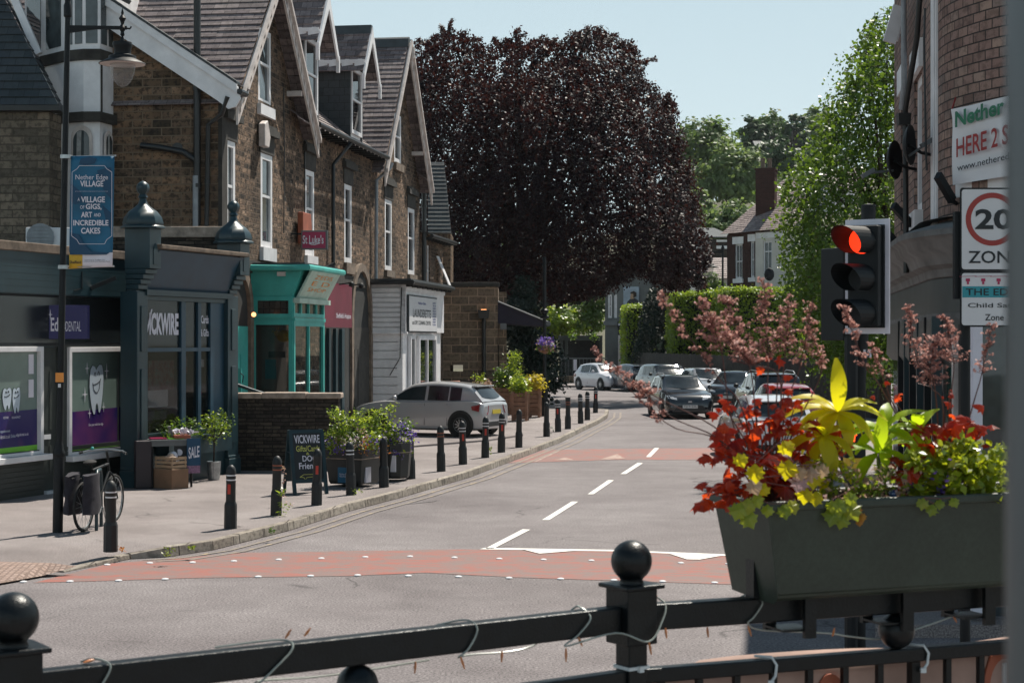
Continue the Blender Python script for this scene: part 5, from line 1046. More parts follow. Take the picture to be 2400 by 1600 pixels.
# bucket with a small standard tree
bk_ = thing('bucket', 'ribbed zinc bucket standing against the teal shop plinth', 'bucket', G(501, 1124, PV)); q = G(501, 1124, PV); m = MB(); n = 40
for z_, r0 in ((0, .1), (.02, .105), (.31, .125), (.34, .132), (.345, .128), (.33, .12)):
    for j in range(n): a = 2 * math.pi * j / n; r = r0 * (1 + (.035 if j % 2 and .01 < z_ < .32 else 0)); m.v.append(q + Vector((r * math.cos(a), r * math.sin(a), z_)))
for i in range(5):
    for j in range(n): m.f.append([i * n + j, i * n + (j + 1) % n, (i + 1) * n + (j + 1) % n, (i + 1) * n + j]); m.mi.append(0)
m.build('body', 'zinc', bk_); MB().lathe([(.118, .3), (0, .305)], q, n=16).build('soil', 'soil', bk_)
LEAF = [(.06, .12, .012), (.1, .19, .02), (.18, .26, .025), (.04, .09, .015)]
M['leaf_bright'] = leafmat('bright_leaf', LEAF, .5, .35, tcol=(.5, .6, .05)); M['leaf_mid'] = leafmat('mid_leaf', [(.025, .06, .012), (.04, .09, .016), (.06, .13, .02), (.02, .045, .012)], .4, .4, tcol=(.25, .4, .03)); M['leaf_dark'] = leafmat('dark_leaf', [(.012, .03, .012), (.02, .045, .016), (.03, .06, .02)], .25, .45)
M['leaf_yellow'] = leafmat('yellow_leaf', [(.3, .26, .02), (.38, .3, .03), (.2, .22, .02)], .5, .4, tcol=(.7, .55, .04)); M['petal_purple'] = leafmat('purple_petal', [(.13, .07, .36), (.2, .12, .45), (.09, .05, .3)], .4, .5); M['petal_pink'] = leafmat('pale_petal', [(.4, .22, .2), (.5, .35, .2), (.45, .3, .35)], .4, .5); M['petal_orange'] = leafmat('orange_petal', [(.45, .12, .02), (.5, .25, .03)], .4, .5)
def clump_pts(centres, n, spread):
    c = np.array([tuple(x) for x in centres]); i = nrg.integers(0, len(c), n); return c[i] + nrg.normal(0, 1, (n, 3)) * np.asarray(spread)
bt_ = thing('potted_tree', 'small bright green tree with a bare stem growing from the zinc bucket', 'plant', q + Vector((0, 0, .3))); m = MB(); m.tube([q + Vector((0, 0, .3)), q + Vector((.01, 0, .75))], .018, 6)
cs = [q + Vector((rnd.uniform(-.16, .2), rnd.uniform(-.15, .15), rnd.uniform(.72, 1.25))) for _ in range(16)]
for c in cs: m.tube([q + Vector((0, 0, .7)), c], .006, 4)
m.build('stem', 'bark', bt_); cloud('foliage', clump_pts(cs, 420, .055), np.tile((0, -.3, .8), (420, 1)), .062, 'leaf_bright', bt_, aspect=.5)
wp = thing('window_planter', 'dark planter of mixed greenery under the gift shop window', 'planter', VF.p(VF.t(400), .3, .6)); a0, a1 = VF.t(350), VF.t(500); MB().fb(VF, a0, a1, .14, .4, .62, .95).build('trough', 'teal', wp)
cs = [VF.p(rnd.uniform(a0, a1), rnd.uniform(.18, .4), rnd.uniform(.95, 1.2)) for _ in range(40)]; cloud('foliage', clump_pts(cs, 900, .06), np.tile((0, 0, 1.), (900, 1)), .06, 'leaf_mid', wp)
bl = q + Vector((-.36, .1, .62)); cs = [bl + Vector((rnd.uniform(-.1, .12), rnd.uniform(-.1, .1), rnd.uniform(0, .2))) for _ in range(8)]; tag(cloud('shrub', clump_pts(cs, 220, .05), np.tile((0, 0, 1.), (220, 1)), .06, 'leaf_bright'), 'bright green bushy plant just left of the small tree in the bucket', 'plant')
# ---------------------------------------------------------------- bicycle
BK = thing('bicycle', 'black bicycle with dark cloth panniers parked between lamp post and bollard', 'bicycle', G(190, 1246, PV) + Vector((.03, .03, 0)), local=True); BK.rotation_euler = (R(1), 0, -R(9))
rw_ = .34; WBs = 1.06
def wheel_b(y):
    m = MB(); n = 28; k = []; 
    m.tube([Vector((0, y + (rw_ - .02) * math.cos(2 * math.pi * i / n), rw_ + (rw_ - .02) * math.sin(2 * math.pi * i / n))) for i in range(n + 1)], .02, 6, cap=False); o = m.build('wheel', 'tyre', BK, smooth=60)
    m = MB(); m.tube([Vector((0, y + (rw_ - .045) * math.cos(2 * math.pi * i / n), rw_ + (rw_ - .045) * math.sin(2 * math.pi * i / n))) for i in range(n + 1)], .01, 5, cap=False)
    for i in range(18): a = 2 * math.pi * i / 18; m.tube([Vector((.02 * (-1) ** i, y, rw_)), Vector((0, y + (rw_ - .05) * math.cos(a), rw_ + (rw_ - .05) * math.sin(a)))], .0022, 3)
    m.tube([(-.05, y, rw_), (.05, y, rw_)], .02, 8); m.build('rim', 'zinc', o)
M['tyre'] = paint('tyre_rubber', (.012, .012, .012), .85, .3, 20)
wheel_b(0); wheel_b(WBs); m = MB(); bb_, st_, hd, hb_ = Vector((0, .43, .28)), Vector((0, .3, .8)), Vector((0, .86, .84)), Vector((0, .88, .74))
for a, b_ in ((bb_, st_), (st_, hd), (bb_, hb_)): m.tube([a, b_], .02, 8)
for s in (-1, 1): m.tube([Vector((s * .05, 0, rw_)), Vector((s * .03, .43, .28))], .011, 6); m.tube([Vector((s * .05, 0, rw_)), st_ + Vector((0, 0, -.05))], .01, 6); m.tube([Vector((s * .05, WBs, rw_)), Vector((s * .05, .93, .66)), hb_], .013, 6)
m.tube([hb_, hd + Vector((0, -.02, .1)), Vector((0, .8, 1.02))], .018, 8); m.build('frame', 'black', BK, smooth=50)
m = MB(); m.tube([(-.34, .66, 1.0), (-.25, .76, 1.03), (0, .84, 1.05), (.25, .76, 1.03), (.34, .66, 1.0)], .013, 8); m.build('handlebar', 'zinc', BK, smooth=50)
for s in (-1, 1): m = MB(); m.tube([(s * .34, .66, 1.0), (s * .31, .7, 1.012)], .018, 8); m.build('grip', 'tyre', BK)
m = MB(); m.ball((0, .22, .92), (.08, .14, .035), 10, 6); m.tube([st_, (0, .26, .9)], .014, 6); m.build('saddle', 'tyre', BK, smooth=60)
m = MB(); m.tube([(-.06, -.25, .74), (-.06, .2, .74)], .008, 5); m.tube([(.06, -.25, .74), (.06, .2, .74)], .008, 5); m.tube([(.06, -.05, .74), (.05, 0, .34)], .007, 5); m.build('rack', 'tyre', BK)
M['pannier'] = paint('dark_grey_cloth', (.022, .02, .028), .9, .4, 9, bump=.4)
for s in (-1, 1):
    m = MB(); k = len(m.v)
    for iz in range(6):
        for ia in range(10):
            a = 2 * math.pi * ia / 10; z_ = .78 - iz * .105; bul = 1 + .1 * math.sin(iz * 1.9 + 2 * a) + rnd.uniform(-.12, .1); m.v.append(Vector((s * (.13 + .085 * math.cos(a) * bul), -.04 + .21 * math.sin(a) * bul * (1 + .03 * iz), z_ + rnd.uniform(-.02, .02))))
    for iz in range(5):
        for ia in range(10): m.f.append([iz * 10 + ia, iz * 10 + (ia + 1) % 10, iz * 10 + 10 + (ia + 1) % 10, iz * 10 + 10 + ia]); m.mi.append(0)
    m.f.append(list(range(10))); m.mi.append(0); m.f.append(list(range(50, 60))[::-1]); m.mi.append(0); m.build('pannier', 'pannier', BK, smooth=50)
m = MB(); m.tube([(.02, .43, .28), (.1, .43, .28), (.1, .5, .12)], .01, 6); m.tube([(-.02, .43, .28), (-.1, .43, .28), (-.1, .36, .44)], .01, 6); m.lathe([(.09, .03), (.09, .04), (.08, .04)], (0, .43, .28), n=18, axis='X'); m.build('crank', 'zinc', BK); MB().ball((-.2, .78, 1.06), .025, 8, 6).build('bell', 'turq', BK)
q = G(226, 1243, PV); m = MB(); m.tube([q, q + Vector((0, 0, .72)), q + Vector((-.01, .08, .8)), q + Vector((-.05, .42, .8)), q + Vector((-.06, .5, .72)), q + Vector((-.06, .52, 0))], .024, 8); tag(m.build('bike_stand', 'teal', smooth=50), 'teal tube cycle stand behind the bicycle', 'cycle stand')
# ---------------------------------------------------------------- flower tubs
def tub(label, c, w, h, rz, green, flowers, seedl, n1=1500, plates=True, shape=8):
    r = thing('flower_tub', label, 'planter', c); m = MB(); m.lathe([(w * .44, .05), (w * .47, .1), (w * .52, h * .72), (w * .54, h * .73), (w * .55, h), (w * .5, h), (w * .5, h - .06)], c, n=shape, rot=rz); m.build('tub', 'tubblack', r, bevel=.01)
    m = MB(); m.lathe([(w * .527, h * .74), (w * .545, h * .75), (w * .545, h * .77), (w * .535, h * .775)], c, n=shape, rot=rz); m.build('gold_band', 'coping', r); MB().lathe([(w * .5, h - .05), (0, h - .03)], c, n=shape, rot=rz).build('soil', 'soil', r)
    return r
M['tubblack'] = paint('black_tub', (.014, .017, .018), .45, .3, 3)
c1_ = G(812, 1142, PV) + Vector((.1, .35, 0)); tA = tub('black square flower tub with blue village plaques behind the bollards', c1_, .98, .66, R(20), 0, 0, 1, shape=4)
fa = Fr(c1_[:2], (math.cos(R(-25)), math.sin(R(-25)))); rr = .98 * .5 * math.cos(math.pi / 4) 
fa = Fr(c1_[:2], (math.cos(R(65 - 90)), math.sin(R(65 - 90)))); dn = rr * 1.0
MB().fb(fa, -.12, .13, dn - .005, dn + .012, .2, .47).build('plaque', 'banner_blue', tA); text('Nether Edge\nVILLAGE', fa, -.09, .1, .3, .37, dn + .014, 'lilac', tA); MB().fb(fa, -.3, .3, dn + .018, dn + .026, PV + .525, PV + .615).build('name_strip', 'banner_blue', tA); text('COMMUNITY SPIRIT', fa, -.26, .26, PV + .55, PV + .59, dn + .028, 'lilac', tA)
fb_ = Fr(c1_[:2], (math.cos(R(65)), math.sin(R(65)))); MB().fb(fb_, -.2, -.02, dn - .02, dn + .012, .2, .47).build('plaque', 'lilac', tA)
MB().fb(fb_, -.3, .3, dn + .018, dn + .026, PV + .525, PV + .615).build('name_strip', 'banner_blue', tA)
c2_ = G(921, 1128, PV) + Vector((0, .25, 0)); tB = tub('round black flower tub second along the kerb, behind the first', c2_, .62, .7, R(10), 0, 0, 2, shape=10)
MB().fb(Fr(c2_[:2], (.95, -.3)), .05, .15, .27, .3, .3, .6).build('plaque', 'lilac', tB)
def bed(r, name, boxes, n, mat, size, sp=.06, k=26, up=(0, -.2, 1)):
    cs = []
    for (x0, x1, y0, y1, Y0_, Y1_) in boxes:
        for _ in range(k): Y = rnd.uniform(Y0_, Y1_); cs.append(P(rnd.uniform(x0, x1), rnd.uniform(y0, y1), Y))
    return cloud(name, clump_pts(cs, n, sp), np.tile(up, (n, 1)), size, mat, r, aspect=.55, jitter=.7)
def shoots(r, base, tops, mat='bark'):
    m = MB()
    for tpt in tops: m.tube([base + Vector((rnd.uniform(-.15, .15), rnd.uniform(-.1, .1), 0)), base.lerp(tpt, .55) + Vector((rnd.uniform(-.05, .05), 0, .08)), tpt], [.008, .006, .003], 4)
    return m.build('stems', mat, r)
bA = c1_ + Vector((0, 0, .62)); bB = c2_ + Vector((0, 0, .66)); yA, yB = c1_.y, c2_.y
shoots(tA, bA, [P(x, y, yA + rnd.uniform(-.3, .3)) for x, y in ((780, 970), (800, 957), (815, 954), (828, 960), (845, 965), (858, 985), (790, 990), (865, 1000))]); bed(tA, 'foliage', [(775, 860, 962, 1020, yA - .3, yA + .3), (758, 895, 1010, 1060, yA - .45, yA + .3)], 1500, 'leaf_bright', .062, .055, 30)
bed(tA, 'dark_foliage', [(770, 880, 1000, 1060, yA - .3, yA + .3)], 900, 'leaf_mid', .06); bed(tA, 'purple_flowers', [(752, 800, 1025, 1060, yA - .5, yA), (800, 905, 1020, 1065, yA - .5, yA)], 210, 'petal_purple', .05, .05, 14); bed(tA, 'orange_flowers', [(830, 905, 1020, 1068, yA - .5, yA)], 170, 'petal_orange', .05, .05, 14); bed(tA, 'pale_flowers', [(790, 880, 1005, 1060, yA - .5, yA)], 190, 'petal_pink', .05, .05, 14)
shoots(tB, bB, [P(x, y, yB + rnd.uniform(-.2, .2)) for x, y in ((868, 962), (880, 955), (895, 962), (912, 955), (905, 980))]); bed(tB, 'foliage', [(862, 925, 957, 1020, yB - .2, yB + .3), (905, 965, 1000, 1065, yB - .3, yB + .2)], 1300, 'leaf_bright', .062, .055); bed(tB, 'dark_foliage', [(870, 955, 985, 1060, yB - .2, yB + .3)], 900, 'leaf_mid', .06); bed(tB, 'purple_flowers', [(885, 950, 990, 1040, yB - .35, yB), (930, 972, 1010, 1065, yB - .35, yB)], 330, 'petal_purple', .055, .05, 16)
# weeds
def weed(x, y, n, h, label, mat='leaf_mid', w=.07):
    q = G(x, y, PV); cs = [q + Vector((rnd.gauss(0, w * .5), rnd.gauss(0, w * .5), rnd.uniform(.02, h))) for _ in range(max(3, n // 8))]; tag(cloud('weed', clump_pts(cs, n, w * .35), np.tile((0, -.3, 1), (n, 1)), .04, mat), label, 'weed')
weed(664, 1209, 90, .36, 'leafy weed sprawling at the foot of the red-banded bollard', 'leaf_bright', .09); weed(668, 1186, 60, .62, 'dry brown seeding stalk behind the red-banded bollard', 'petal_pink', .07); weed(838, 1160, 16, .06, 'small green weed right of the bollard in front of the big tub', 'leaf_bright'); weed(1150, 1072, 40, .3, 'upright green weed at the foot of a bollard by the silver car', 'leaf_bright', .04); weed(1294, 1023, 40, .3, 'dark dry weed beside the bollard past the timber planters', 'leaf_dark', .05); weed(281, 1291, 30, .05, 'orange dry weed at the foot of the nearest bollard', 'petal_orange', .06); weed(398, 1302, 40, .08, 'green weed in the gutter below the nearest kerb', 'leaf_bright', .08); weed(452, 1289, 24, .06, 'second green weed growing from the kerb joint', 'leaf_bright', .05); weed(635, 1250, 26, .07, 'green weed on the kerb edge below the red-banded bollard', 'leaf_mid', .06)
# ---------------------------------------------------------------- timber planters by the cafe
def timber_box(label, x0, x1, yb, yt, Y, dep, rows=6):
    fr = Fr((P(x0, 900, Y).x, Y), (1, -.1)); w_ = (x1 - x0) / F * Y; z1 = H - (yt - HY) / F * Y; r = thing('timber_planter', label, 'planter', fr.p(w_ / 2, 0, PV)); m = MB()
    for i in range(rows): h0 = .18 + (z1 - .18) * i / rows; m.fb(fr, .03, w_ - .03, -dep, 0, h0, h0 + (z1 - .18) / rows - .012)
    m.build('boards', 'timber', r, bevel=.006); m = MB()
    for a in (0, w_ - .08):
        for d in (-dep - .02, -.06): m.fb(fr, a, a + .08, d, d + .09, PV - .02, z1 + .03)
    m.build('corner_posts', 'timber', r); MB().fb(fr, .02, w_ - .02, -dep, -.02, z1 - .05, z1 - .03).build('soil', 'soil', r); return r, fr, w_, z1
TP1 = timber_box('front slatted timber planter at the end of the cafe terrace', 1199, 1236, 983, 920, 54.5, .55); TP2 = timber_box('second slatted timber planter nearer the dark conifer', 1237, 1266, 975, 913, 57, .6); TP3 = timber_box('long low timber planter wall behind the silver car', 1110, 1200, 970, 908, 59, .5)
def bush(name, label, boxes, n, mat, size, sp, k=20, cat='plant', stems=None, group=None):
    r = thing(name, label, cat, P((boxes[0][0] + boxes[0][1]) / 2, boxes[0][3], boxes[0][4]), group); bed(r, 'foliage', boxes, n, mat, size, sp, k)
    if stems: shoots(r, P(*stems[0]), [P(*s) for s in stems[1]])
    return r
bush('yellow_shrub', 'yellow-green shrub in the front timber planter', [(1200, 1235, 888, 918, 54.4, 55)], 700, 'leaf_bright', .11, .1); bush('yellow_shrub', 'golden yellow shrub in the second timber planter', [(1238, 1270, 884, 912, 56.8, 57.5)], 700, 'leaf_yellow', .11, .1)
bush('tall_plant', 'tall leafy plant rising behind the timber planters', [(1195, 1212, 830, 880, 59, 59.6), (1180, 1235, 862, 905, 59, 60)], 700, 'leaf_bright', .11, .11, stems=((1205, 910, 59.3), [(1204, 826, 59.3), (1226, 845, 59.3), (1198, 850, 59.3)])); bush('shrub', 'dark leafy shrub in the long timber planter', [(1168, 1200, 868, 905, 58.8, 59.2)], 500, 'leaf_mid', .12, .12); bush('flower_clump', 'low reddish flowers along the long timber planter', [(1108, 1150, 893, 907, 58.8, 59.1)], 260, 'petal_pink', .08, .06); bush('shrub', 'small green sprig above the long timber planter', [(1112, 1135, 878, 900, 59, 59.3)], 160, 'leaf_bright', .09, .07)
hb2 = thing('hanging_basket', 'hanging basket of purple and pink flowers on the dark lamp post', 'flower basket', P(1278, 820, 56.6)); MB().lathe([(.02, -.2), (.2, -.12), (.27, .02), (.26, .02)], P(1278, 815, 56.4), n=12).build('basket', 'timber', hb2, smooth=50); bed(hb2, 'flowers', [(1262, 1295, 795, 812, 56, 56.6)], 240, 'petal_purple', .1, .06); bed(hb2, 'pale_flowers', [(1265, 1297, 798, 818, 56, 56.6)], 160, 'petal_pink', .09, .06); bed(hb2, 'leaves', [(1262, 1296, 808, 824, 56, 56.6)], 160, 'leaf_mid', .09, .05)
oc_ = thing('storage_chest', 'terracotta plastic chest with rounded lid behind the silver car', 'chest', P(1056, 900, 53)); m = MB(); c = P(1057, 890, 53); m.box((c.x, 53, .75), (.52, .4, 1.2), taper=.94); m.build('body', 'rust', oc_, bevel=.04); MB().box((c.x, 53, 1.4), (.56, .44, .07)).build('lid', 'rust', oc_, bevel=.03)
m = MB()
for i in range(9): x = P(1078 + i * 3.4, 880, 54).x; m.tube([(x, 54, .17), (x, 54, 1.42)], .012, 5)
m.tube([(P(1076, 880, 54).x, 54, 1.42), (P(1107, 880, 54).x, 54, 1.42)], .02, 5); tag(m.build('railing', 'black'), 'short black railing behind the silver car', 'railing')
# ---------------------------------------------------------------- cars
def carpaint(name, c, metal=.0, rough=.2): return paint(name, c, rough, .04, 1.2, metal=metal, spec=.5, coat=1.0)
M['car_grey'] = carpaint('silver_grey_car_paint', (.46, .46, .47), .15); M['car_black'] = carpaint('black_car_paint', (.012, .014, .018)); M['car_white'] = carpaint('white_car_paint', (.62, .62, .66)); M['car_silver'] = carpaint('silver_car_paint', (.38, .4, .44), .3); M['car_red'] = carpaint('red_car_paint', (.3, .01, .02)); M['car_dark'] = carpaint('dark_grey_car_paint', (.03, .032, .04))
M['carglass'] = glass('car_glass', (.02, .026, .03), .085); M['cartrim'] = paint('black_trim', (.012, .012, .013), .5, .2, 8); M['carrim'] = paint('alloy_rim', (.45, .45, .46), .3, .1, 5, metal=.6)
M['headlamp'] = paint('headlamp_lens', (.5, .52, .55), .1, .1, 8, coat=1); M['taillamp'] = paint('tail_lamp_lens', (.22, .006, .012), .12, .2, 8, coat=1); M['plate_w'] = paint('white_plate', (.6, .6, .58), .4, .05, 5); M['plate_y'] = paint('yellow_plate', (.65, .5, .04), .4, .05, 5); M['cabin'] = paint('car_interior', (.015, .015, .017), .9, .3, 4)
def smoothcurve(pts, n):
    """resample (y, a, b, ...) rows with a smooth spline"""
    out = []; P_ = [pts[0]] + list(pts) + [pts[-1]]
    for i in range(1, len(P_) - 2):
        for j in range(n):
            k = j / n; out.append([.5 * ((2 * b) + (-a + c) * k + (2 * a - 5 * b + 4 * c - d) * k * k + (-a + 3 * b - 3 * c + d) * k ** 3) for a, b, c, d in zip(P_[i - 1], P_[i], P_[i + 1], P_[i + 2])])
    out.append(list(pts[-1])); return out
SHAPES = {   # body rows: (y/L, top, half width, bottom); cabin rows: (y/L, top, half width at top)
 'hatch': dict(L=4.02, W=1.74, H=1.46, body=[(-.5, .5, .8, .34), (-.497, .74, .9, .26), (-.485, .9, .95, .2), (-.4, .97, .99, .17), (-.2, .95, 1, .16), (.05, .93, 1, .16), (.22, .94, 1, .16), (.36, .87, .98, .17), (.45, .76, .92, .18), (.488, .62, .82, .2), (.5, .45, .7, .3)], cab=[(-.485, .94, .84), (-.44, 1.14, .77), (-.39, 1.33, .71), (-.3, 1.41, .69), (-.13, 1.46, .68), (0, 1.43, .68), (.07, 1.36, .68), (.155, 1.14, .76), (.245, .93, .84)], ax=(-.335, .305)),
 'estate': dict(L=4.55, W=1.77, H=1.48, body=[(-.5, .5, .8, .34), (-.496, .8, .92, .26), (-.48, .95, .96, .2), (-.3, .96, 1, .17), (.05, .94, 1, .16), (.2, .97, 1, .16), (.34, .9, .98, .17), (.44, .8, .92, .18), (.485, .64, .84, .2), (.5, .45, .72, .26)], cab=[(-.485, .96, .84), (-.44, 1.25, .76), (-.4, 1.4, .74), (-.2, 1.47, .73), (.02, 1.46, .73), (.07, 1.41, .72), (.145, 1.18, .78), (.225, .96, .85)], ax=(-.32, .3)),
 'suv': dict(L=4.4, W=1.84, H=1.65, body=[(-.5, .6, .82, .42), (-.496, .9, .93, .34), (-.48, 1.05, .97, .28), (-.3, 1.06, 1, .25), (.05, 1.05, 1, .24), (.22, 1.07, 1, .24), (.36, 1.02, .98, .25), (.45, .92, .93, .26), (.488, .74, .86, .28), (.5, .55, .76, .34)], cab=[(-.485, 1.06, .85), (-.45, 1.3, .79), (-.41, 1.55, .75), (-.25, 1.63, .74), (0, 1.62, .74), (.06, 1.57, .74), (.13, 1.33, .79), (.23, 1.07, .86)], ax=(-.31, .31)),
}
def make_car(label, shape, col, pos, heading, front=True, plate=None, rims=True, scale=1.0, extras=()):
    s = SHAPES[shape]; L, W, Hh = s['L'], s['W'] / 2, s['H']; r = thing('parked_car' if 'parked' in label else 'car', label, 'car', local=True)
    rows = smoothcurve(s['body'], 4); m = MB(); ring = []
    for y, zt, hw, zb in rows:
        w_ = W * hw; dz = zt - zb; ring.append([(0, zb), (.75 * w_, zb), (.95 * w_, zb + .05), (.985 * w_, zb + .25 * dz), (w_, zb + .55 * dz), (.985 * w_, zb + .8 * dz), (.955 * w_, zt - .025), (.88 * w_, zt), (.5 * w_, zt + .02), (0, zt + .028)])
    n = len(ring[0]); full = [[(x, z) for x, z in q] + [(-x, z) for x, z in q[-2:0:-1]] for q in ring]; N = len(full[0])
    for (y, *_), q in zip(rows, full): m.v += [Vector((x, y * L, z)) for x, z in q]
    for i in range(len(rows) - 1):
        for j in range(N): m.f.append([i * N + j, i * N + (j + 1) % N, (i + 1) * N + (j + 1) % N, (i + 1) * N + j][::-1]); m.mi.append(0)
    m.f.append(list(range(N))); m.mi.append(0); m.f.append(list(range((len(rows) - 1) * N, len(rows) * N))[::-1]); m.mi.append(0)
    m.build('body', col, r, smooth=42); ring_b = ring
    crow = smoothcurve(s['cab'], 4); zb0 = min(c[1] for c in s['cab']) - .06; wb = W * .9; m = MB(); ring = []
    for y, zt, tw in crow:
        tw = W * tw / .74 * .74; e = max(zt - zb0, .01); ring.append([(wb, zb0), (wb + (tw - wb) * .55, zb0 + e * .5), (tw + .02, zb0 + e * .86), (tw * .92, zb0 + e * .97), (tw * .5, zt), (0, zt + .01)])
    full = [[(x, z) for x, z in q] + [(-x, z) for x, z in q[-2::-1]] for q in ring]; N = len(full[0])
    for (y, *_), q in zip(crow, full): m.v += [Vector((x, y * L, z)) for x, z in q]
    for i in range(len(crow) - 1):
        for j in range(N - 1): m.f.append([i * N + j, i * N + j + 1, (i + 1) * N + j + 1, (i + 1) * N + j][::-1]); m.mi.append(0)
    m.build('cabin', col, r, smooth=42)
    ys = [c[0] for c in crow]
    def crossx(y, z):
        y = max(ys[0], min(ys[-1], y / L)); i = max(k for k in range(len(ys)) if ys[k] <= y + 1e-9); i = min(i, len(ys) - 2); k = (y - ys[i]) / (ys[i + 1] - ys[i]); zt = crow[i][1] + (crow[i + 1][1] - crow[i][1]) * k; tw = W * (crow[i][2] + (crow[i + 1][2] - crow[i][2]) * k)
        e = max(zt - zb0, .02); f = (z - zb0) / e; p = [(0, wb), (.5, wb + (tw - wb) * .55), (.86, tw + .02), (.97, tw * .92), (1, tw * .5)]
        for (fa_, xa), (fb2, xb) in zip(p, p[1:]):
            if f <= fb2: return xa + (xb - xa) * (f - fa_) / (fb2 - fa_), zt
        return tw * .4, zt
    def top_at(y): return crossx(y, zb0)[1]
    belt = zb0 + .09
    # side windows
    y_r, y_f = s['cab'][1][0] * L - .02, s['cab'][-2][0] * L + .06
    def sidewin(ya, yb, sgn):
        m = MB(); n_ = 8; up, dn = [], []
        for i in range(n_ + 1):
            y = ya + (yb - ya) * i / n_; zt = zb0 + (top_at(y) - zb0) * .84 - .015; zt = max(zt, belt + .012); up.append((y, zt)); dn.append((y, belt))
        for i in range(n_):
            for k in range(3):
                q = []
                for (y, zt), f in ((up[i], k / 3), (up[i + 1], k / 3), (up[i + 1], (k + 1) / 3), (up[i], (k + 1) / 3)): z_ = belt + (zt - belt) * f; q.append(Vector((sgn * (crossx(y, z_)[0] + .008), y, z_)))
                m.face(q if sgn > 0 else q[::-1])
        m.build('side_window', 'carglass', r, smooth=60)
    ym = (s['ax'][0] * L + .35 + y_f) / 2 - .12
    for sg in (-1, 1): sidewin(ym + .04, y_f, sg); sidewin(s['ax'][0] * L + .42, ym - .04, sg); sidewin(s['ax'][0] * L + .04, s['ax'][0] * L + .38, sg)
    # screens
    def screen(ya, yb, name, inset):
        m = MB(); n_, k_ = 6, 8
        def pt(i, j):
            f = -1 + 2 * j / k_; y = ya + (yb - ya) * i / n_ - (.13 if ya > 0 else -.07) * f * f; zt = top_at(y) + .012; tw = crossx(y, zb0 + (zt - zb0) * .9)[0] - inset; return Vector((f * tw, y, zt - .028 * f * f))
        dirn = (yb - ya); off = Vector((0, .012 * (1 if ya > 0 else -1), .006))
        for i in range(n_):
            for j in range(k_): q = [pt(i, j) + off, pt(i, j + 1) + off, pt(i + 1, j + 1) + off, pt(i + 1, j) + off]; m.face(q if ya < 0 else q[::-1])
        return m.build(name, 'carglass', r, smooth=60)
    screen(s['cab'][-1][0] * L - .05, s['cab'][-3][0] * L + .03, 'windscreen', .07); screen(s['cab'][0][0] * L + .04, s['cab'][2][0] * L - .0, 'rear_window', .07)
    # wheels
    for yy in s['ax']:
        for sg in (-1, 1):
            y = yy * L; R0 = .325 if shape != 'suv' else .35
            MB().lathe([(R0 + .055, 0), (R0 + .05, sg * .012), (R0 + .0, sg * .014)] if sg > 0 else [(R0 + .0, sg * .014), (R0 + .05, sg * .012), (R0 + .055, 0)], (sg * (W - .012), y, R0 + .01), n=24, axis='X').build('wheel_arch', 'cartrim', r)
            MB().lathe([(R0 + .05, 0), (0, .0)] if sg > 0 else [(0, 0), (R0 + .05, 0)], (sg * (W - .0), y, R0 + .01), n=24, axis='X').build('arch_shade_disc', 'cartrim', r)  # flat dark disc on the flank, painted shade of the wheel opening
            t_ = MB(); t_.lathe([(R0 * .62, -.1), (R0 * .95, -.1), (R0, -.07), (R0, .07), (R0 * .95, .1), (R0 * .62, .1)], (sg * (W - .085), y, R0), n=24, axis='X'); o = t_.build('wheel', 'tyre', r, smooth=40)
            k = MB(); c = Vector((sg * (W + .0), y, R0)); k.lathe([(R0 * .64, 0), (R0 * .58, sg * .018), (R0 * .54, 0)] if True else [], c, n=24, axis='X')
            for i in range(10): a = 2 * math.pi * i / 10; k.bar(c + Vector((sg * .012, .05 * math.cos(a), .05 * math.sin(a))), c + Vector((sg * .008, R0 * .57 * math.cos(a + .12), R0 * .57 * math.sin(a + .12))), .028, .012, up=(1, 0, 0))
            k.lathe([(.06, 0), (.05, sg * .022), (0, sg * .025)], c, n=12, axis='X'); k.build('rim', 'carrim', o); 
    def nose_y(x, z, sgn):   # where the body's end surface lies at (x, z)
        prev = None
        for q, row in (zip(reversed(ring_b), reversed(rows)) if sgn > 0 else zip(ring_b, rows)):
            hw = -.01
            for (xa, za), (xb, zb2) in zip(q[1:], q[2:]):
                if za <= z <= zb2 and zb2 > za: hw = xa + (xb - xa) * (z - za) / (zb2 - za)
            if hw >= abs(x):
                if prev is None or hw == prev[0]: return row[0] * L
                return (prev[1] + (row[0] - prev[1]) * (abs(x) - prev[0]) / (hw - prev[0])) * L
            prev = (hw, row[0])
        return sgn * L * .45
    zt_f = s['body'][-3][1]
    for sg in (-1, 1):
        m = MB(); g = [[(sg * W * (.5 + .45 * u / 8), zt_f - .15 + .1 * u / 8 + (.07 + .03 * u / 8) * v / 3) for u in range(9)] for v in range(4)]
        m.v = [Vector((x, nose_y(x, z_, 1) + .012, z_)) for r_ in g for x, z_ in r_]; m.f = [(v * 9 + u, v * 9 + u + 1, v * 9 + u + 10, v * 9 + u + 9) for v in range(3) for u in range(8)]; m.mi = [0] * 24; m.build('headlight', 'headlamp', r, smooth=50)
        m = MB(); q = [(.52, .84), (.93, .86), (.95, .74), (.68, .6), (.6, .64)] if shape == 'hatch' else [(.62, .95), (.94, .98), (.95, .72), (.74, .7)]
        pts = [Vector((sg * W * a, nose_y(sg * W * a, b_, -1) - .012, b_)) for a, b_ in q]; m.extr(pts[::-1] if sg < 0 else pts, (0, .05, 0)); side_ = [Vector((sg * (W * .978), -L * .475, .87)), Vector((sg * (W * .995), -L * .415, .82)), Vector((sg * (W * .995), -L * .42, .72)), Vector((sg * W * .985, -L * .47, .68))]; m.extr(side_ if sg < 0 else side_[::-1], (sg * .012, 0, 0)); m.build('taillight', 'taillamp', r)
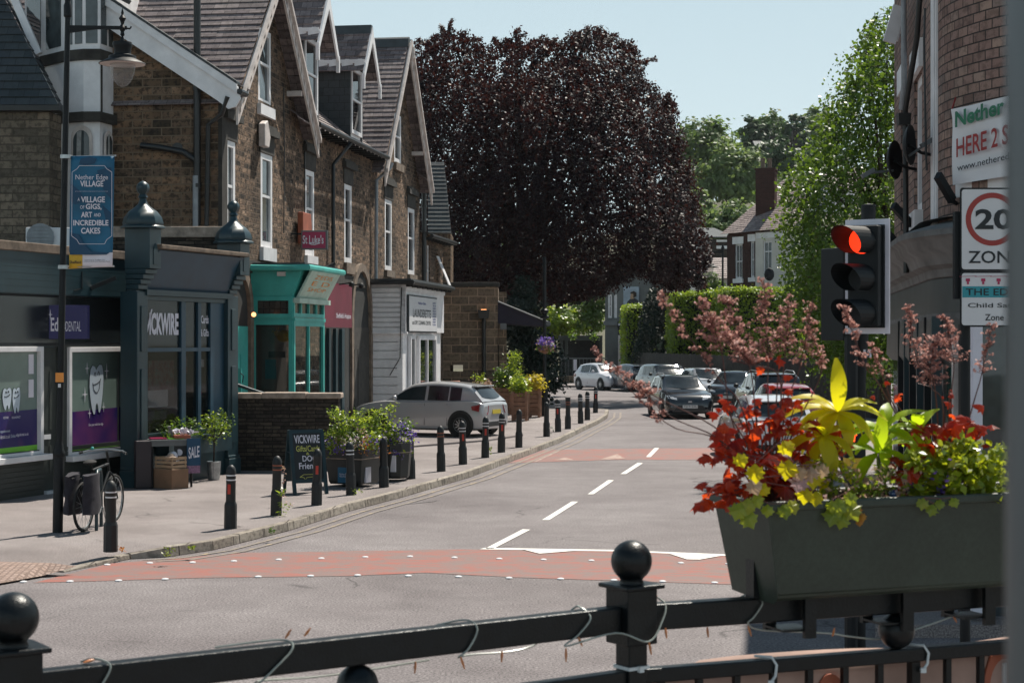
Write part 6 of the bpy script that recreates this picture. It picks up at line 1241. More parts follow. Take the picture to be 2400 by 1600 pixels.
        MB().ball((sg * (W + .09), y_f - .12, belt + .06), (.09, .06, .075), 10, 8).build('door_mirror', col if shape != 'suv' else 'cartrim', r, smooth=60)
    zg = s['body'][-1][1]; m = MB(); m.extr([Vector((x, nose_y(x, z_, 1) + .014, z_)) for x, z_ in ((-W * .62, zg - .16), (W * .62, zg - .16), (W * .5, zg + .02), (-W * .5, zg + .02))], (0, -.05, 0)); m.build('grille', 'cartrim', r)
    m = MB(); yb = nose_y(0, zg + .1, 1) + .016; m.extr([(-.07, yb, zg + .12), (.07, yb, zg + .12), (.05, yb, zg + .17), (-.05, yb, zg + .17)], (0, -.03, 0)); m.build('badge', 'carrim', r)
    yf = L / 2 + .012; MB().box((0, yf, zg - .02), (.52, .015, .11)).build('number_plate', 'plate_w', r); MB().box((0, -L / 2 - .01, .66 if shape == 'hatch' else .7), (.52, .015, .11)).build('number_plate', 'plate_y', r)
    MB().box((0, -L * .496, .34), (W * 1.5, .05, .14)).build('rear_valance', 'cartrim', r, bevel=.02); MB().box((0, L * .49, .27), (W * 1.4, .06, .1)).build('front_valance', 'cartrim', r, bevel=.02)
    # seams and handles
    for sg in (-1, 1):
        m = MB()
        for y in (ym, y_f + .12, s['ax'][0] * L + .4): m.bar(Vector((sg * (W + .001), y, .3)), Vector((sg * (W * .972), y - .0, belt - .08)), .008, .006, up=(1, 0, 0))
        m.build('door_seam', 'cartrim', r)
        for y in (ym - .18 + .32, ym - .75): MB().box((sg * (W * .995), y, belt - .13), (.03, .17, .03)).build('door_handle', col, r, bevel=.01)
    MB().box((0, s['cab'][2][0] * L - .05, top_at(s['cab'][2][0] * L) + .01), (W * 1.3, .16, .035)).build('rear_spoiler', col, r, bevel=.012)
    m = MB(); m.bar(Vector((0, -L * .472, belt + .03)), Vector((.3, -L * .468, belt + .06)), .02); m.build('rear_wiper', 'cartrim', r)
    if 'rails' in extras:
        for sg in (-1, 1): m = MB(); m.tube([(sg * W * .66, -L * .38, Hh - .06), (sg * W * .66, -L * .3, Hh + .03), (sg * W * .66, -.1, Hh + .045), (sg * W * .66, L * .06, Hh - .02)], .018, 6); m.build('roof_rail', 'carrim', r)
    r.location = pos; r.rotation_euler = (0, 0, heading); r.scale = (scale,) * 3
    return r
def head(dx, dy): return math.atan2(-dx, dy)
def gx(px, Y, z=0): return Vector(((px - CX) / F * Y, Y, z))
make_car('silver-grey hatchback parked on the forecourt, seen from its side and rear', 'hatch', 'car_grey', gx(1006, 46, .165), head(-.92, .4), scale=.985)
ce = make_car('black estate car driving towards the camera in the middle of the road', 'estate', 'car_black', gx(1593, 60.6), head(.06, -1), extras=('rails',)); fr = Fr((.26, 4.55 / 2 + .021), (-1, 0)); 
text('YJ19 22L', fr, .03, .49, .385, .475, 0.0, 'ink', ce, name='registration')
make_car('small white hatchback coming round the bend, its flank catching the sun', 'hatch', 'car_white', gx(1415, 93), head(.42, -.9))
make_car('dark grey hatchback seen from behind beside the small white hatchback', 'hatch', 'car_dark', gx(1478, 91), head(-.35, .93))
make_car('black off-roader facing the camera behind the black estate', 'suv', 'car_black', gx(1563, 80), head(.25, -.97), scale=.97)
make_car('silver saloon facing the camera right of the black estate', 'estate', 'car_silver', gx(1655, 76), head(.1, -1))
make_car('dark car half hidden behind the pink flower stalks', 'hatch', 'car_black', gx(1722, 70), head(-.3, -.95))
cs_ = make_car('silver-roofed off-roader with roof rails seen from behind', 'suv', 'car_dark', gx(1800, 58), head(-.02, 1), extras=('rails',))
make_car('red car seen from behind between the white car and the off-roader', 'hatch', 'car_red', gx(1830, 50), head(-.02, 1))
make_car('white car with a yellow rear plate nearest the flower trough', 'hatch', 'car_white', gx(1792, 39.5), head(-.04, 1))
# ---------------------------------------------------------------- brick corner building on the right
M['cornice'] = paint('grey_cornice', (.12, .12, .118), .7, .4, 3, bump=.2); M['shopfascia'] = paint('grey_fascia', (.06, .068, .066), .5, .15, 2); M['shopdark'] = glass('dark_shopfront', (.01, .012, .014), .08)
M['colgrey'] = paint('grey_column', (.085, .1, .108), .45, .2, 3, metal=.2); M['ringred'] = paint('ring_red', (.3, .02, .015), .4, .1, 3)
M['portrait_sky'] = paint('pale_blue_panel', (.3, .37, .43), .6, .3, 1.2); M['pubgrey'] = paint('pub_render', (.12, .13, .125), .8, .2, 1)
RS = (1800 - 1200) / 4000; RFo = Vector(((2198 - 1200) / F * 18.4, 18.4, 0)); RF = Fr((RFo.x, RFo.y), (-RS, -1))   # runs towards the camera; n points to the street
RF = Fr((RFo.x, RFo.y), (-RS, -1)); BR = thing('corner_building', 'pink brick corner building with rounded corner and white window surrounds', 'building', (RFo.x + 1, RFo.y, .12))
rt = lambda px, d=0: RF.t(px, d); rz_ = lambda px, py, d=0: RF.z(px, py, d)
tfar = rt(2096); zlo = 3.9; zhi = 7.8
W1 = (rt(2143), rt(2161), rz_(2152, 500), rz_(2152, 175)); W2 = (rt(2186), rt(2197) - .05, rz_(2190, 470), rz_(2190, 60)); W3 = (rt(2112), rt(2124), rz_(2118, 560), rz_(2118, 215))
m = MB(); wall(m, RF, tfar, 0, .12, zhi, [W1, W3], rev=.12)
cx_, cr = RF.p(0, -2.3, 0), 2.3; a0 = math.atan2(RF.n.y, RF.n.x); n = 26; arc = [cx_ + Vector((math.cos(a0 + R(100) * i / n), math.sin(a0 + R(100) * i / n), 0)) * cr for i in range(n + 1)]
k = len(m.v); L_ = 0
m.build('wall', 'pink_brick', BR)
# curved corner: brick courses follow the bend
me = bpy.data.meshes.new('curved_wall'); off = OFF[BR.name]; vs = [(p.x - off.x, p.y - off.y, z - off.z) for z in (.12, zhi) for p in arc]; me.from_pydata(vs, [], [(i, i + 1, n + 2 + i, n + 1 + i) for i in range(n)]); uvl = me.uv_layers.new(name='UVMap')
for pl in me.polygons:
    for li in pl.loop_indices: vi = me.loops[li].vertex_index; uvl.data[li].uv = ((vi % (n + 1)) * cr * R(100) / n, vs[vi][2])
me.materials.append(M['pink_brick']); me.shade_smooth(); o = bpy.data.objects.new('curved_wall', me); _link(o, BR)
for W_, nm in ((W1, 1), (W3, 0)):
    o = sash(BR, RF, W_[0], W_[1], W_[2], W_[3], d=-.06, fw=.12, mid=.5, gl='glass')
    MB().fb(RF, W_[0] - .12, W_[1] + .12, -.05, .05, W_[3] + .003, W_[3] + .34).build('lintel', 'white', BR); MB().prism(RF, [(W_[0] - .15, W_[2] - .3), (W_[1] + .15, W_[2] - .3), (W_[1] + .15, W_[2] - .003), (W_[0] - .15, W_[2] - .003)], -.05, .1).build('sill', 'white', BR)
m = MB(); m.fb(RF, -.34, .02, -.05, .03, 3.9, 6.6); m.fb(RF, -.3, -.03, .03, .05, 3.9, 6.5); m.build('corner_pilaster', 'white', BR, bevel=.01); m = MB(); m.prism(RF, [(-.42, 6.6), (.06, 6.6), (.06, 7.2), (-.1, 8.2), (-.34, 7.4)], -.05, .06); m.build('pilaster_cap', 'white', BR)
pd = .12
pipe(BR, [P(2158, -40, 18.9), P(2149, 90, 19), P(2122, 255, 19.6), P(2122, 300, 19.6), P(2124, 640, 19.6)], .032, 'gutter'); MB().box(P(2118, 280, 19.6), (.13, .13, .13), taper=1.15).build('hopper', 'gutter', BR)
pipe(BR, [P(2118, -30, 21.3), P(2119, 200, 21.3), P(2113, 255, 21.5)], .036, 'greypipe'); pipe(BR, [P(2168, 20, 18.6), P(2166, 100, 18.6), P(2170, 345, 18.4), P(2172, 400, 18.4)], .012, 'gutter', 'cable')
m = MB(); m.bar(P(2108, 15, 22), P(2084, 100, 22), .16, .05, up=(0, 1, 0)); m.bar(P(2110, 40, 22.2), P(2096, 95, 22.2), .1, .05, up=(0, 1, 0)); m.build('open_window', 'white', BR)
for px, py, rr, Yd in ((2094, 375, .2, 19.4), (2130, 340, .2, 18.6)):
    sdh = thing('satellite_dish', 'dark satellite dish on the brick wall, ' + ('left of the pair' if px < 2100 else 'right of the pair above the traffic signal'), 'satellite dish', P(px, py, Yd)); c = P(px, py, Yd); m = MB(); m.lathe([(0, .06), (rr * .5, .045), (rr * .85, .01), (rr, -.02), (rr * .97, -.03), (rr * .5, .025), (0, .04)], (0, 0, 0), n=20, axis='Y', sq=1.12)
    rot = Matrix.Rotation(R(62 if px > 2100 else 55), 4, 'Z')
    for v in m.v: v.xyz = (rot @ v) + c
    m.build('dish', 'black', sdh, smooth=60); m = MB(); tipp = c + Vector((-.3, -.1, -.16)) if px < 2100 else c + Vector((.2, -.05, .02)); m.tube([c + Vector((0, 0, -.12)), tipp], .014, 6); m.bar(tipp - Vector((.08, 0, .04)), tipp + Vector((.06, 0, .04)), .07, .05); m.build('feed_arm', 'signgrey', sdh)
    m = MB(); m.tube([c, c + Vector((.15, .05, -.08)), c + Vector((.28, .08, -.1))], .018, 6); m.build('mount', 'black', sdh)
# shop cornice, sign panel and dark shopfront below
m = MB(); pts2 = [RF.p(tfar, 0, 0)] + [RF.p(tfar + (0 - tfar) * i / 6, 0, 0) for i in range(1, 7)] + arc[1:]
def sweep(prof, mat, name, smooth=40):
    m = MB(); N = len(prof); ctr = cx_
    for i, p in enumerate(pts2):
        nn = RF.n if i < 7 else (p - Vector((ctr.x, ctr.y, 0))).normalized()
        for d, z_ in prof: m.v.append(Vector((p.x, p.y, 0)) + nn * d + Vector((0, 0, z_)))
    for i in range(len(pts2) - 1):
        for j in range(N - 1): m.f.append([i * N + j, (i + 1) * N + j, (i + 1) * N + j + 1, i * N + j + 1]); m.mi.append(0)
    return m.build(name, mat, BR, smooth=smooth)
sweep([(.0, 3.95), (.32, 3.86), (.42, 3.82), (.42, 3.76), (.36, 3.72), (.33, 3.64), (.24, 3.58), (.2, 3.48), (.12, 3.44), (.1, 3.36), (.06, 3.34), (.06, 3.0), (.1, 2.98), (.1, 2.92), (.02, 2.9)], 'cornice', 'cornice')
sweep([(.03, 3.36), (.09, 3.34), (.11, 2.5), (.05, 2.42)], 'shopfascia', 'fascia') 
sweep([(.01, 2.95), (.02, .12)], 'shopdark', 'shopfront_glass'); sweep([(.0, 3.97), (.2, 3.96)], 'lead', 'lead_flashing')
m = MB()
for i, px in enumerate((2108, 2122, 2135, 2152, 2170, 2188)): t_ = rt(px, .1); m = MB(); m.fb(RF, t_ - .05, t_ + .05, .02, .12, .12, 2.95); m.build('mullion', 'teal' if i % 2 else 'black', BR)
p0 = arc[8]; pc = thing('shopfront', 'white shopfront pilaster with dark window behind the right-hand flowers', 'shopfront', (p0.x, p0.y, .12)); q = P(2285, 900, 15.5)
m = MB(); m.box((P(2288, 900, 15.7).x, 15.7, 1.5), (.09, .1, 2.7)); m.build('white_post', 'lilac', pc); MB().box((P(2325, 900, 15.8).x, 15.8, 1.5), (.25, .04, 2.7)).build('pane', 'glass_pale', pc); MB().box((P(2262, 900, 15.9).x, 15.9, 1.5), (.1, .1, 2.7)).build('dark_post', 'black', pc); MB().box((P(2242, 900, 16.1).x, 16.1, 1.9), (.08, .06, 1.7)).build('poster', 'offwhite', pc)
for px, py in ((2222, 452), (2155, 512), (2112, 548)):
    t_ = rt(px); a = RF.p(min(t_, .5), .1, RF.z(px, py + 14)) if px < 2190 else P(px + 10, py + 18, 17.6); m = MB(); m.bar(a, a + Vector((-.2, -.2, .24)) if px > 2190 else a + Vector((-.25, -.15, .22)), .06, .09); m.bar(a, a + Vector((.12, .1, -.06)), .03); tag(m.build('fascia_light', 'black'), {2222: 'black floodlight on the brick just left of the white banner', 2155: 'black floodlight on the cornice left of the tilted sill', 2112: 'smallest black floodlight at the far end of the cornice'}[px], 'light', 'floodlights over the cornice')
# banner on the brick, curved street-name plate under it
def arcpt(px, Y, py): return P(px, py, Y)
BNN = thing('banner', 'white banner reading Nether and HERE tied to the brick wall', 'banner', P(2330, 430, 16)); FB = Fr((P(2256, 400, 17.55).x, 17.55), (.36, -.93)); fx = FB.t; f6 = fx(2378) - fx(2270)
m = MB(); nx, ny = 14, 8; x0, x1 = fx(2256), fx(2256) + f6 * 2.2; zA, zB, zC, zD = FB.z(2256, 435), FB.z(2256, 258), FB.z(2390, 415), FB.z(2390, 240)
for j in range(ny + 1):
    for i in range(nx + 1): u, v = i / nx, j / ny; zz_ = (zA + (zB - zA) * v) + .03 * u; m.v.append(FB.p(x0 + (x1 - x0) * u, .12 + .03 * math.exp(-((u - (1 - v) * 1.1) / .12) ** 2) + .01 * math.sin(9 * u + 4 * v), zz_))
for j in range(ny):
    for i in range(nx): k = j * (nx + 1) + i; m.f.append([k, k + 1, k + nx + 2, k + nx + 1]); m.mi.append(0)
m.build('cloth', 'signwhite', BNN, smooth=70)
text('Nether Edge', FB, fx(2270), fx(2270) + f6 * 1.85, FB.z(2300, 307), FB.z(2300, 258), .165, 'greenink', BNN, bold=.03, skew=.08); text('HERE 2 SHOP', FB, fx(2273), fx(2273) + f6 * 1.75, FB.z(2300, 367), FB.z(2300, 322), .165, 'redink', BNN, bold=.015, skew=.08); text('www.netheredge.org', FB, fx(2275), fx(2275) + f6 * 1.6, FB.z(2300, 404), FB.z(2300, 384), .165, 'ink', BNN, bold=.01, skew=.06)
m = MB(); m.tube([FB.p(x0, .13, zB), FB.p(x0 - .12, .0, zB + .14)], .008, 5); m.build('cord', 'redink', BNN)
NP = thing('name_plate', 'white street name plate under the white banner', 'sign', FB.p(x0, 0, zA)); MB().fb(FB, x0 - .08, x0 + .8, .0, .03, zA - .12, zA + .18).build('plate', 'white', NP); text('NETHER EDGE ROAD', FB, x0 - .05, x0 + .5, zA + .02, zA + .1, .034, 'signgrey', NP)
# ---------------------------------------------------------------- traffic signal and zone sign
YS_ = 13.5; TSg = thing('traffic_signal', 'traffic signal showing red, with a white-edged black backing board', 'traffic signal', gx(2032, YS_, .12)); SG = Fr((P(2032, 600, YS_).x, YS_), (.87, -.49)); q = lambda y: H - (y - HY) / F * YS_
m = MB(); m.tube([gx(2012, YS_ + .12, .1), P(2012, 900, YS_ + .12), P(2036, 486, YS_ + .12)], .057, 14); m.lathe([(.06, 0), (.058, .02), (0, .03)], P(2036, 486, YS_ + .12), n=14); m.build('pole', 'black', TSg, smooth=50)
hw_ = .178; m = MB(); m.fb(SG, -hw_, hw_, -.03, .0, q(782), q(514)); m.build('backing_edge', 'lilac', TSg); m = MB(); m.fb(SG, -hw_ + .032, hw_ - .032, .0, .03, q(768), q(528)); m.build('backing_board', 'black', TSg); MB().fb(SG, -.11, .13, .03, .13, q(764), q(531)).build('head_case', 'black', TSg, bevel=.01)
for yc, nm, on in ((566, 'red', 1), (653, 'amber', 0), (735, 'green', 0)):
    c = SG.p(.0, .13, q(yc)); ax_ = SG.n; axv = (SG.n - SG.u * .3).normalized(); m = MB(); n = 20; rr = .112; cut = 16
    ring0, ring1 = [], []
    for i in range(n + 1): a = R(-62) + R(304) * i / n; e = Vector((SG.u.x * math.cos(a), SG.u.y * math.cos(a), math.sin(a))); ln = .13 + .17 * (math.sin(a) * .5 + .5); ring0.append(c + e * rr); ring1.append(c + e * rr * .98 + axv * ln)
    for i in range(n): m.face([ring0[i], ring0[i + 1], ring1[i + 1], ring1[i]]); m.face([c + (ring0[i + 1] - c) * .96, c + (ring0[i] - c) * .96, c + (ring1[i] - c) * .985 , c + (ring1[i + 1] - c) * .985])
    m.build('visor', 'black', TSg, smooth=50); m = MB(); m.v = [c + ax_ * .004] + [c + (p - c) * .93 for p in ring0] + [c + Vector((SG.u.x * math.cos(R(b_)), SG.u.y * math.cos(R(b_)), math.sin(R(b_)))) * rr * .93 for b_ in (260, 278)]
    k = len(m.v) - 1; m.f = [(0, i, i % k + 1) for i in range(1, k + 1)]; m.mi = [0] * k; m.build(nm + '_lamp', glow('red_glow', (.9, .035, .006), 1.1) if on else 'ink', TSg)
m = MB(); SB2 = Fr((P(1980, 700, 14.0).x, 14.0), (.8, -.6)); m.box(P(1972, 690, 13.9), (.2, .28, .75), R(30)); m.build('side_head', 'black', TSg, bevel=.01)
MB().box(P(2033, 828, YS_ - .0), (.062, .012, .062)).build('number_label', 'lilac', TSg); LF = Fr((P(2033, 828, YS_ - .01).x, YS_ - .01), (1, 0)); text('5', LF, -.018, .018, q(838), q(819), .002, 'ink', TSg, bold=.01)
PD = thing('pedestrian_signal', 'low pedestrian signal box showing a small red figure', 'pedestrian signal', gx(2002, 13.2, .12)); m = MB(); m.box(P(2001, 1012, 13.3), (.16, .12, .4)); m.build('box', 'black', PD, bevel=.01); m = MB(); c = P(2001, 1005, 13.2); fr = Fr((c.x, 13.22), (1, 0)); z0 = c.z
m.prism(fr, [(-.012, z0 + .005), (.012, z0 + .005), (.018, z0 - .04), (.012, z0 - .1), (-.012, z0 - .1), (-.018, z0 - .04)], 0, .006); m.ball(fr.p(0, .003, z0 + .022), .013, 8, 6); m.prism(fr, [(.016, z0), (.03, z0 - .05), (.024, z0 - .055), (.012, z0 - .02)][::-1], 0, .006); m.prism(fr, [(-.016, z0), (-.03, z0 - .05), (-.024, z0 - .055), (-.012, z0 - .02)], 0, .006); m.build('red_figure', glow('orange_glow', (.9, .08, .015), 1.5), PD); m = MB(); m.box(P(2003, 1090, 13.3), (.16, .1, .12)); m.build('push_button', 'yellow', PD)
m = MB(); m.tube([gx(1995, 13.5, .1), P(1995, 790, 13.5)], .055, 10); m.build('pole', 'black', PD)
YZ = 12.6; ZF = Fr((P(2253, 600, YZ).x, YZ), (1, 0)); zx, zy = ZF.t, lambda y: H - (y - HY) / F * YZ; ZS = thing('road_sign', 'white 20 ZONE sign with red ring above a child safety zone plate', 'road sign', gx(2262, YZ, .12))
def rplate(x0, x1, y0, y1, d, mat, name, r=.02):
    a, b_, c, e = zx(x0), zx(x1), zy(y1), zy(y0); p = []
    for cx2, cz, s_ in ((b_ - r, c + r, 270), (b_ - r, e - r, 0), (a + r, e - r, 90), (a + r, c + r, 180)): p += [(cx2 + r * math.cos(R(s_ + k * 30)), cz + r * math.sin(R(s_ + k * 30))) for k in range(4)]
    return MB().prism(ZF, p, d - .004, d).build(name, mat, ZS)
rplate(2250, 2420, 440, 635, .0, 'black', 'zone_plate'); rplate(2254, 2416, 444, 631, .004, 'signwhite', 'zone_face'); rplate(2250, 2420, 635.5, 766, 0, 'black', 'safety_plate'); rplate(2254, 2416, 640, 762, .004, 'signwhite', 'safety_face')
cz, ct, ro = zy(514), zx(2325), .196; m = MB(); n = 40
for i in range(n):
    a, b_ = 2 * math.pi * i / n, 2 * math.pi * (i + 1) / n; m.face([ZF.p(ct + ro * math.cos(a), .006, cz + ro * math.sin(a)), ZF.p(ct + ro * math.cos(b_), .006, cz + ro * math.sin(b_)), ZF.p(ct + ro * .8 * math.cos(b_), .006, cz + ro * .8 * math.sin(b_)), ZF.p(ct + ro * .8 * math.cos(a), .006, cz + ro * .8 * math.sin(a))])
m.build('red_ring', 'ringred', ZS)
text('20', ZF, zx(2285), zx(2372), zy(538), zy(490), .007, 'ink', ZS, bold=.03); text('ZONE', ZF, zx(2269), zx(2390), zy(617), zy(588), .007, 'ink', ZS, bold=.012); MB().fb(ZF, zx(2255), zx(2415), .004, .006, zy(697), zy(671)).build('cyan_band', 'cyan', ZS)
text('THE EDGE', ZF, zx(2263), zx(2400), zy(692), zy(676), .008, 'ink', ZS, bold=.01); text('Child Safety', ZF, zx(2268), zx(2404), zy(724), zy(710), .007, 'ink', ZS, bold=.01); text('Zone', ZF, zx(2308), zx(2352), zy(751), zy(736), .007, 'ink', ZS, bold=.01)
m = MB()
for i in range(4): 
    x = 2268 + i * 36; m.bar(ZF.p(zx(x - 20), .006, zy(648)), ZF.p(zx(x + 20), .006, zy(647)), .003); m.box(ZF.p(zx(x), .006, zy(656)), (.03, .003, .022)); m.box(ZF.p(zx(x), .006, zy(663)), (.015, .003, .02))
m.build('washing_line_drawing', 'pinkred', ZS)
m = MB(); m.tube([gx(2262, YZ + .08, .1), P(2262, 470, YZ + .08)], .038, 12); m.build('post', 'black', ZS, smooth=50); MB().fb(ZF, zx(2241), zx(2256), -.1, -.03, zy(700), zy(495)).build('bracket', 'black', ZS)
# near lamp column at the right edge of the view
NC = thing('metal_column', 'smooth grey metal column close by at the right edge', 'column', (.285, .75, 1.05)); MB().tube([(.283, .75, 1.05), (.283, .75, 2.5), (.283, .75, 6)], [.068, .064, .064], 32).build('shaft', 'colgrey', NC, smooth=60)
# ---------------------------------------------------------------- houses beyond on the right
HB = thing('brick_house', 'red brick and pale rendered house with slate roof and tall chimney', 'house', P(1700, 900, 72)); hu = Vector((.25, -1, 0)).normalized(); ho = P(1704, 800, 74); HF2 = Fr((ho.x, ho.y), (hu.x, hu.y)); HF2.n = Vector((-abs(hu.y), -hu.x, 0)).normalized()
# facade turned towards the street: runs from far-left to near-right
HF2 = Fr((P(1704, 800, 100).x, 100), (.62, -.78)); ht = HF2.t; hz2 = HF2.z; tE = ht(1772); tR = ht(1895); ze = hz2(1706, 551)
ops = [(ht(1722), ht(1740), hz2(1730, 653), hz2(1730, 572)), (ht(1758), ht(1768), hz2(1762, 650), hz2(1762, 566))]; m = MB(); wall(m, HF2, 0, tE, 0, ze, ops); m.build('wall', 'red_brick', HB)
for o_ in ops: sash(HB, HF2, *o_, d=-.1, fw=.09, mid=.5, bars=1, sill=.25); MB().fb(HF2, o_[0] - .15, o_[1] + .1, -.05, .05, o_[3] + .003, o_[3] + .42).build('lintel', 'white', HB)
op2 = (ht(1790), ht(1811), hz2(1800, 641), hz2(1800, 565)); m = MB(); wall(m, HF2, tE + .004, tR, 1.0, hz2(1780, 545), [op2], d=.06); m.build('rendered_wall', 'render', HB); sash(HB, HF2, *op2, d=-.02, fw=.09, mid=.68, bars=1, gl='glass_pale'); MB().fb(HF2, tE + .1, tR, .06, .1, hz2(1780, 545) - .35, hz2(1780, 545) - .02).build('fascia_board', 'white', HB)
zc2 = ze + .05; rid = 3.6; a, b_ = HF2.p(-.2, .35, zc2), HF2.p(tR + .2, .35, zc2 + .1); m = MB(); c, e = HF2.p(tR + .2, -5.2, zc2 + rid), HF2.p(-.2, -5.2, zc2 + rid); roof_courses(m, a, b_, c, e, step=.24, jag=.006); m.build('roof', 'slate_pink', HB)
hp = HF2.p(-.2, -5.2, zc2 + rid)
gw = MB(); gw.face([HF2.p(0, 0, 0), HF2.p(0, 0, ze), HF2.p(0, -5.2, ze + rid - .1), HF2.p(0, -9, ze), HF2.p(0, -9, 0)]); gw.build('gable_wall', 'red_brick', HB)
ch = P(1796, 440, 100); cq = MB(); cw = (1818 - 1773) / F * 100; zt1, zb1 = H - (400 - HY) / F * 100, H - (495 - HY) / F * 100; cq.box((ch.x, 100, (zt1 + zb1) / 2 - .6), (cw, .7, zt1 - zb1 + 1.2), R(-20)); cq.box((ch.x, 100, zt1 + .06), (cw * 1.1, .78, .12), R(-20)); cq.box((ch.x, 100, zt1 - .16), (cw * 1.06, .74, .08), R(-20)); co_ = cq.build('chimney', 'red_brick', HB)
for dx in (-.2, .2): MB().lathe([(.13, 0), (.11, .1), (.115, .5), (.14, .52), (.14, .6)], (ch.x + dx, 100, zt1 + .12), n=10).build('chimney_pot', 'soot_pot', co_) if 'soot_pot' in M else MB().lathe([(.14, 0), (.12, .1), (.125, .5), (.15, .52), (.15, .6)], (ch.x + dx, 100, zt1 + .12), n=10).build('chimney_pot', 'dressed', co_)
dq = HF2.p(ht(1862), -2.2, zc2 + 1.8); m = MB(); dn_ = thing; m.fb(HF2, ht(1855) + .3, ht(1855) + 1.7, -3.4, -1.1, zc2 + .9, zc2 + 2.5); dm = m.build('dormer', 'white', HB); MB().fb(HF2, ht(1855) + .42, ht(1855) + 1.58, -1.1, -1.09, zc2 + 1.2, zc2 + 2.4).build('pane', 'glass_pale', dm); m = MB(); mid_ = ht(1855) + 1.0
roof_courses(m, HF2.p(mid_ - 1.0, -4.6, zc2 + 2.4), HF2.p(mid_ - 1.0, -.8, zc2 + 2.4), HF2.p(mid_, -.8, zc2 + 3.3), HF2.p(mid_, -4.6, zc2 + 3.3)); roof_courses(m, HF2.p(mid_ + 1.0, -.8, zc2 + 2.4), HF2.p(mid_ + 1.0, -4.6, zc2 + 2.4), HF2.p(mid_, -4.6, zc2 + 3.3), HF2.p(mid_, -.8, zc2 + 3.3)); m.build('dormer_roof', 'slate_pink', dm)
sd2 = thing('satellite_dish', 'dark satellite dish on the pale rendered house', 'satellite dish', P(1803, 642, 94)); MB().ball(P(1803, 643, 94), (.28, .1, .36), 12, 8).build('dish', 'black', sd2, smooth=60); m = MB(); m.tube([P(1803, 650, 94), P(1794, 652, 93.6)], .02, 5); m.build('feed_arm', 'black', sd2)
# far buildings
FH = thing('far_house', 'distant pale slate roofed house half hidden by the beech tree', 'house', P(1680, 650, 112)); m = MB(); fu = Fr((P(1640, 650, 112).x, 112), (1, .0)); m.fb(fu, 0, 3.2, -6, 0, 0, H - (652 - HY) / F * 112); m.build('wall', 'render', FH); m = MB(); roof_courses(m, P(1636, 652, 111.7), P(1712, 652, 111.7), P(1712, 604, 115), P(1636, 604, 115), step=.35, jag=.01); m.build('roof', 'slate_pink', FH)
MB().fb(fu, P(1674, 650, 112).x - fu.o.x, P(1694, 650, 112).x - fu.o.x, .002, .03, P(0, 712, 112).z, P(0, 677, 112).z).build('window', 'white', FH)
F3 = thing('far_terrace', 'distant flat-fronted terrace with white window bands above the far slate roof', 'house', P(1680, 600, 150)); fu = Fr((P(1600, 600, 150).x, 150), (1, 0)); px_ = lambda x: fu.t(x); pz_ = lambda y: fu.z(1680, y); m = MB(); m.fb(fu, px_(1560), px_(1722), -8, 0, 0, pz_(560)); m.build('wall', 'drystone', F3)
MB().extr([fu.p(px_(1560), .3, pz_(558)), fu.p(px_(1722), .3, pz_(558)), fu.p(px_(1690), -5, pz_(528)), fu.p(px_(1560), -5, pz_(528))], (0, 0, .1)).build('roof', 'slate_dark', F3)
for x0, x1 in ((1632, 1658), (1679, 1706)):
    for y0, y1 in ((562, 567), (576, 583)): MB().fb(fu, px_(x0), px_(x1), .01, .08, pz_(y1), pz_(y0)).build('window_band', 'white', F3)
HH = thing('hill_house', 'grey house with a slate roof among the trees on the hill', 'house', P(1800, 345, 300)); fu = Fr((P(1780, 345, 300).x, 300), (1, 0)); m = MB(); z0, z1 = fu.z(1800, 375), fu.z(1800, 352); m.fb(fu, 0, fu.t(1862), -8, 0, z0 - 6, z1); m.build('wall', 'pubgrey', HH); m = MB(); m.extr([fu.p(-.5, .3, z1), fu.p(fu.t(1845), .3, z1), fu.p(fu.t(1845), -5, z1 + 2), fu.p(-.5, -5, z1 + 2)], (0, 0, .2)); m.build('roof', 'slate_dark', HH)
for x in (1812, 1866): m = MB(); m.fb(fu, fu.t(x - 5), fu.t(x + 5), -3, -1, z1, z1 + 2.6 + (x > 1850)); m.build('chimney', 'drystone', HH)
m = MB(); m.prism(fu, [(fu.t(1832), z0 - 6), (fu.t(1872), z0 - 6), (fu.t(1872), z1 - .5), (fu.t(1852), z1 + 2.4), (fu.t(1832), z1 - .5)], .2, .5); m.build('gable', 'drystone', HH)
# pub at the far bend with a painted portrait, signs and a smoking shelter
PB = thing('pub', 'grey corner pub with a painted portrait panel and hanging plants beyond the beech', 'building', P(1450, 880, 108)); pf = Fr((P(1418, 700, 108).x, 108), (.86, -.5)); pt_ = pf.t; pz2 = pf.z; m = MB(); e = pt_(1545); 
wall(m, pf, 0, e, 0, pz2(1450, 640), [(pt_(1424), pt_(1434), pz2(1430, 745), pz2(1430, 690)), (pt_(1438), pt_(1446), pz2(1440, 745), pz2(1440, 690))], d=0); m.build('wall', 'pubgrey', PB)
for a, b2 in ((1424, 1434), (1438, 1446)): sash(PB, pf, pt_(a), pt_(b2), pz2(1430, 745), pz2(1430, 690), d=-.08, fw=.12)
m = MB(); pl = Fr(pf.p(0, 0, 0)[:2], (-.5, -.86)); MB().fb(pf, pt_(1450), e, .02, .1, pz2(1470, 790), pz2(1470, 765)).build('sign_frieze', 'black', PB); MB().fb(pf, pt_(1418), e, .01, .2, pz2(1440, 762), pz2(1440, 752)).build('ledge', 'signgrey', PB)
po = MB().fb(pf, pt_(1463), pt_(1499), .02, .12, pz2(1480, 718), pz2(1480, 672)).build('portrait_panel', 'portrait_sky', PB); pd_ = .125; T_ = lambda x: pt_(x); Z_ = lambda y: pz2(1481, y)
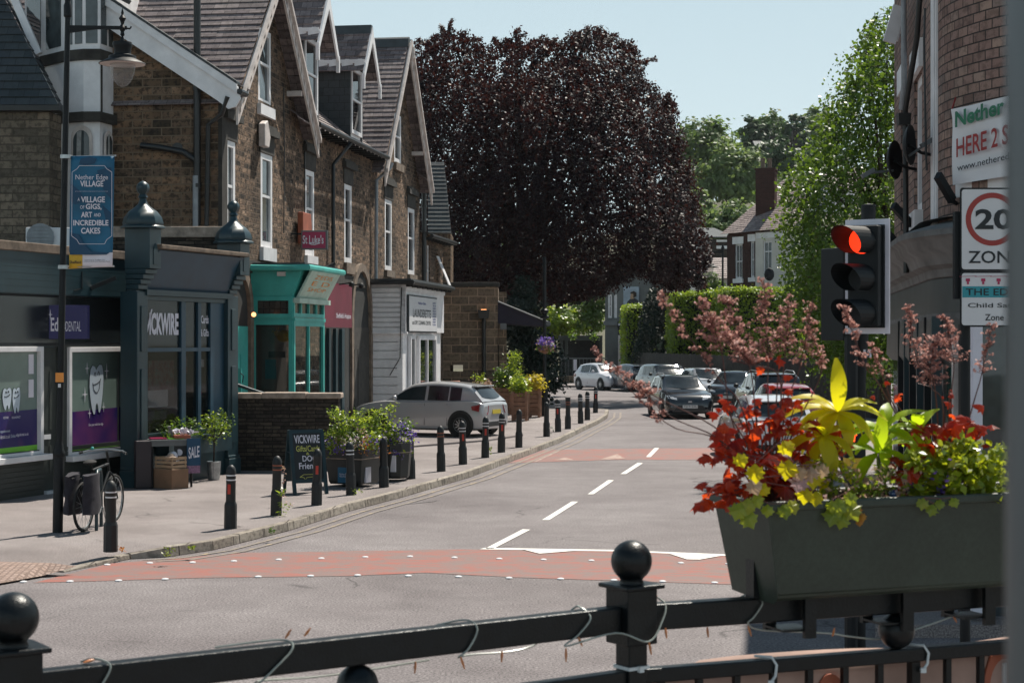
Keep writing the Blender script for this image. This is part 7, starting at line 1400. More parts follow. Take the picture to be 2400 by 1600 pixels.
MB().prism(pf, [(T_(1470), Z_(718)), (T_(1499), Z_(718)), (T_(1498), Z_(704)), (T_(1490), Z_(699)), (T_(1480), Z_(700)), (T_(1473), Z_(706))], pd_, pd_ + .02).build('painted_coat', 'ink', po); MB().prism(pf, [(T_(1480), Z_(701)), (T_(1488), Z_(700)), (T_(1491), Z_(693)), (T_(1489), Z_(686)), (T_(1482), Z_(687)), (T_(1480), Z_(694))], pd_ + .021, pd_ + .03).build('painted_face', 'palewood', po); MB().prism(pf, [(T_(1487), Z_(698)), (T_(1494), Z_(695)), (T_(1494), Z_(686)), (T_(1488), Z_(682)), (T_(1480), Z_(685)), (T_(1480), Z_(688)), (T_(1487), Z_(689))], pd_ + .031, pd_ + .04).build('painted_hair', 'bark', po)
sk = MB().fb(pf, pt_(1452), pt_(1466), .11, .3, pz2(1460, 768), pz2(1460, 753)); so_ = sk.build('sign', 'black', PB); text('sky', pf, pt_(1454), pt_(1463), pz2(1460, 765), pz2(1460, 756), .31, 'lilac', so_, bold=.03); m = MB(); m.fb(pf, pt_(1452), pt_(1457), .05, .2, 0, pz2(1455, 785)); m.fb(pf, pt_(1462), pt_(1466), .05, .2, 0, pz2(1455, 785)); m.build('door_column', 'offwhite', PB); MB().fb(pf, pt_(1459), pt_(1466), .21, .26, pz2(1462, 806), pz2(1462, 790)).build('blue_board', 'banner_blue', PB)
SH = thing('smoking_shelter', 'dark timber shelter with a flat roof and posts in front of the pub', 'shelter', P(1360, 880, 104)); s_f = Fr((P(1308, 800, 104).x, 104), (1, -.05)); sX = s_f.t; sZ = lambda y: H - (y - HY) / F * 104; m = MB(); m.fb(s_f, 0, sX(1412), -3, 0, sZ(798), sZ(786)); m.build('roof', 'charcoal', SH)
for x in (1312, 1324, 1405): MB().fb(s_f, sX(x), sX(x) + .18, -.3, -.1, 0, sZ(798)).build('post', 'charcoal', SH)
MB().fb(s_f, 0, sX(1412), -3, -2.9, 0, sZ(798)).build('back_wall', 'inside', SH)
m = MB()
for i in range(12): x = .2 + i * .22; m.fb(s_f, x, x + .03, .05, .08, .3, sZ(840))
m.fb(s_f, 0, 3.0, .04, .1, sZ(841), sZ(838)); m.build('railing', 'signgrey', SH); m = MB(); m.fb(s_f, .0, sX(1372), .2, .8, 0, .55); m.build('low_wall', 'stone_block', SH)
MB().fb(s_f, sX(1344), sX(1352), .1, .13, sZ(868), sZ(842)).build('notice', 'lilac', SH)
for x in (1342, 1392): cs = [P(x, 788, 103.5)]; cloud('hanging_plant', clump_pts(cs, 120, .16), np.tile((0, 0, 1.), (120, 1)), .13, 'leaf_mid', SH)
# ---------------------------------------------------------------- trees, hedges, hill
M['beech'] = leafmat('copper_beech_leaf', [(.006, .005, .008), (.01, .006, .009), (.016, .008, .01), (.008, .006, .011), (.05, .016, .012)], .15, .5, .16, tcol=(.15, .03, .012))
M['bark_dark'] = paint('dark_bark', (.012, .009, .008), .95, .4, 8, bump=.7)
M['birch'] = leafmat('birch_leaf', [(.02, .05, .01), (.035, .08, .012), (.06, .12, .016), (.014, .036, .009)], .36, .4, .4, tcol=(.24, .38, .02))
M['hedge'] = leafmat('hedge_leaf', [(.09, .16, .014), (.17, .28, .02), (.25, .35, .026), (.05, .095, .014)], .36, .45, .3, tcol=(.4, .5, .03))
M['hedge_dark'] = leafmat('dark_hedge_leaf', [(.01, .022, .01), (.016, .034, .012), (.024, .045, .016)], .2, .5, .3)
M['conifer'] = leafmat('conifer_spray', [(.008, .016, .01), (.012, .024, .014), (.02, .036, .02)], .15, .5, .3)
M['wood_a'] = leafmat('woodland_leaf', [(.07, .125, .03), (.095, .16, .034), (.12, .185, .045), (.05, .095, .026)], .45, .5, .3, tcol=(.18, .28, .04)); M['wood_b'] = leafmat('pale_woodland_leaf', [(.12, .18, .07), (.15, .215, .085), (.09, .145, .055)], .45, .5, .3, tcol=(.25, .34, .08)); M['wood_c'] = leafmat('dark_woodland_leaf', [(.045, .085, .034), (.06, .11, .042), (.08, .13, .05)], .4, .5, .3)
def limbs(r, base, h, tips, r0, mat='bark', lean=(0, 0)):
    m = MB(); base = Vector(base); top = base + Vector((lean[0], lean[1], h)); m.tube([base - Vector((0, 0, .2)), base + Vector((0, 0, h * .12)), base.lerp(top, .5) + Vector((rnd.uniform(-.1, .1) * r0 * 4, 0, 0)), top], [r0 * 1.35, r0, r0 * .8, r0 * .5], 10)
    for t in tips:
        t = Vector(t); s_ = base.lerp(top, rnd.uniform(.55, 1)); m.tube([s_, s_.lerp(t, .5) + Vector((0, 0, (t - s_).length * .08)), t], [r0 * .38, r0 * .2, r0 * .05], 5)
    return m.build('trunk', mat, r, smooth=60)
def blobs_leaves(blobs, n, clump=.22, inner=.55):
    """clumps over the shells of several ellipsoids; returns points and outward directions"""
    pts, nors = [], []; vol = np.array([b[3] * b[4] + b[3] * b[5] for b in blobs]); vol = vol / vol.sum()
    for b, v in zip(blobs, vol):
        k = max(4, int(n * v)); nc = max(6, k // 45); d = nrg.normal(0, 1, (nc, 3)); d /= np.linalg.norm(d, axis=1)[:, None]; rad = nrg.uniform(inner, 1.03, (nc, 1)) * (1 + .12 * np.sin(d[:, :1] * 7 + b[0]) + .1 * np.sin(d[:, 2:] * 9))
        c = np.array(b[:3]) + d * rad * np.array(b[3:6]); i = nrg.integers(0, nc, k); s_ = clump * (b[3] + b[5]) / 2
        pts.append(c[i] + nrg.normal(0, 1, (k, 3)) * np.array([s_, s_, s_ * .62])); nors.append(d[i] + np.array([0, 0, .7]))
    return np.concatenate(pts), np.concatenate(nors)
def tree(name, label, base, h, blobs, n, size, mat, r0, group=None, clump=.2, cat='tree'):
    r = thing(name, label, cat, base, group); limbs(r, base, h, [Vector(b[:3]) + Vector((rnd.uniform(-.3, .3) * b[3], rnd.uniform(-.3, .3) * b[4], rnd.uniform(-.2, .4) * b[5])) for b in blobs for _ in range(2)], r0)
    p, q = blobs_leaves(blobs, n, clump); cloud('crown', p, q, size, mat, r, aspect=.7, jitter=.6); return r
# copper beech: boughs carrying hanging curtains of leaves inside the measured outline
BY = 76.0; BT = thing('copper_beech', 'huge dark purple copper beech with drooping boughs behind the terrace', 'tree', (P(1225, 800, BY).x, BY, .1))
OUT = [(955, 135), (985, 112), (1020, 100), (1050, 88), (1085, 92), (1130, 118), (1180, 110), (1215, 92), (1250, 108), (1300, 118), (1345, 95), (1380, 82), (1420, 90), (1455, 100), (1485, 130), (1495, 165), (1500, 205), (1545, 225), (1570, 250), (1575, 300), (1590, 360), (1612, 430), (1625, 490), (1640, 545), (1652, 590), (1650, 640), (1640, 690), (1600, 690), (1560, 695), (1530, 668), (1490, 655), (1455, 662), (1430, 688), (1400, 700), (1340, 705), (1280, 720), (1230, 715), (1180, 700), (1120, 690), (1060, 680), (1010, 670), (985, 560), (970, 420), (950, 280)]
oa = np.array(OUT, float)
def inside(x, y):
    c = np.zeros(len(x), bool); j = len(oa) - 1
    for i in range(len(oa)):
        xi, yi, xj, yj = *oa[i], *oa[j]; hit = ((yi > y) != (yj > y)) & (x < (xj - xi) * (y - yi) / (yj - yi + 1e-9) + xi); c ^= hit; j = i
    return c
def beech_points(n_str, per):
    xs = nrg.uniform(930, 1670, n_str * 4); ys = nrg.uniform(60, 730, n_str * 4); ok = inside(xs, ys); xs, ys = xs[ok][:n_str], ys[ok][:n_str]; n_ = len(xs)
    # depth: crown is round, so thick in the middle and thin at its rim
    dmin = np.min(np.hypot(xs[:, None] - oa[None, :, 0], ys[:, None] - oa[None, :, 1]), 1); half = np.sqrt(np.clip(dmin / 190, .02, 1)) * 6.3
    side_ = nrg.uniform(0, 1, n_); dep = np.where(side_ < .62, -half * nrg.uniform(.55, 1, n_), half * nrg.uniform(-.6, 1, n_))
    Yb = BY + dep; X = (xs - CX) / F * BY; Z = H - (ys - HY) / F * BY
    return X, Yb, Z, dmin
X, Yb, Z, dm = beech_points(4300, 0); P0_ = np.stack([X, Yb, Z], 1); axisx = P(1290, 0, BY).x
per = 44; k = np.tile(np.arange(per), len(X)) / per; base = np.repeat(P0_, per, 0); L = np.repeat(nrg.uniform(.9, 2.5, len(X)), per); out = np.stack([X - axisx, Yb - BY, np.zeros(len(X))], 1); out /= np.maximum(np.linalg.norm(out, axis=1), .1)[:, None]; out = np.repeat(out, per, 0)
bot = oa[31:46]; bo = np.argsort(bot[:, 0]); yb_ = np.interp(CX + P0_[:, 0] * F / BY, bot[bo, 0], bot[bo, 1]); L = np.minimum(L, np.repeat(np.maximum((yb_ - (HY + (H - P0_[:, 2]) * F / BY)) / F * BY, .1), per)); near = np.repeat(np.clip(dm / 60, .12, 1), per); pts = base + out * (np.sin(k * 2.2) * .6 * L * np.repeat(np.clip(dm / 110, 0, 1), per))[:, None] * .8; pts[:, 2] += -(k ** 1.6) * L * near + .25 * np.sin(k * 3) ; pts += nrg.normal(0, .1, pts.shape) * np.array([1, 1, .8])
# sprigs standing clear of the crown
spr = []
for x, y, dx, dy in ((1050, 92, 8, -44), (1045, 85, -12, -24), (1205, 110, 10, -44), (1170, 112, -14, -20), (1375, 88, 2, -24), (1420, 92, 24, -10), (1490, 150, 48, -12), (1485, 145, 30, 4), (1555, 240, 30, 4), (1550, 236, 38, 30), (1290, 105, 14, -12), (1000, 108, -22, -14), (1100, 96, 28, -4), (1620, 470, 18, 16), (1640, 560, 22, 22)):
    for _ in range(170): f = rnd.random() ** .8; spr.append(tuple(P(x + dx * f + rnd.gauss(0, 3.2), y + dy * f + rnd.gauss(0, 3.2), BY + rnd.gauss(0, .2))))
pts = np.concatenate([pts, np.array(spr)]); nn_ = np.concatenate([out, np.tile((0, 0, 1.), (len(spr), 1))]) + np.array([0, -.2, .5])
cloud('crown', pts, nn_, .14, 'beech', BT, aspect=.62, jitter=.75)
bb0 = Vector((P(1222, 800, BY).x, BY, 0)); tips = [P(x, y, BY + rnd.uniform(-3, 3)) for x, y in ((1050, 200), (1130, 160), (1220, 150), (1300, 170), (1400, 150), (1470, 220), (1540, 330), (1590, 480), (1000, 330), (1010, 520), (1450, 480), (1350, 420), (1120, 420), (1050, 60), (1210, 80), (1380, 70))]; limbs(BT, bb0, 7.5, tips, .62, 'bark_dark')
# green trees showing under and behind the beech
def gblob(x0, x1, y0, y1, Y, dep): c = P((x0 + x1) / 2, (y0 + y1) / 2, Y); return (c.x, Y, c.z, (x1 - x0) / 2 / F * Y, dep, (y1 - y0) / 2 / F * Y)
def gtree(label, boxes, Y, n, size, mat, r0, name='tree', dep=2, group=None, clump=.2, h=None):
    bl = [gblob(*b, Y + rnd.uniform(-.5, .5), dep) for b in boxes]; x = sum(b[0] for b in bl) / len(bl); zl = min(b[2] - b[5] for b in bl); return tree(name, label, (x, Y, .1), h or max(1., max(b[2] for b in bl) * .8), bl, n, size, mat, r0, group, clump)
gtree('green tree glimpsed behind the sandstone block under the beech', [(990, 1120, 540, 690), (1090, 1200, 560, 720)], 92, 5000, .24, 'wood_a', .2, dep=3)
gtree('yellow-green sunlit bush right of the dark conifer', [(1255, 1345, 695, 800), (1280, 1375, 725, 800), (1250, 1300, 740, 810)], 112, 4200, .24, 'leaf_bright', .1, name='bush', dep=1.5); gtree('mid green tree standing beside the grey pub', [(1340, 1418, 680, 790), (1370, 1425, 660, 740)], 113, 3200, .26, 'wood_a', .15, dep=2)
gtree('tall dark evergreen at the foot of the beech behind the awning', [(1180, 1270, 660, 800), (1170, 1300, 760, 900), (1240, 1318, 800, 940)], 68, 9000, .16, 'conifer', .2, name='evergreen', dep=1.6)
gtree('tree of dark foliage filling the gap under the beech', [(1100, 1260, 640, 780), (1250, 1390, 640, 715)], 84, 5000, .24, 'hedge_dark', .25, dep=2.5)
# conifer and clipped hedges on the right
cf = thing('drooping_conifer', 'dark drooping conifer between the two clipped hedges', 'tree', (P(1555, 800, 96).x, 96, .1)); limbs(cf, (P(1555, 800, 96).x, 96, 0), 5.3, [P(1530, 720, 96), P(1585, 740, 96)], .12); cpt = []
for _ in range(700):
    f = rnd.random(); y = 672 + 190 * f; hw_ = 26 + 36 * f ** .6; x = 1555 + rnd.uniform(-hw_, hw_)
    a = P(x, y, 96 + rnd.uniform(-1.6, 1.2) * (.3 + f)); 
    for j in range(12): cpt.append((a.x + rnd.gauss(0, .05) + (x - 1555) / 50 * .05 * j, a.y + rnd.gauss(0, .05), a.z - j * .08))
cloud('foliage', cpt, np.tile((0, -1, .5), (len(cpt), 1)), .2, 'conifer', cf, aspect=.4)
def hedge(label, x0, x1, y_top, y_bot, Y, dep, mat='hedge', n=7000, size=.12, skew=0):
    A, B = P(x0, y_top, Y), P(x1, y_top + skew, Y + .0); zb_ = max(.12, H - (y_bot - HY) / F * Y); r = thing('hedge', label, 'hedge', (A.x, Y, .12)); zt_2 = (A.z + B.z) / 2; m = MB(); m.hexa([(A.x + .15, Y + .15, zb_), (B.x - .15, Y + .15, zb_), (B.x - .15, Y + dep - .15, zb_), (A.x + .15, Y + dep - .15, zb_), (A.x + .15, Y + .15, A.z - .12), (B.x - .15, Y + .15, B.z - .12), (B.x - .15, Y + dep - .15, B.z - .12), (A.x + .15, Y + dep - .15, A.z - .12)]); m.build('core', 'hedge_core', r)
    w_ = B.x - A.x; h_ = zt_2 - zb_; pts, nrm = [], []; areas = [w_ * h_, w_ * dep, dep * h_, dep * h_]; tot = sum(areas)
    for k_, ar in enumerate(areas):
        kk = int(n * ar / tot); u, v = nrg.uniform(0, 1, kk), nrg.uniform(0, 1, kk); bump = .12 * np.sin(u * w_ * 2.1) * np.sin(v * 7); zt2 = A.z + (B.z - A.z) * u
        if k_ == 0: pts.append(np.stack([A.x + u * w_, Y + bump, zb_ + v * (zt2 - zb_)], 1)); nrm.append(np.tile((0, -1, .5), (kk, 1)))
        elif k_ == 1: pts.append(np.stack([A.x + u * w_, Y + v * dep, zt2 + bump * .8], 1)); nrm.append(np.tile((0, 0, 1.), (kk, 1)))
        else: s_ = 0 if k_ == 2 else 1; pts.append(np.stack([np.full(kk, A.x + s_ * w_), Y + u * dep, zb_ + v * h_], 1)); nrm.append(np.tile((-1. + 2 * s_, 0, .4), (kk, 1)))
    p = np.concatenate(pts); p += nrg.normal(0, .07, p.shape); cloud('foliage', p, np.concatenate(nrm), size, mat, r, aspect=.6, jitter=.6); return r
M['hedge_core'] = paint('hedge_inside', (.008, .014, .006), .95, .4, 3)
hedge('tall narrow clipped hedge with a bright top beside the pub sign', 1465, 1532, 718, 905, 97, 3.0, n=5000, size=.15); hedge('long clipped hedge with bright sunlit top below the brick house', 1578, 1690, 690, 880, 90, 3.5, n=9000, size=.16, skew=-6); hedge('second clipped hedge joining the first, partly covered by the birch', 1690, 1880, 678, 880, 86, 3.5, n=11000, size=.16)
gtree('small light green shrub overhanging the hedge wall', [(1555, 1585, 780, 810)], 94, 500, .12, 'leaf_bright', .05, name='shrub', dep=.5)
wl = thing('garden_fence', 'boarded fence darkened for shade under the clipped hedges', 'fence', (P(1700, 880, 84).x, 84, .12)); m = MB(); fa_, fb3 = P(1480, 0, 98), P(2080, 0, 55); n_ = 90; fw_ = Fr(fa_[:2], (fb3 - fa_)[:2]); fl_ = (Vector(fb3[:2]) - Vector(fa_[:2])).length
for i in range(n_): m.fb(fw_, fl_ * i / n_, fl_ * (i + 1) / n_ - .02, 0, .03, .1, 2.0 + .03 * (i % 2))
m.build('boards', 'soot_shade', wl)  # boards coloured near black to stand for the hedges' shade
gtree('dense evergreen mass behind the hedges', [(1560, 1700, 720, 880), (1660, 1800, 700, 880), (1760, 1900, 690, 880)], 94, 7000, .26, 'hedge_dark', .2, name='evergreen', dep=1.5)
gtree('small green tree left of the brick house', [(1640, 1690, 640, 700)], 106, 1200, .2, 'wood_a', .1, dep=1)
# birch by the right-hand building
BRC = thing('birch_tree', 'tall bright green birch with trailing twigs beside the brick building', 'tree', (P(2060, 900, 33).x, 33, .12)); edge = [(15, 2052), (40, 2048), (60, 2035), (100, 2025), (150, 2012), (190, 1975), (215, 1962), (240, 1955), (275, 1948), (305, 1925), (330, 1915), (360, 1905), (400, 1868), (425, 1846), (450, 1862), (500, 1868), (540, 1856), (590, 1862), (640, 1870), (690, 1880), (740, 1905), (790, 1930), (840, 1960), (880, 2000)]
ey = np.array([e[0] for e in edge], float); ex = np.array([e[1] for e in edge], float); NT = 2100; ys = 15 + (nrg.uniform(0, 1, NT) ** .75) * 850; xl = np.interp(ys, ey, ex); xs = xl + (2150 - xl) * nrg.uniform(0, 1, NT) ** 1.25; Yb = 33 + nrg.normal(0, 1.1, NT)
tw0 = np.stack([(xs - CX) / F * 33, Yb, H - (ys - HY) / F * 33], 1); per = 16; k = np.tile(np.arange(per), NT) / per; bs_ = np.repeat(tw0, per, 0); Ln = np.repeat(nrg.uniform(.35, .9, NT), per); dr = np.repeat(np.stack([nrg.normal(-.35, .5, NT), nrg.normal(0, .5, NT), np.zeros(NT)], 1), per, 0)
pts = bs_ + dr * (k * Ln)[:, None] * .6; pts[:, 2] -= k ** 1.5 * Ln * .8; pts += nrg.normal(0, .045, pts.shape); cloud('crown', pts, np.tile((0, -.4, .6), (len(pts), 1)), .082, 'birch', BRC, aspect=.75, jitter=.9, bend=.08)
q0 = Vector((P(2075, 900, 33).x, 33, 0)); limbs(BRC, q0, 5.5, [P(x, y, 33 + rnd.uniform(-.8, .8)) for x, y in ((2050, 30), (2030, 120), (2000, 220), (1960, 320), (1900, 400), (1890, 500), (1900, 600), (2080, 20), (1880, 430), (1990, 380), (1930, 270))], .13)
m = MB()
for i in range(0, NT, 9): a = tw0[i]; m.tube([Vector(a) + Vector((.25, 0, .05)), Vector(a), Vector(a) + Vector((-.15, 0, -.35))], [.01, .006, .003], 4)
m.build('twigs', 'bark', BRC)
iv = gtree('ivy-like shrub trailing below the birch at the fence', [(1900, 2000, 760, 880), (1960, 2060, 700, 860)], 34.5, 3800, .085, 'birch', .06, name='shrub', dep=.8)
# wooded hill
m = MB(); hp_ = [(1380, 420), (1560, 330), (1640, 300), (1800, 290), (1900, 270), (2100, 230)]; gx_ = 30; gy_ = 14; vs = []
for j in range(gy_ + 1):
    Yh = 170 + (430 - 170) * j / gy_
    for i in range(gx_ + 1):
        x = -40 + 200 * i / gx_; rise = max(0, (x + 5) / 70); f = j / gy_; zz_ = f ** 1.1 * min(46, 20 + 22 * rise) * (1 if x > -10 else .55) + rnd.uniform(-.6, .6) * f; vs.append((x, Yh, zz_ - .02))
m.v = [Vector(v) for v in vs]; m.f = [(j * (gx_ + 1) + i, j * (gx_ + 1) + i + 1, (j + 1) * (gx_ + 1) + i + 1, (j + 1) * (gx_ + 1) + i) for j in range(gy_) for i in range(gx_)]; m.mi = [0] * len(m.f); tag(m.build('hills', 'earth', smooth=60), kind='structure')
def htree(label, boxes, Y, n, size, mat, group='trees on the wooded hill', name='hill_tree', dep=None):
    bl = [gblob(*b, Y + rnd.uniform(-1, 1), dep or (b[1] - b[0]) / 2 / F * Y) for b in boxes]; x = sum(b[0] for b in bl) / len(bl); zb_ = min(b[2] - b[5] for b in bl); r = thing(name, label, 'tree', (x, Y, zb_ - 5), group); limbs(r, (x, Y, zb_ - 5), 7, [Vector(b[:3]) for b in bl for _ in range(2)], .3); p, q = blobs_leaves(bl, n, .19, .6); cloud('crown', p, q, size, mat, r, aspect=.75, jitter=.55)
htree('broad rounded green tree on the hill nearest the copper beech', [(1570, 1720, 285, 390), (1560, 1660, 310, 420), (1640, 1725, 300, 400), (1600, 1700, 350, 470)], 260, 6000, .75, 'wood_a'); htree('pale feathery tree in front of the hill behind the chimney', [(1650, 1780, 335, 480), (1630, 1720, 380, 500), (1700, 1785, 360, 500)], 215, 5500, .6, 'wood_b')
htree('dark domed tree on the skyline between the rounded tree and the highest crown', [(1725, 1800, 285, 350), (1740, 1830, 295, 370)], 330, 3200, .85, 'wood_c'); htree('highest crown on the hill skyline', [(1775, 1835, 262, 320), (1770, 1845, 285, 350)], 340, 3000, .85, 'wood_a'); htree('skyline tree right of the highest crown', [(1835, 1890, 268, 330), (1820, 1900, 295, 370)], 330, 3000, .85, 'wood_c'); htree('pale skyline tree nearest the birch', [(1880, 1960, 255, 330), (1880, 1970, 290, 380)], 340, 3200, .85, 'wood_b'); htree('dark green tree below the skyline behind the hill house', [(1758, 1850, 326, 400), (1810, 1900, 356, 420), (1870, 1960, 340, 440)], 280, 3600, .75, 'wood_c')
htree('bright green bush low on the slope left of the chimney', [(1605, 1660, 440, 500), (1610, 1680, 470, 540)], 190, 2600, .5, 'wood_b', name='hill_bush'); htree('rounded bush on the slope above the pink slate roof', [(1690, 1790, 460, 560), (1660, 1750, 500, 570)], 160, 3600, .42, 'wood_b', name='hill_bush'); htree('dark green bush between the far terrace and the brick house', [(1625, 1700, 500, 560), (1590, 1650, 470, 540)], 170, 2400, .45, 'wood_a', name='hill_bush'); htree('dark tree low on the hill behind the beech edge', [(1570, 1640, 380, 480), (1600, 1680, 400, 470)], 240, 2600, .65, 'wood_c')
htree('dark tree in the hollow right of the chimney', [(1780, 1860, 400, 470), (1820, 1900, 400, 500)], 200, 2600, .55, 'wood_a')
# ---------------------------------------------------------------- railing in front of the camera
RU = Vector((.827, .562, 0)).normalized(); RO = Vector((.322, 4.6, 0)); RL = Fr(RO[:2], RU[:2]); rpan = 1.682; RR = Fr(RO[:2], (.9315, .3639)); RG = thing('railing', 'black painted railing with ball-topped posts across the foreground', 'railing', (RO.x, RO.y, 1.05)); z0_ = 1.05
M['railpaint'] = paint('railing_paint', (.004, .006, .0075), .34, .4, 14, bump=.18, spec=.3)
RLL = RL
for k_ in (-2, -1, 0, 1, 2):
    RL = RR if k_ > 0 else RLL; t = k_ * rpan; c = RL.p(t, 0, 0); rot = math.atan2(RL.u.y, RL.u.x); m = MB(); m.box(c + Vector((0, 0, (z0_ + 1.89) / 2)), (.062, .062, 1.89 - z0_), rot); m.box(c + Vector((0, 0, 1.96)), (.1, .1, .15), rot); m.box(c + Vector((0, 0, 2.04)), (.13, .13, .012), rot); o = m.build('post', 'railpaint', RG, bevel=.004)
    m = MB(); m.lathe([(.034, 2.046), (.03, 2.056), (.034, 2.062)] + [(.0555 * math.cos(a), 2.106 + .0555 * math.sin(a)) for a in [R(-58 + 148 * i / 16) for i in range(17)]], c, n=32); m.build('ball_finial', 'railpaint', o, smooth=60)
for k_ in (-2, -1, 0, 1):
    RL = RR if k_ >= 0 else RLL
    a, b_ = k_ * rpan + .05, (k_ + 1) * rpan - .05; m = MB(); m.prism(RL, [(a, 1.918), (b_, 1.918), (b_, 1.988), (a, 1.988)], -.024, .024); m.build('top_rail', 'railpaint', RG, bevel=.005); a -= .02; b_ += .02
    m = MB(); m.fb(RL, a, b_, -.02, .02, 1.776, 1.815); m.build('middle_rail', 'railpaint', RG, bevel=.004); m = MB(); m.fb(RL, a, b_, -.02, .02, 1.13, 1.165); m.build('bottom_rail', 'railpaint', RG, bevel=.004)
    MB().ball(RL.p((a + b_) / 2, 0, 1.866), .0515, 24, 16).build('ball', 'railpaint', RG, smooth=60)
    n_ = 14
    for i in range(n_): t = a + (b_ - a) * (i + .5) / n_; w_ = .028 if i == n_ // 2 else .018; MB().fb(RL, t - w_ / 2, t + w_ / 2, -w_ / 2, w_ / 2, 1.167, 1.774).build('baluster', 'railpaint', RG)
# cable ties and cloth banner on the far side
M['bannerback'] = paint('pink_banner_cloth', (.45, .3, .25), .8, .25, 3); M['tie'] = paint('white_cable_tie', (.55, .6, .62), .4, .1, 9)
PBn = thing('printed_banner', 'pinkish printed banner tied behind the railing bars at lower right', 'banner', RL.p(.9, -.06, 1.2)); m = MB(); n_ = 30
for i in range(n_ + 1):
    t = .06 + 2.9 * i / n_; top_ = 1.79 + .028 * abs(math.sin(i * .33)) - (.02 if i < 2 else 0)
    for z_ in (1.25, 1.5, 1.74, top_): m.v.append(RL.p(t, -.05 - .015 * math.sin(i * .9) - (.02 if z_ > 1.8 else 0), z_))
for i in range(n_):
    for j in range(3): k = i * 4 + j; m.f.append([k, k + 4, k + 5, k + 1]); m.mi.append(0)
o = m.build('cloth', 'bannerback', PBn, smooth=60); sol = o.modifiers.new('s', 'SOLIDIFY'); sol.thickness = .003
m = MB()
for t_, s_ in ((1.24, 1), (.64, .7)):
    n_ = 14; c = (t_, 1.66)
    for i in range(n_): a, b_ = math.pi * i / n_ * 1.1, math.pi * (i + 1) / n_ * 1.1; m.prism(RL, [(c[0] + .075 * s_ * math.cos(x) * rr_, c[1] + .13 * s_ * math.sin(x) * rr_) for x, rr_ in ((a, 1), (b_, 1), (b_, .72), (a, .72))], -.042, -.03)
m.build('printed_arch', 'rust', PBn); 
m = MB()
for t_ in (1.24, 1.29, 1.34): m.fb(RL, t_ - .006, t_ + .006, -.036, -.028, 1.5, 1.74)
m.build('printed_stripes', 'signwhite', PBn)
for i, t_ in enumerate((.0, .42, .92)):
    m = MB(); c = RL.p(t_, 0, 1.8)
    if i == 0: m.box(RL.p(0, 0, 1.822), (.07, .07, .009), math.atan2(RU.y, RU.x)); m.box(RL.p(.01, .037, 1.82), (.014, .012, .016), math.atan2(RU.y, RU.x))
    else: m.tube([RL.p(t_ - .03, -.022, 1.82), RL.p(t_, .02, 1.822), RL.p(t_ + .012, .026, 1.8), RL.p(t_ + .008, .026, 1.77), RL.p(t_ - .005, .026, 1.755)], .004, 6); m.box(RL.p(t_ - .006, .026, 1.752), (.016, .01, .014))
    tag(m.build('cable_tie', 'tie'), ['white cable tie round the ball-topped post at its lower rail', 'white cable tie hooked over the lower rail below the trough end', 'white cable tie over the lower rail below the far end of the trough'][i], 'cable tie')
# string lights wound round the top rail
M['wire'] = paint('clear_wire', (.3, .33, .3), .35, .2, 20); M['bulb'] = paint('amber_bulb', (.5, .17, .05), .3, .2, 20)
RL = RLL
SLg = thing('string_lights', 'string of small amber lights wound along the top rail', 'string lights', RL.p(-1.2, 0, 1.98))
def strand(pts, bulbs):
    m = MB(); q = smoothcurve([(0, *p) for p in pts], 6); m.tube([RL.p(p[1], p[2], p[3]) for p in q], .0026, 5); m.build('wire', 'wire', SLg, smooth=60)
    for (t, d, z_, dt, dz) in bulbs: m = MB(); a, b_ = RL.p(t, d, z_), RL.p(t + dt * .7, d + .006, z_ + dz * .7); m.tube([a, a.lerp(b_, .45), b_], [.002, .0038, .0015], 6); m.build('bulb', 'bulb', SLg, smooth=60)
strand([(-1.52, -.03, 1.99), (-1.5, .0, 2.0), (-1.475, .029, 1.985), (-1.5, .03, 1.94), (-1.53, .03, 1.91), (-1.52, -.03, 1.9), (-1.4, -.04, 1.88)], [(-1.5, 0, 1.998, -.04, -.004), (-1.53, .028, 1.905, .02, -.02), (-1.54, .02, 1.9, -.015, -.045)])
strand([(-1.2, -.03, 1.99), (-1.05, 0, 1.997), (-1.03, .029, 1.98), (-1.08, .03, 1.935), (-1.12, .03, 1.905), (-1.08, -.03, 1.9), (-.9, -.04, 1.89), (-.62, -.03, 1.9)], [(-1.035, .0, 1.999, .018, .03), (-.985, 0, 1.999, .02, .028), (-1.12, .03, 1.9, -.01, -.035), (-.66, -.03, 1.9, -.008, -.04)])
strand([(-.6, -.03, 1.985), (-.53, .0, 1.996), (-.515, .03, 1.975), (-.54, .03, 1.93), (-.57, .028, 1.91), (-.5, -.03, 1.9), (-.3, -.04, 1.9), (-.18, -.03, 1.985), (-.17, .0, 1.995), (-.16, .03, 1.97), (-.2, .03, 1.93), (-.24, .03, 1.905), (-.1, .06, 1.93), (.0, .075, 1.9), (.06, .06, 1.95), (.085, .04, 1.985), (.09, 0, 2.0)], [(-.565, .03, 1.912, .012, -.045), (-.24, .03, 1.9, -.006, -.05), (-.2, .03, 1.925, .012, -.035), (-.4, -.03, 1.9, -.008, -.04), (.0, .075, 1.9, .005, -.05), (.06, .07, 1.93, .0, -.04), (.085, .04, 1.985, .045, -.02), (.05, .0, 2.0, .05, .008)])
RL = RR
strand([(.3, -.02, 1.96), (.36, -.02, 1.992), (.385, .03, 1.98), (.36, .03, 1.94), (.34, .03, 1.92), (.42, -.02, 1.89), (.62, -.02, 1.87), (.7, -.02, 1.855), (.82, -.03, 1.84), (.95, -.03, 1.865), (1.08, -.02, 1.9)], [(.34, .03, 1.915, .01, -.04), (.24, -.02, 1.91, .0, -.04), (.64, -.02, 1.86, .005, .035), (.9, -.03, 1.86, -.02, .025), (1.05, -.02, 1.895, .012, -.03)])
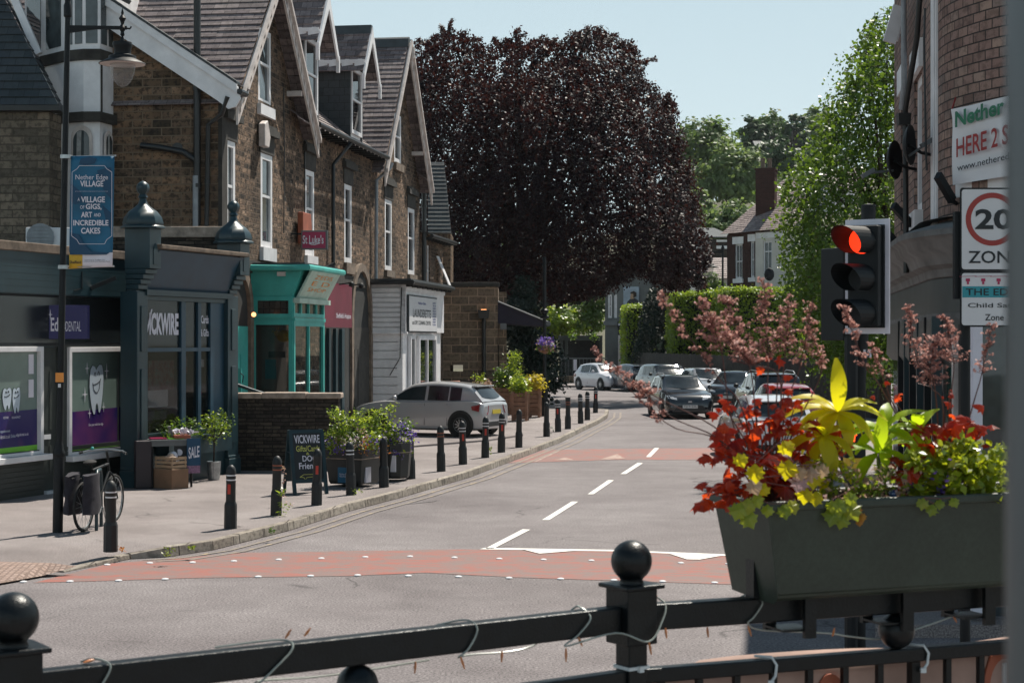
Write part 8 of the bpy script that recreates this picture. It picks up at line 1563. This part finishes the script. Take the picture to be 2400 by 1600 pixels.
# ---------------------------------------------------------------- saddle trough on the rail
TRO = thing('flower_trough', 'dark green saddle trough of mixed plants hung over the railing', 'planter', RL.p(.85, 0, 1.95)); tA_, tB_ = .325, 1.42; zT_, zB_ = 2.262, 1.965
prof = [(.16, zT_), (.127, 2.005), (.108, 1.992), (.035, 1.992), (.03, 2.06), (-.03, 2.06), (-.035, 1.995), (-.115, 2.0), (-.145, zT_)]
m = MB()
for t_, inset in ((tA_, .0), (tA_ + .0, 0), (tB_, 0)):
    pass
N = len(prof); prof2 = [(d * .93, z_) if z_ < zT_ else (d, z_) for d, z_ in prof]; secs = [(tA_ + .03, .86, 0), (tA_ + .005, .96, 0), (tA_, 1, 0), (tB_, 1, 0)]
def sect(t, s_): return [RL.p(t + (zT_ - z_) * .18 * (1 if t < 1 else -1), d * s_, z_) for d, z_ in prof]
A_, B_ = sect(tA_, 1.0), sect(tB_, 1.0); m.v = A_ + B_; m.f = [(i, i + N, (i + 1) % N + N, (i + 1) % N)[::-1] for i in range(N - 1)] + [tuple(range(N)), tuple(range(2 * N - 1, N - 1, -1))]; m.mi = [0] * len(m.f)
M['trough'] = paint('dark_green_plastic', (.024, .036, .026), .5, .25, 5, fine=.15)
m.build('trough', 'trough', TRO, bevel=.008); m = MB()
for d0, d1 in ((.148, .172), (-.158, -.134)): m.fb(RL, tA_ - .01, tB_, d0, d1, zT_ - .02, zT_ + .006)
m.fb(RL, tA_ - .012, tA_ + .012, -.158, .172, zT_ - .02, zT_ + .004); m.build('rim', 'trough', TRO, bevel=.006)
m = MB(); m.fb(RL, tA_ + .015, tB_, -.13, .145, zT_ - .05, zT_ - .022); m.build('soil', 'soil', TRO)
m = MB(); m.fb(RL, tA_ + .03, tA_ + .05, -.01, .035, 1.99, zT_ - .02); m.build('groove_shade_strip', 'railpaint', TRO)  # solid dark strip on the end face, drawn as a groove's shade
for t_ in (.5, .82, 1.1): m = MB(); m.fb(RL, t_, t_ + .035, .05, .066, 1.875, 1.995); m.fb(RL, t_ - .06, t_ - .025, -.066, -.05, 1.885, 2.0); m.fb(RL, t_ - .06, t_ + .035, -.05, .05, 1.893, 1.899); m.build('hook_bracket', 'railpaint', TRO)
# leaves for the trough
M['heuchera'] = leafmat('red_lobed_leaf', [(.08, .008, .008), (.2, .02, .01), (.38, .05, .014), (.05, .006, .01), (.3, .03, .012)], .62, .35, .5, tcol=(.9, .1, .014)); M['goldleaf'] = leafmat('golden_long_leaf', [(.38, .42, .012), (.52, .5, .012), (.58, .52, .012)], .6, .4, .4, tcol=(1, .88, .012)); M['limeleaf'] = leafmat('lime_long_leaf', [(.2, .33, .012), (.3, .42, .014), (.36, .44, .016)], .58, .4, .4, tcol=(.65, .85, .015)); M['panicle'] = leafmat('dry_pink_floret', [(.34, .14, .12), (.48, .23, .19), (.26, .1, .09), (.56, .32, .27)], .35, .6, .3, tcol=(.75, .4, .33)); M['redstem'] = paint('dark_red_stem', (.09, .025, .02), .5, .3, 20)
M['fuchsia'] = leafmat('small_golden_leaf', [(.06, .12, .014), (.16, .24, .014), (.3, .36, .02), (.1, .17, .015), (.4, .4, .03)], .45, .32, .6, tcol=(.55, .62, .02))
def leaf_mesh(m, base, dirv, up, L, Wd, lobes=None, droop=.3, fold=.12, n=7):
    """one leaf as a curved blade; lobes gives a maple-like outline"""
    d = Vector(dirv).normalized(); s_ = d.cross(Vector(up)).normalized(); u = s_.cross(d)
    if lobes:
        c = base + d * L * .45; pts = [base]; outl = [(0, .02), (.25, .45), (.12, .62), (.42, .72), (.5, 1.0), (.68, .62), (.8, .7), (.86, .36), (1.12, 0)]
        k = len(m.v); full = [(a, b) for a, b in outl] + [(a, -b) for a, b in outl[-2:0:-1]]; m.v.append(base + d * L * .5 + u * L * fold)
        for a, b in full: r_ = math.hypot(a - .5, b); m.v.append(base + d * L * a + s_ * b * Wd * .62 * rnd.uniform(.88, 1.1) - u * L * (droop * r_ * r_) + u * L * .05 * rnd.uniform(-1, 1))
        N_ = len(full); 
        for i in range(N_): m.f.append([k, k + 1 + i, k + 1 + (i + 1) % N_]); m.mi.append(0)
        return
    k = len(m.v)
    for i in range(n + 1):
        f = i / n; w_ = Wd * .5 * math.sin(math.pi * (f * .93 + .035)) ** .75 * (1 - .15 * f); c = base + d * L * f * (1 - droop * .25 * f) - u * L * droop * f * f + u * L * .1 * math.sin(f * 3)
        m.v += [c - s_ * w_ + u * w_ * fold * 2, c, c + s_ * w_ + u * w_ * fold * 2]
    for i in range(n):
        for j in (0, 1): a = k + i * 3 + j; m.f.append([a, a + 1, a + 4, a + 3]); m.mi.append(0)
def TP(px, py, d=0.0):
    """point on the trough's length under a photo column, d towards the camera side"""
    t, z_ = RL.tz(px, py, d); return RL.p(t, d, z_)
def rosette(m, hub, n, L, Wd, tilt=(.0, .55), top=True):
    for i in range(n):
        a = 2 * math.pi * i / n + rnd.uniform(-.2, .2); dv = Vector((math.cos(a), math.sin(a), rnd.uniform(*tilt))); leaf_mesh(m, hub, dv, (0, 0, 1), L * rnd.uniform(.75, 1.1), Wd * rnd.uniform(.85, 1.1), droop=rnd.uniform(.15, .5))
def heuchera(label, spots, crown, panicles, nmess):
    r = thing('heuchera', label, 'plant', crown); m = MB(); st = MB()
    for (px, py, d, s0_) in spots:
        p = TP(px, py, d)
        for _ in range(4): sz = s0_ * rnd.uniform(.45, .82); q = p + Vector((rnd.gauss(0, .024), rnd.gauss(0, .03), rnd.gauss(0, .022))); leaf_mesh(m, q, (rnd.gauss(0, 1), rnd.gauss(-.3, .7), rnd.uniform(-.6, .5)), (rnd.gauss(0, .5), -.6, .8), sz * rnd.uniform(.75, 1.15), sz * rnd.uniform(.7, 1.0), lobes=True, droop=rnd.uniform(.2, .7))
        st.tube([crown + Vector((rnd.uniform(-.04, .04), rnd.uniform(-.04, .04), 0)), crown.lerp(p, .55) + Vector((0, 0, .03)), p], [.0028, .0022, .0016], 5)
    m.build('leaves', 'heuchera', r); st.build('leaf_stalks', 'redstem', r)
    ps = MB(); fl, fn = [], []
    for pts in panicles:   # each flower stalk: (stem points, from which fraction florets sit, spread)
        path, w0, w1, cnt = pts; w3 = [crown + Vector((rnd.uniform(-.03, .03), rnd.uniform(-.03, .03), 0))] + [TP(x, y, d) for x, y, d in path]; q = [Vector(v[1:]) for v in smoothcurve([(0, *p) for p in w3], 6)]; ps.tube(q, [.0026 - .0016 * i / len(q) for i in range(len(q))], 5)
        a, b_ = w3[-2], w3[-1]
        for _ in range(cnt // 9):
            f = rnd.random(); c = a.lerp(b_, f); w_ = 1.25 * (w0 + (w1 - w0) * f); e = c + Vector((rnd.uniform(-1, 1) * w_, rnd.uniform(-1, 1) * w_ * .6, rnd.uniform(-.05, .22) * w_)); ps.tube([c - Vector((0, 0, .01)), e], .0009, 3)
            for _k in range(6): g_ = c.lerp(e, rnd.uniform(.25, 1.1)); fl.append(tuple(g_ + Vector((rnd.gauss(0, .003), rnd.gauss(0, .003), rnd.gauss(0, .0025))))); fn.append((0, -.2, 1))
    ps.build('flower_stalks', 'redstem', r); cloud('florets', fl, fn, .0115, 'panicle', r, aspect=.55, jitter=.8, bend=.3); return r
cr1 = RL.p(.43, .0, zT_ - .03)
sp1 = [(x, y, d, s_) for x, y, d, s_ in ((1690, 1040, .06, .075), (1720, 1020, .0, .07), (1740, 1050, .05, .085), (1700, 1065, .08, .07), (1665, 1050, .04, .06), (1760, 1000, .04, .06), (1790, 985, 0, .06), (1820, 960, .0, .055), (1845, 940, .0, .055), (1800, 950, .03, .055), (1838, 915, 0, .05), (1870, 985, .02, .06), (1830, 1005, .05, .07), (1770, 965, .0, .05), (1715, 945, .0, .05), (1748, 930, 0, .045), (1700, 955, .03, .04), (1678, 1140, .06, .09), (1665, 1160, .07, .085), (1720, 1090, .05, .07), (1745, 1110, .08, .08), (1780, 1080, .08, .085), (1800, 1050, .05, .08), (1830, 1070, .08, .085), (1760, 1140, .09, .07), (1810, 1110, .1, .08), (1850, 1120, .11, .085), (1880, 1130, .1, .075), (1895, 1010, .0, .07), (1880, 1050, .04, .075), (1920, 1060, .05, .07), (1940, 1030, .0, .06), (1960, 1015, .02, .06), (1975, 1030, .03, .055), (1855, 1000, .02, .06), (1790, 1020, .03, .07), (1735, 1075, .02, .08), (1715, 1150, .08, .06), (1700, 1165, .09, .05), (1826, 838, 0, .04), (1850, 1060, .0, .08), (1860, 960, 0, .05))]
pan1 = [([(1760, 960, .0), (1735, 850, .0), (1690, 800, -.02), (1590, 760, -.04)][:0] or [(1770, 960, .02), (1755, 850, .0), (1700, 690, -.02)], .05, .02, 700), ([(1800, 930, .0), (1800, 840, .0), (1790, 650, -.02)], .045, .012, 620), ([(1830, 940, 0), (1840, 830, 0), (1850, 690, 0)], .04, .015, 480), ([(1720, 1000, .03), (1690, 820, .03), (1645, 700, .03)], .05, .02, 620), ([(1700, 1020, .04), (1530, 925, .06), (1440, 862, .07)], .03, .02, 300), ([(1690, 1035, .04), (1560, 990, .05), (1385, 815, .06)], .02, .012, 200), ([(1740, 960, .03), (1680, 880, .03), (1540, 680, .03)], .028, .012, 300), ([(1840, 960, -.03), (1875, 860, -.03), (1905, 700, -.04)], .035, .015, 380), ([(1870, 990, 0), (1925, 870, 0), (1905, 790, 0)], .02, .02, 160), ([(1700, 1040, .06), (1570, 975, .07), (1490, 895, .08)], .02, .012, 90), ([(1830, 900, .05), (1760, 850, .06), (1700, 780, .07)], .05, .03, 520)]
heuchera('red-leaved plant with tall pink flower sprays at the left end of the trough', sp1, cr1, pan1, 0)
cr2 = RL.p(1.04, -.03, zT_ - .03); sp2 = [(x, y, d, s_) for x, y, d, s_ in ((2180, 1000, .0, .075), (2210, 990, -.02, .07), (2165, 1030, .03, .08), (2190, 1020, .04, .075), (2250, 1000, -.02, .07), (2275, 985, -.03, .065), (2300, 1010, -.02, .065), (2140, 1060, .05, .08), (2120, 1080, .07, .075), (2150, 1090, .08, .07), (2230, 1015, .0, .06), (2290, 1030, 0, .06), (2225, 915, 0, .03), (2090, 930, 0, .03))]
pan2 = [([(2210, 950, 0), (2180, 900, 0), (2190, 790, -.02)], .06, .03, 800), ([(2190, 900, .0), (2150, 850, .02), (2130, 715, .02)], .035, .012, 330), ([(2280, 950, -.04), (2300, 880, -.05), (2325, 760, -.06)], .03, .016, 330), ([(2230, 930, -.03), (2235, 850, -.03), (2215, 740, -.03)], .045, .015, 420), ([(2060, 900, .0), (2030, 860, .0), (1975, 715, .02)], .03, .012, 330), ([(2100, 960, 0), (2070, 880, 0), (2040, 800, 0)], .03, .015, 180)]
heuchera('red-leaved plant with pink flower sprays at the right end of the trough', sp2, cr2, pan2, 0)
def longleaf(label, mat, stems, base):
    r = thing('golden_plant', label, 'plant', base); m = MB(); st = MB()
    for (px, py, d, n_, L, Wd, leaves) in stems:
        h_ = TP(px, py, d); st.tube([base + Vector((rnd.uniform(-.02, .02), 0, 0)), base.lerp(h_, .6) + Vector((.01, 0, .01)), h_], [.005, .004, .003], 6)
        for dx, dz, dy, l_ in leaves + [(rnd.uniform(-1, 1), rnd.uniform(-.7, .6), rnd.uniform(-.6, .6), .085) for _ in range(4)]: leaf_mesh(m, h_, (dx, dy, dz), (0, -.3, 1) if abs(dz) < .9 else (0, -1, .2), l_ * 1.18, Wd * .98, droop=.25, fold=.1)
    m.build('leaves', mat, r, smooth=80); st.build('stems', 'limestem', r); return r
M['limestem'] = paint('green_stem', (.16, .22, .04), .5, .2, 9)
longleaf('plant with large golden finger-like leaves, tallest in the trough', 'goldleaf', [(1963, 965, .02, 9, .12, .052, [(.0, 1, -.1, .135), (-.9, .45, -.2, .135), (-1, .05, -.1, .16), (-1, -.25, -.3, .13), (.95, .45, -.1, .1), (1, .05, -.2, .125), (.75, -.45, -.4, .12), (-.6, -.7, -.5, .11), (.3, -.8, -.5, .1), (.9, .2, .4, .13), (-.7, .3, .6, .12)]), (1930, 1020, .05, 6, .1, .05, [(-.9, -.2, -.4, .13), (-.5, -.8, -.4, .1), (.2, -.9, -.4, .11), (.7, -.4, -.3, .1), (-1, .2, 0, .12)]), (1945, 1075, .05, 4, .08, .045, [(-.3, -.8, -.3, .09), (.6, -.5, -.4, .08), (-.9, -.1, -.3, .09)])], RL.p(.6, .02, zT_ - .03))
longleaf('plant with lime green pointed leaves beside the golden one', 'limeleaf', [(2070, 1010, .0, 7, .11, .045, [(.8, .6, -.1, .125), (1, .15, -.2, .12), (.6, -.2, -.5, .1), (-.9, .0, -.2, .11), (-.8, -.35, -.4, .1), (0, -.9, -.4, .1), (.2, .7, .4, .1), (-.95, .25, .2, .09)]), (2055, 1062, .04, 6, .1, .045, [(-.95, .2, -.2, .1), (-.6, -.6, -.4, .11), (.1, .95, -.3, .11), (.8, .45, -.3, .1), (.9, -.1, -.4, .09), (-.3, .8, -.3, .1)]), (2150, 1010, -.02, 6, .1, .042, [(.5, .8, -.1, .08), (-.8, .5, -.2, .09), (.9, .0, -.2, .09), (-.9, -.1, -.3, .1), (.4, -.7, -.4, .08), (-.2, -.9, -.4, .08)])], RL.p(.76, .0, zT_ - .03))
ft = thing('golden_shrub', 'small-leaved golden green shrub spilling over the right end of the trough', 'plant', RL.p(1.02, .06, zT_ - .02)); cs = []
for _ in range(120): x = rnd.uniform(2140, 2350); cs.append(TP(x, rnd.uniform(1035 + abs(x - 2260) * .25, 1165), rnd.uniform(-.02, .16)))
p = clump_pts(cs, 1500, .012); cloud('foliage', p, np.tile((0, -.3, .8), (len(p), 1)), .03, 'fuchsia', ft, aspect=.62, jitter=.7, bend=.1); m = MB()
for c in cs[::3]: m.tube([RL.p(1.02, .03, zT_ - .02), c], [.002, .001], 4)
m.build('stems', 'redstem', ft); 
gc = thing('mixed_bedding', 'small pale and pink bedding flowers over the soil in the middle of the trough', 'plant', RL.p(.78, .06, zT_ - .02)); cs = [TP(rnd.uniform(1900, 2160), rnd.uniform(1085, 1160), rnd.uniform(.0, .14)) for _ in range(60)]; p = clump_pts(cs, 520, .012); cloud('petals', p, np.tile((0, 0, 1.), (520, 1)), .017, 'petal_pink', gc, jitter=.8); p = clump_pts(cs, 420, .014); cloud('leaves', p, np.tile((0, 0, 1.), (420, 1)), .02, 'leaf_bright', gc, jitter=.8); cs = [TP(rnd.uniform(2090, 2240), rnd.uniform(1080, 1150), rnd.uniform(.06, .16)) for _ in range(14)]; p = clump_pts(cs, 90, .01); cloud('purple_petals', p, np.tile((0, 0, 1.), (90, 1)), .018, 'petal_purple', gc)
p = nrg.uniform(0, 1, (900, 3)); pp_ = [tuple(RL.p(tA_ + .05 + (tB_ - tA_ - .1) * a, -.12 + .26 * b_, zT_ - .022 + .012 * c)) for a, b_, c in p]; cloud('bark_chips', pp_, np.tile((0, 0, 1.), (900, 1)), .016, 'chips' if 'chips' in M else leafmat('bark_chip', [(.12, .06, .04), (.22, .12, .08), (.3, .18, .13)], 0, .9), TRO, jitter=.8)
M['bluegl'] = paint('blue_glaze', (.01, .05, .16), .12, .2, 9, coat=1); tag(MB().ball(TP(2093, 1157, .1), .0125, 16, 12).build('glass_ball', 'bluegl', smooth=60), 'small shiny blue ball on the soil of the trough', 'ball')
def ivy(label, spots, mat='fuchsia'):
    r = thing('ivy', label, 'plant', TP(spots[0][0], spots[0][1], .17)); m = MB(); st = MB(); prev = TP(spots[0][0], spots[0][1] - 14, .14)
    for x, y, s_ in spots: q = TP(x, y, .18); leaf_mesh(m, q, (rnd.uniform(-.6, .6), -.3, -1), (0, -1, .3), s_, s_, lobes=True, droop=.2); st.tube([prev, q], .0014, 4); prev = q
    m.build('leaves', mat, r); st.build('stem', 'redstem', r)
ivy('golden ivy trailing over the front rim in the middle of the trough', [(1965, 1165, .05), (1985, 1175, .055), (1958, 1190, .05), (1978, 1200, .045), (1950, 1170, .035), (1990, 1150, .04)]); ivy('orange tinged ivy sprig hanging right of the middle ivy', [(2010, 1185, .022), (2018, 1200, .025), (2014, 1215, .02), (2024, 1205, .02)], 'petal_orange'); ivy('dark green ivy leaves at the left corner of the trough', [(1738, 1175, .05), (1752, 1165, .045), (1745, 1195, .05), (1768, 1155, .04), (1800, 1180, .035), (1835, 1180, .04), (1850, 1170, .04)]); ivy('single pale ivy leaf hanging below the rim under the golden shrub', [(2188, 1180, .035), (2165, 1165, .035), (2205, 1168, .03), (2230, 1165, .03)]); ivy('dry bronze leaves low at the left of the trough', [(1760, 1120, .045), (1880, 1110, .05), (1900, 1090, .045), (1870, 1090, .04), (1930, 1085, .04)], 'petal_pink')
ivy('loose golden leaves mixed among the red leaves', [(1770, 1085, .05), (1835, 1030, .045), (1850, 1075, .055), (1905, 1100, .05), (1730, 1060, .04), (1890, 1140, .045), (1915, 1150, .04), (1795, 1130, .04)], 'goldleaf')
# ---------------------------------------------------------------- summer haze
o = MB().hexa([(-605, -105, -2), (605, -105, -2), (605, 905, -2), (-605, 905, -2), (-605, -105, 95), (605, -105, 95), (605, 905, 95), (-605, 905, 95)]).build('haze', 'signwhite'); o.data.materials.clear()
hm = bpy.data.materials.new('haze_air'); hm.use_nodes = True; t_ = hm.node_tree; t_.nodes.remove(t_.nodes['Principled BSDF']); pv = t_.nodes.new('ShaderNodeVolumePrincipled'); pv.inputs['Color'].default_value = (.85, .93, .97, 1); pv.inputs['Density'].default_value = .00009; pv.inputs['Anisotropy'].default_value = 0
t_.links.new(pv.outputs[0], t_.nodes['Material Output'].inputs['Volume']); o.data.materials.append(hm); o['kind'] = 'stuff'; S.cycles.volume_bounces = 0
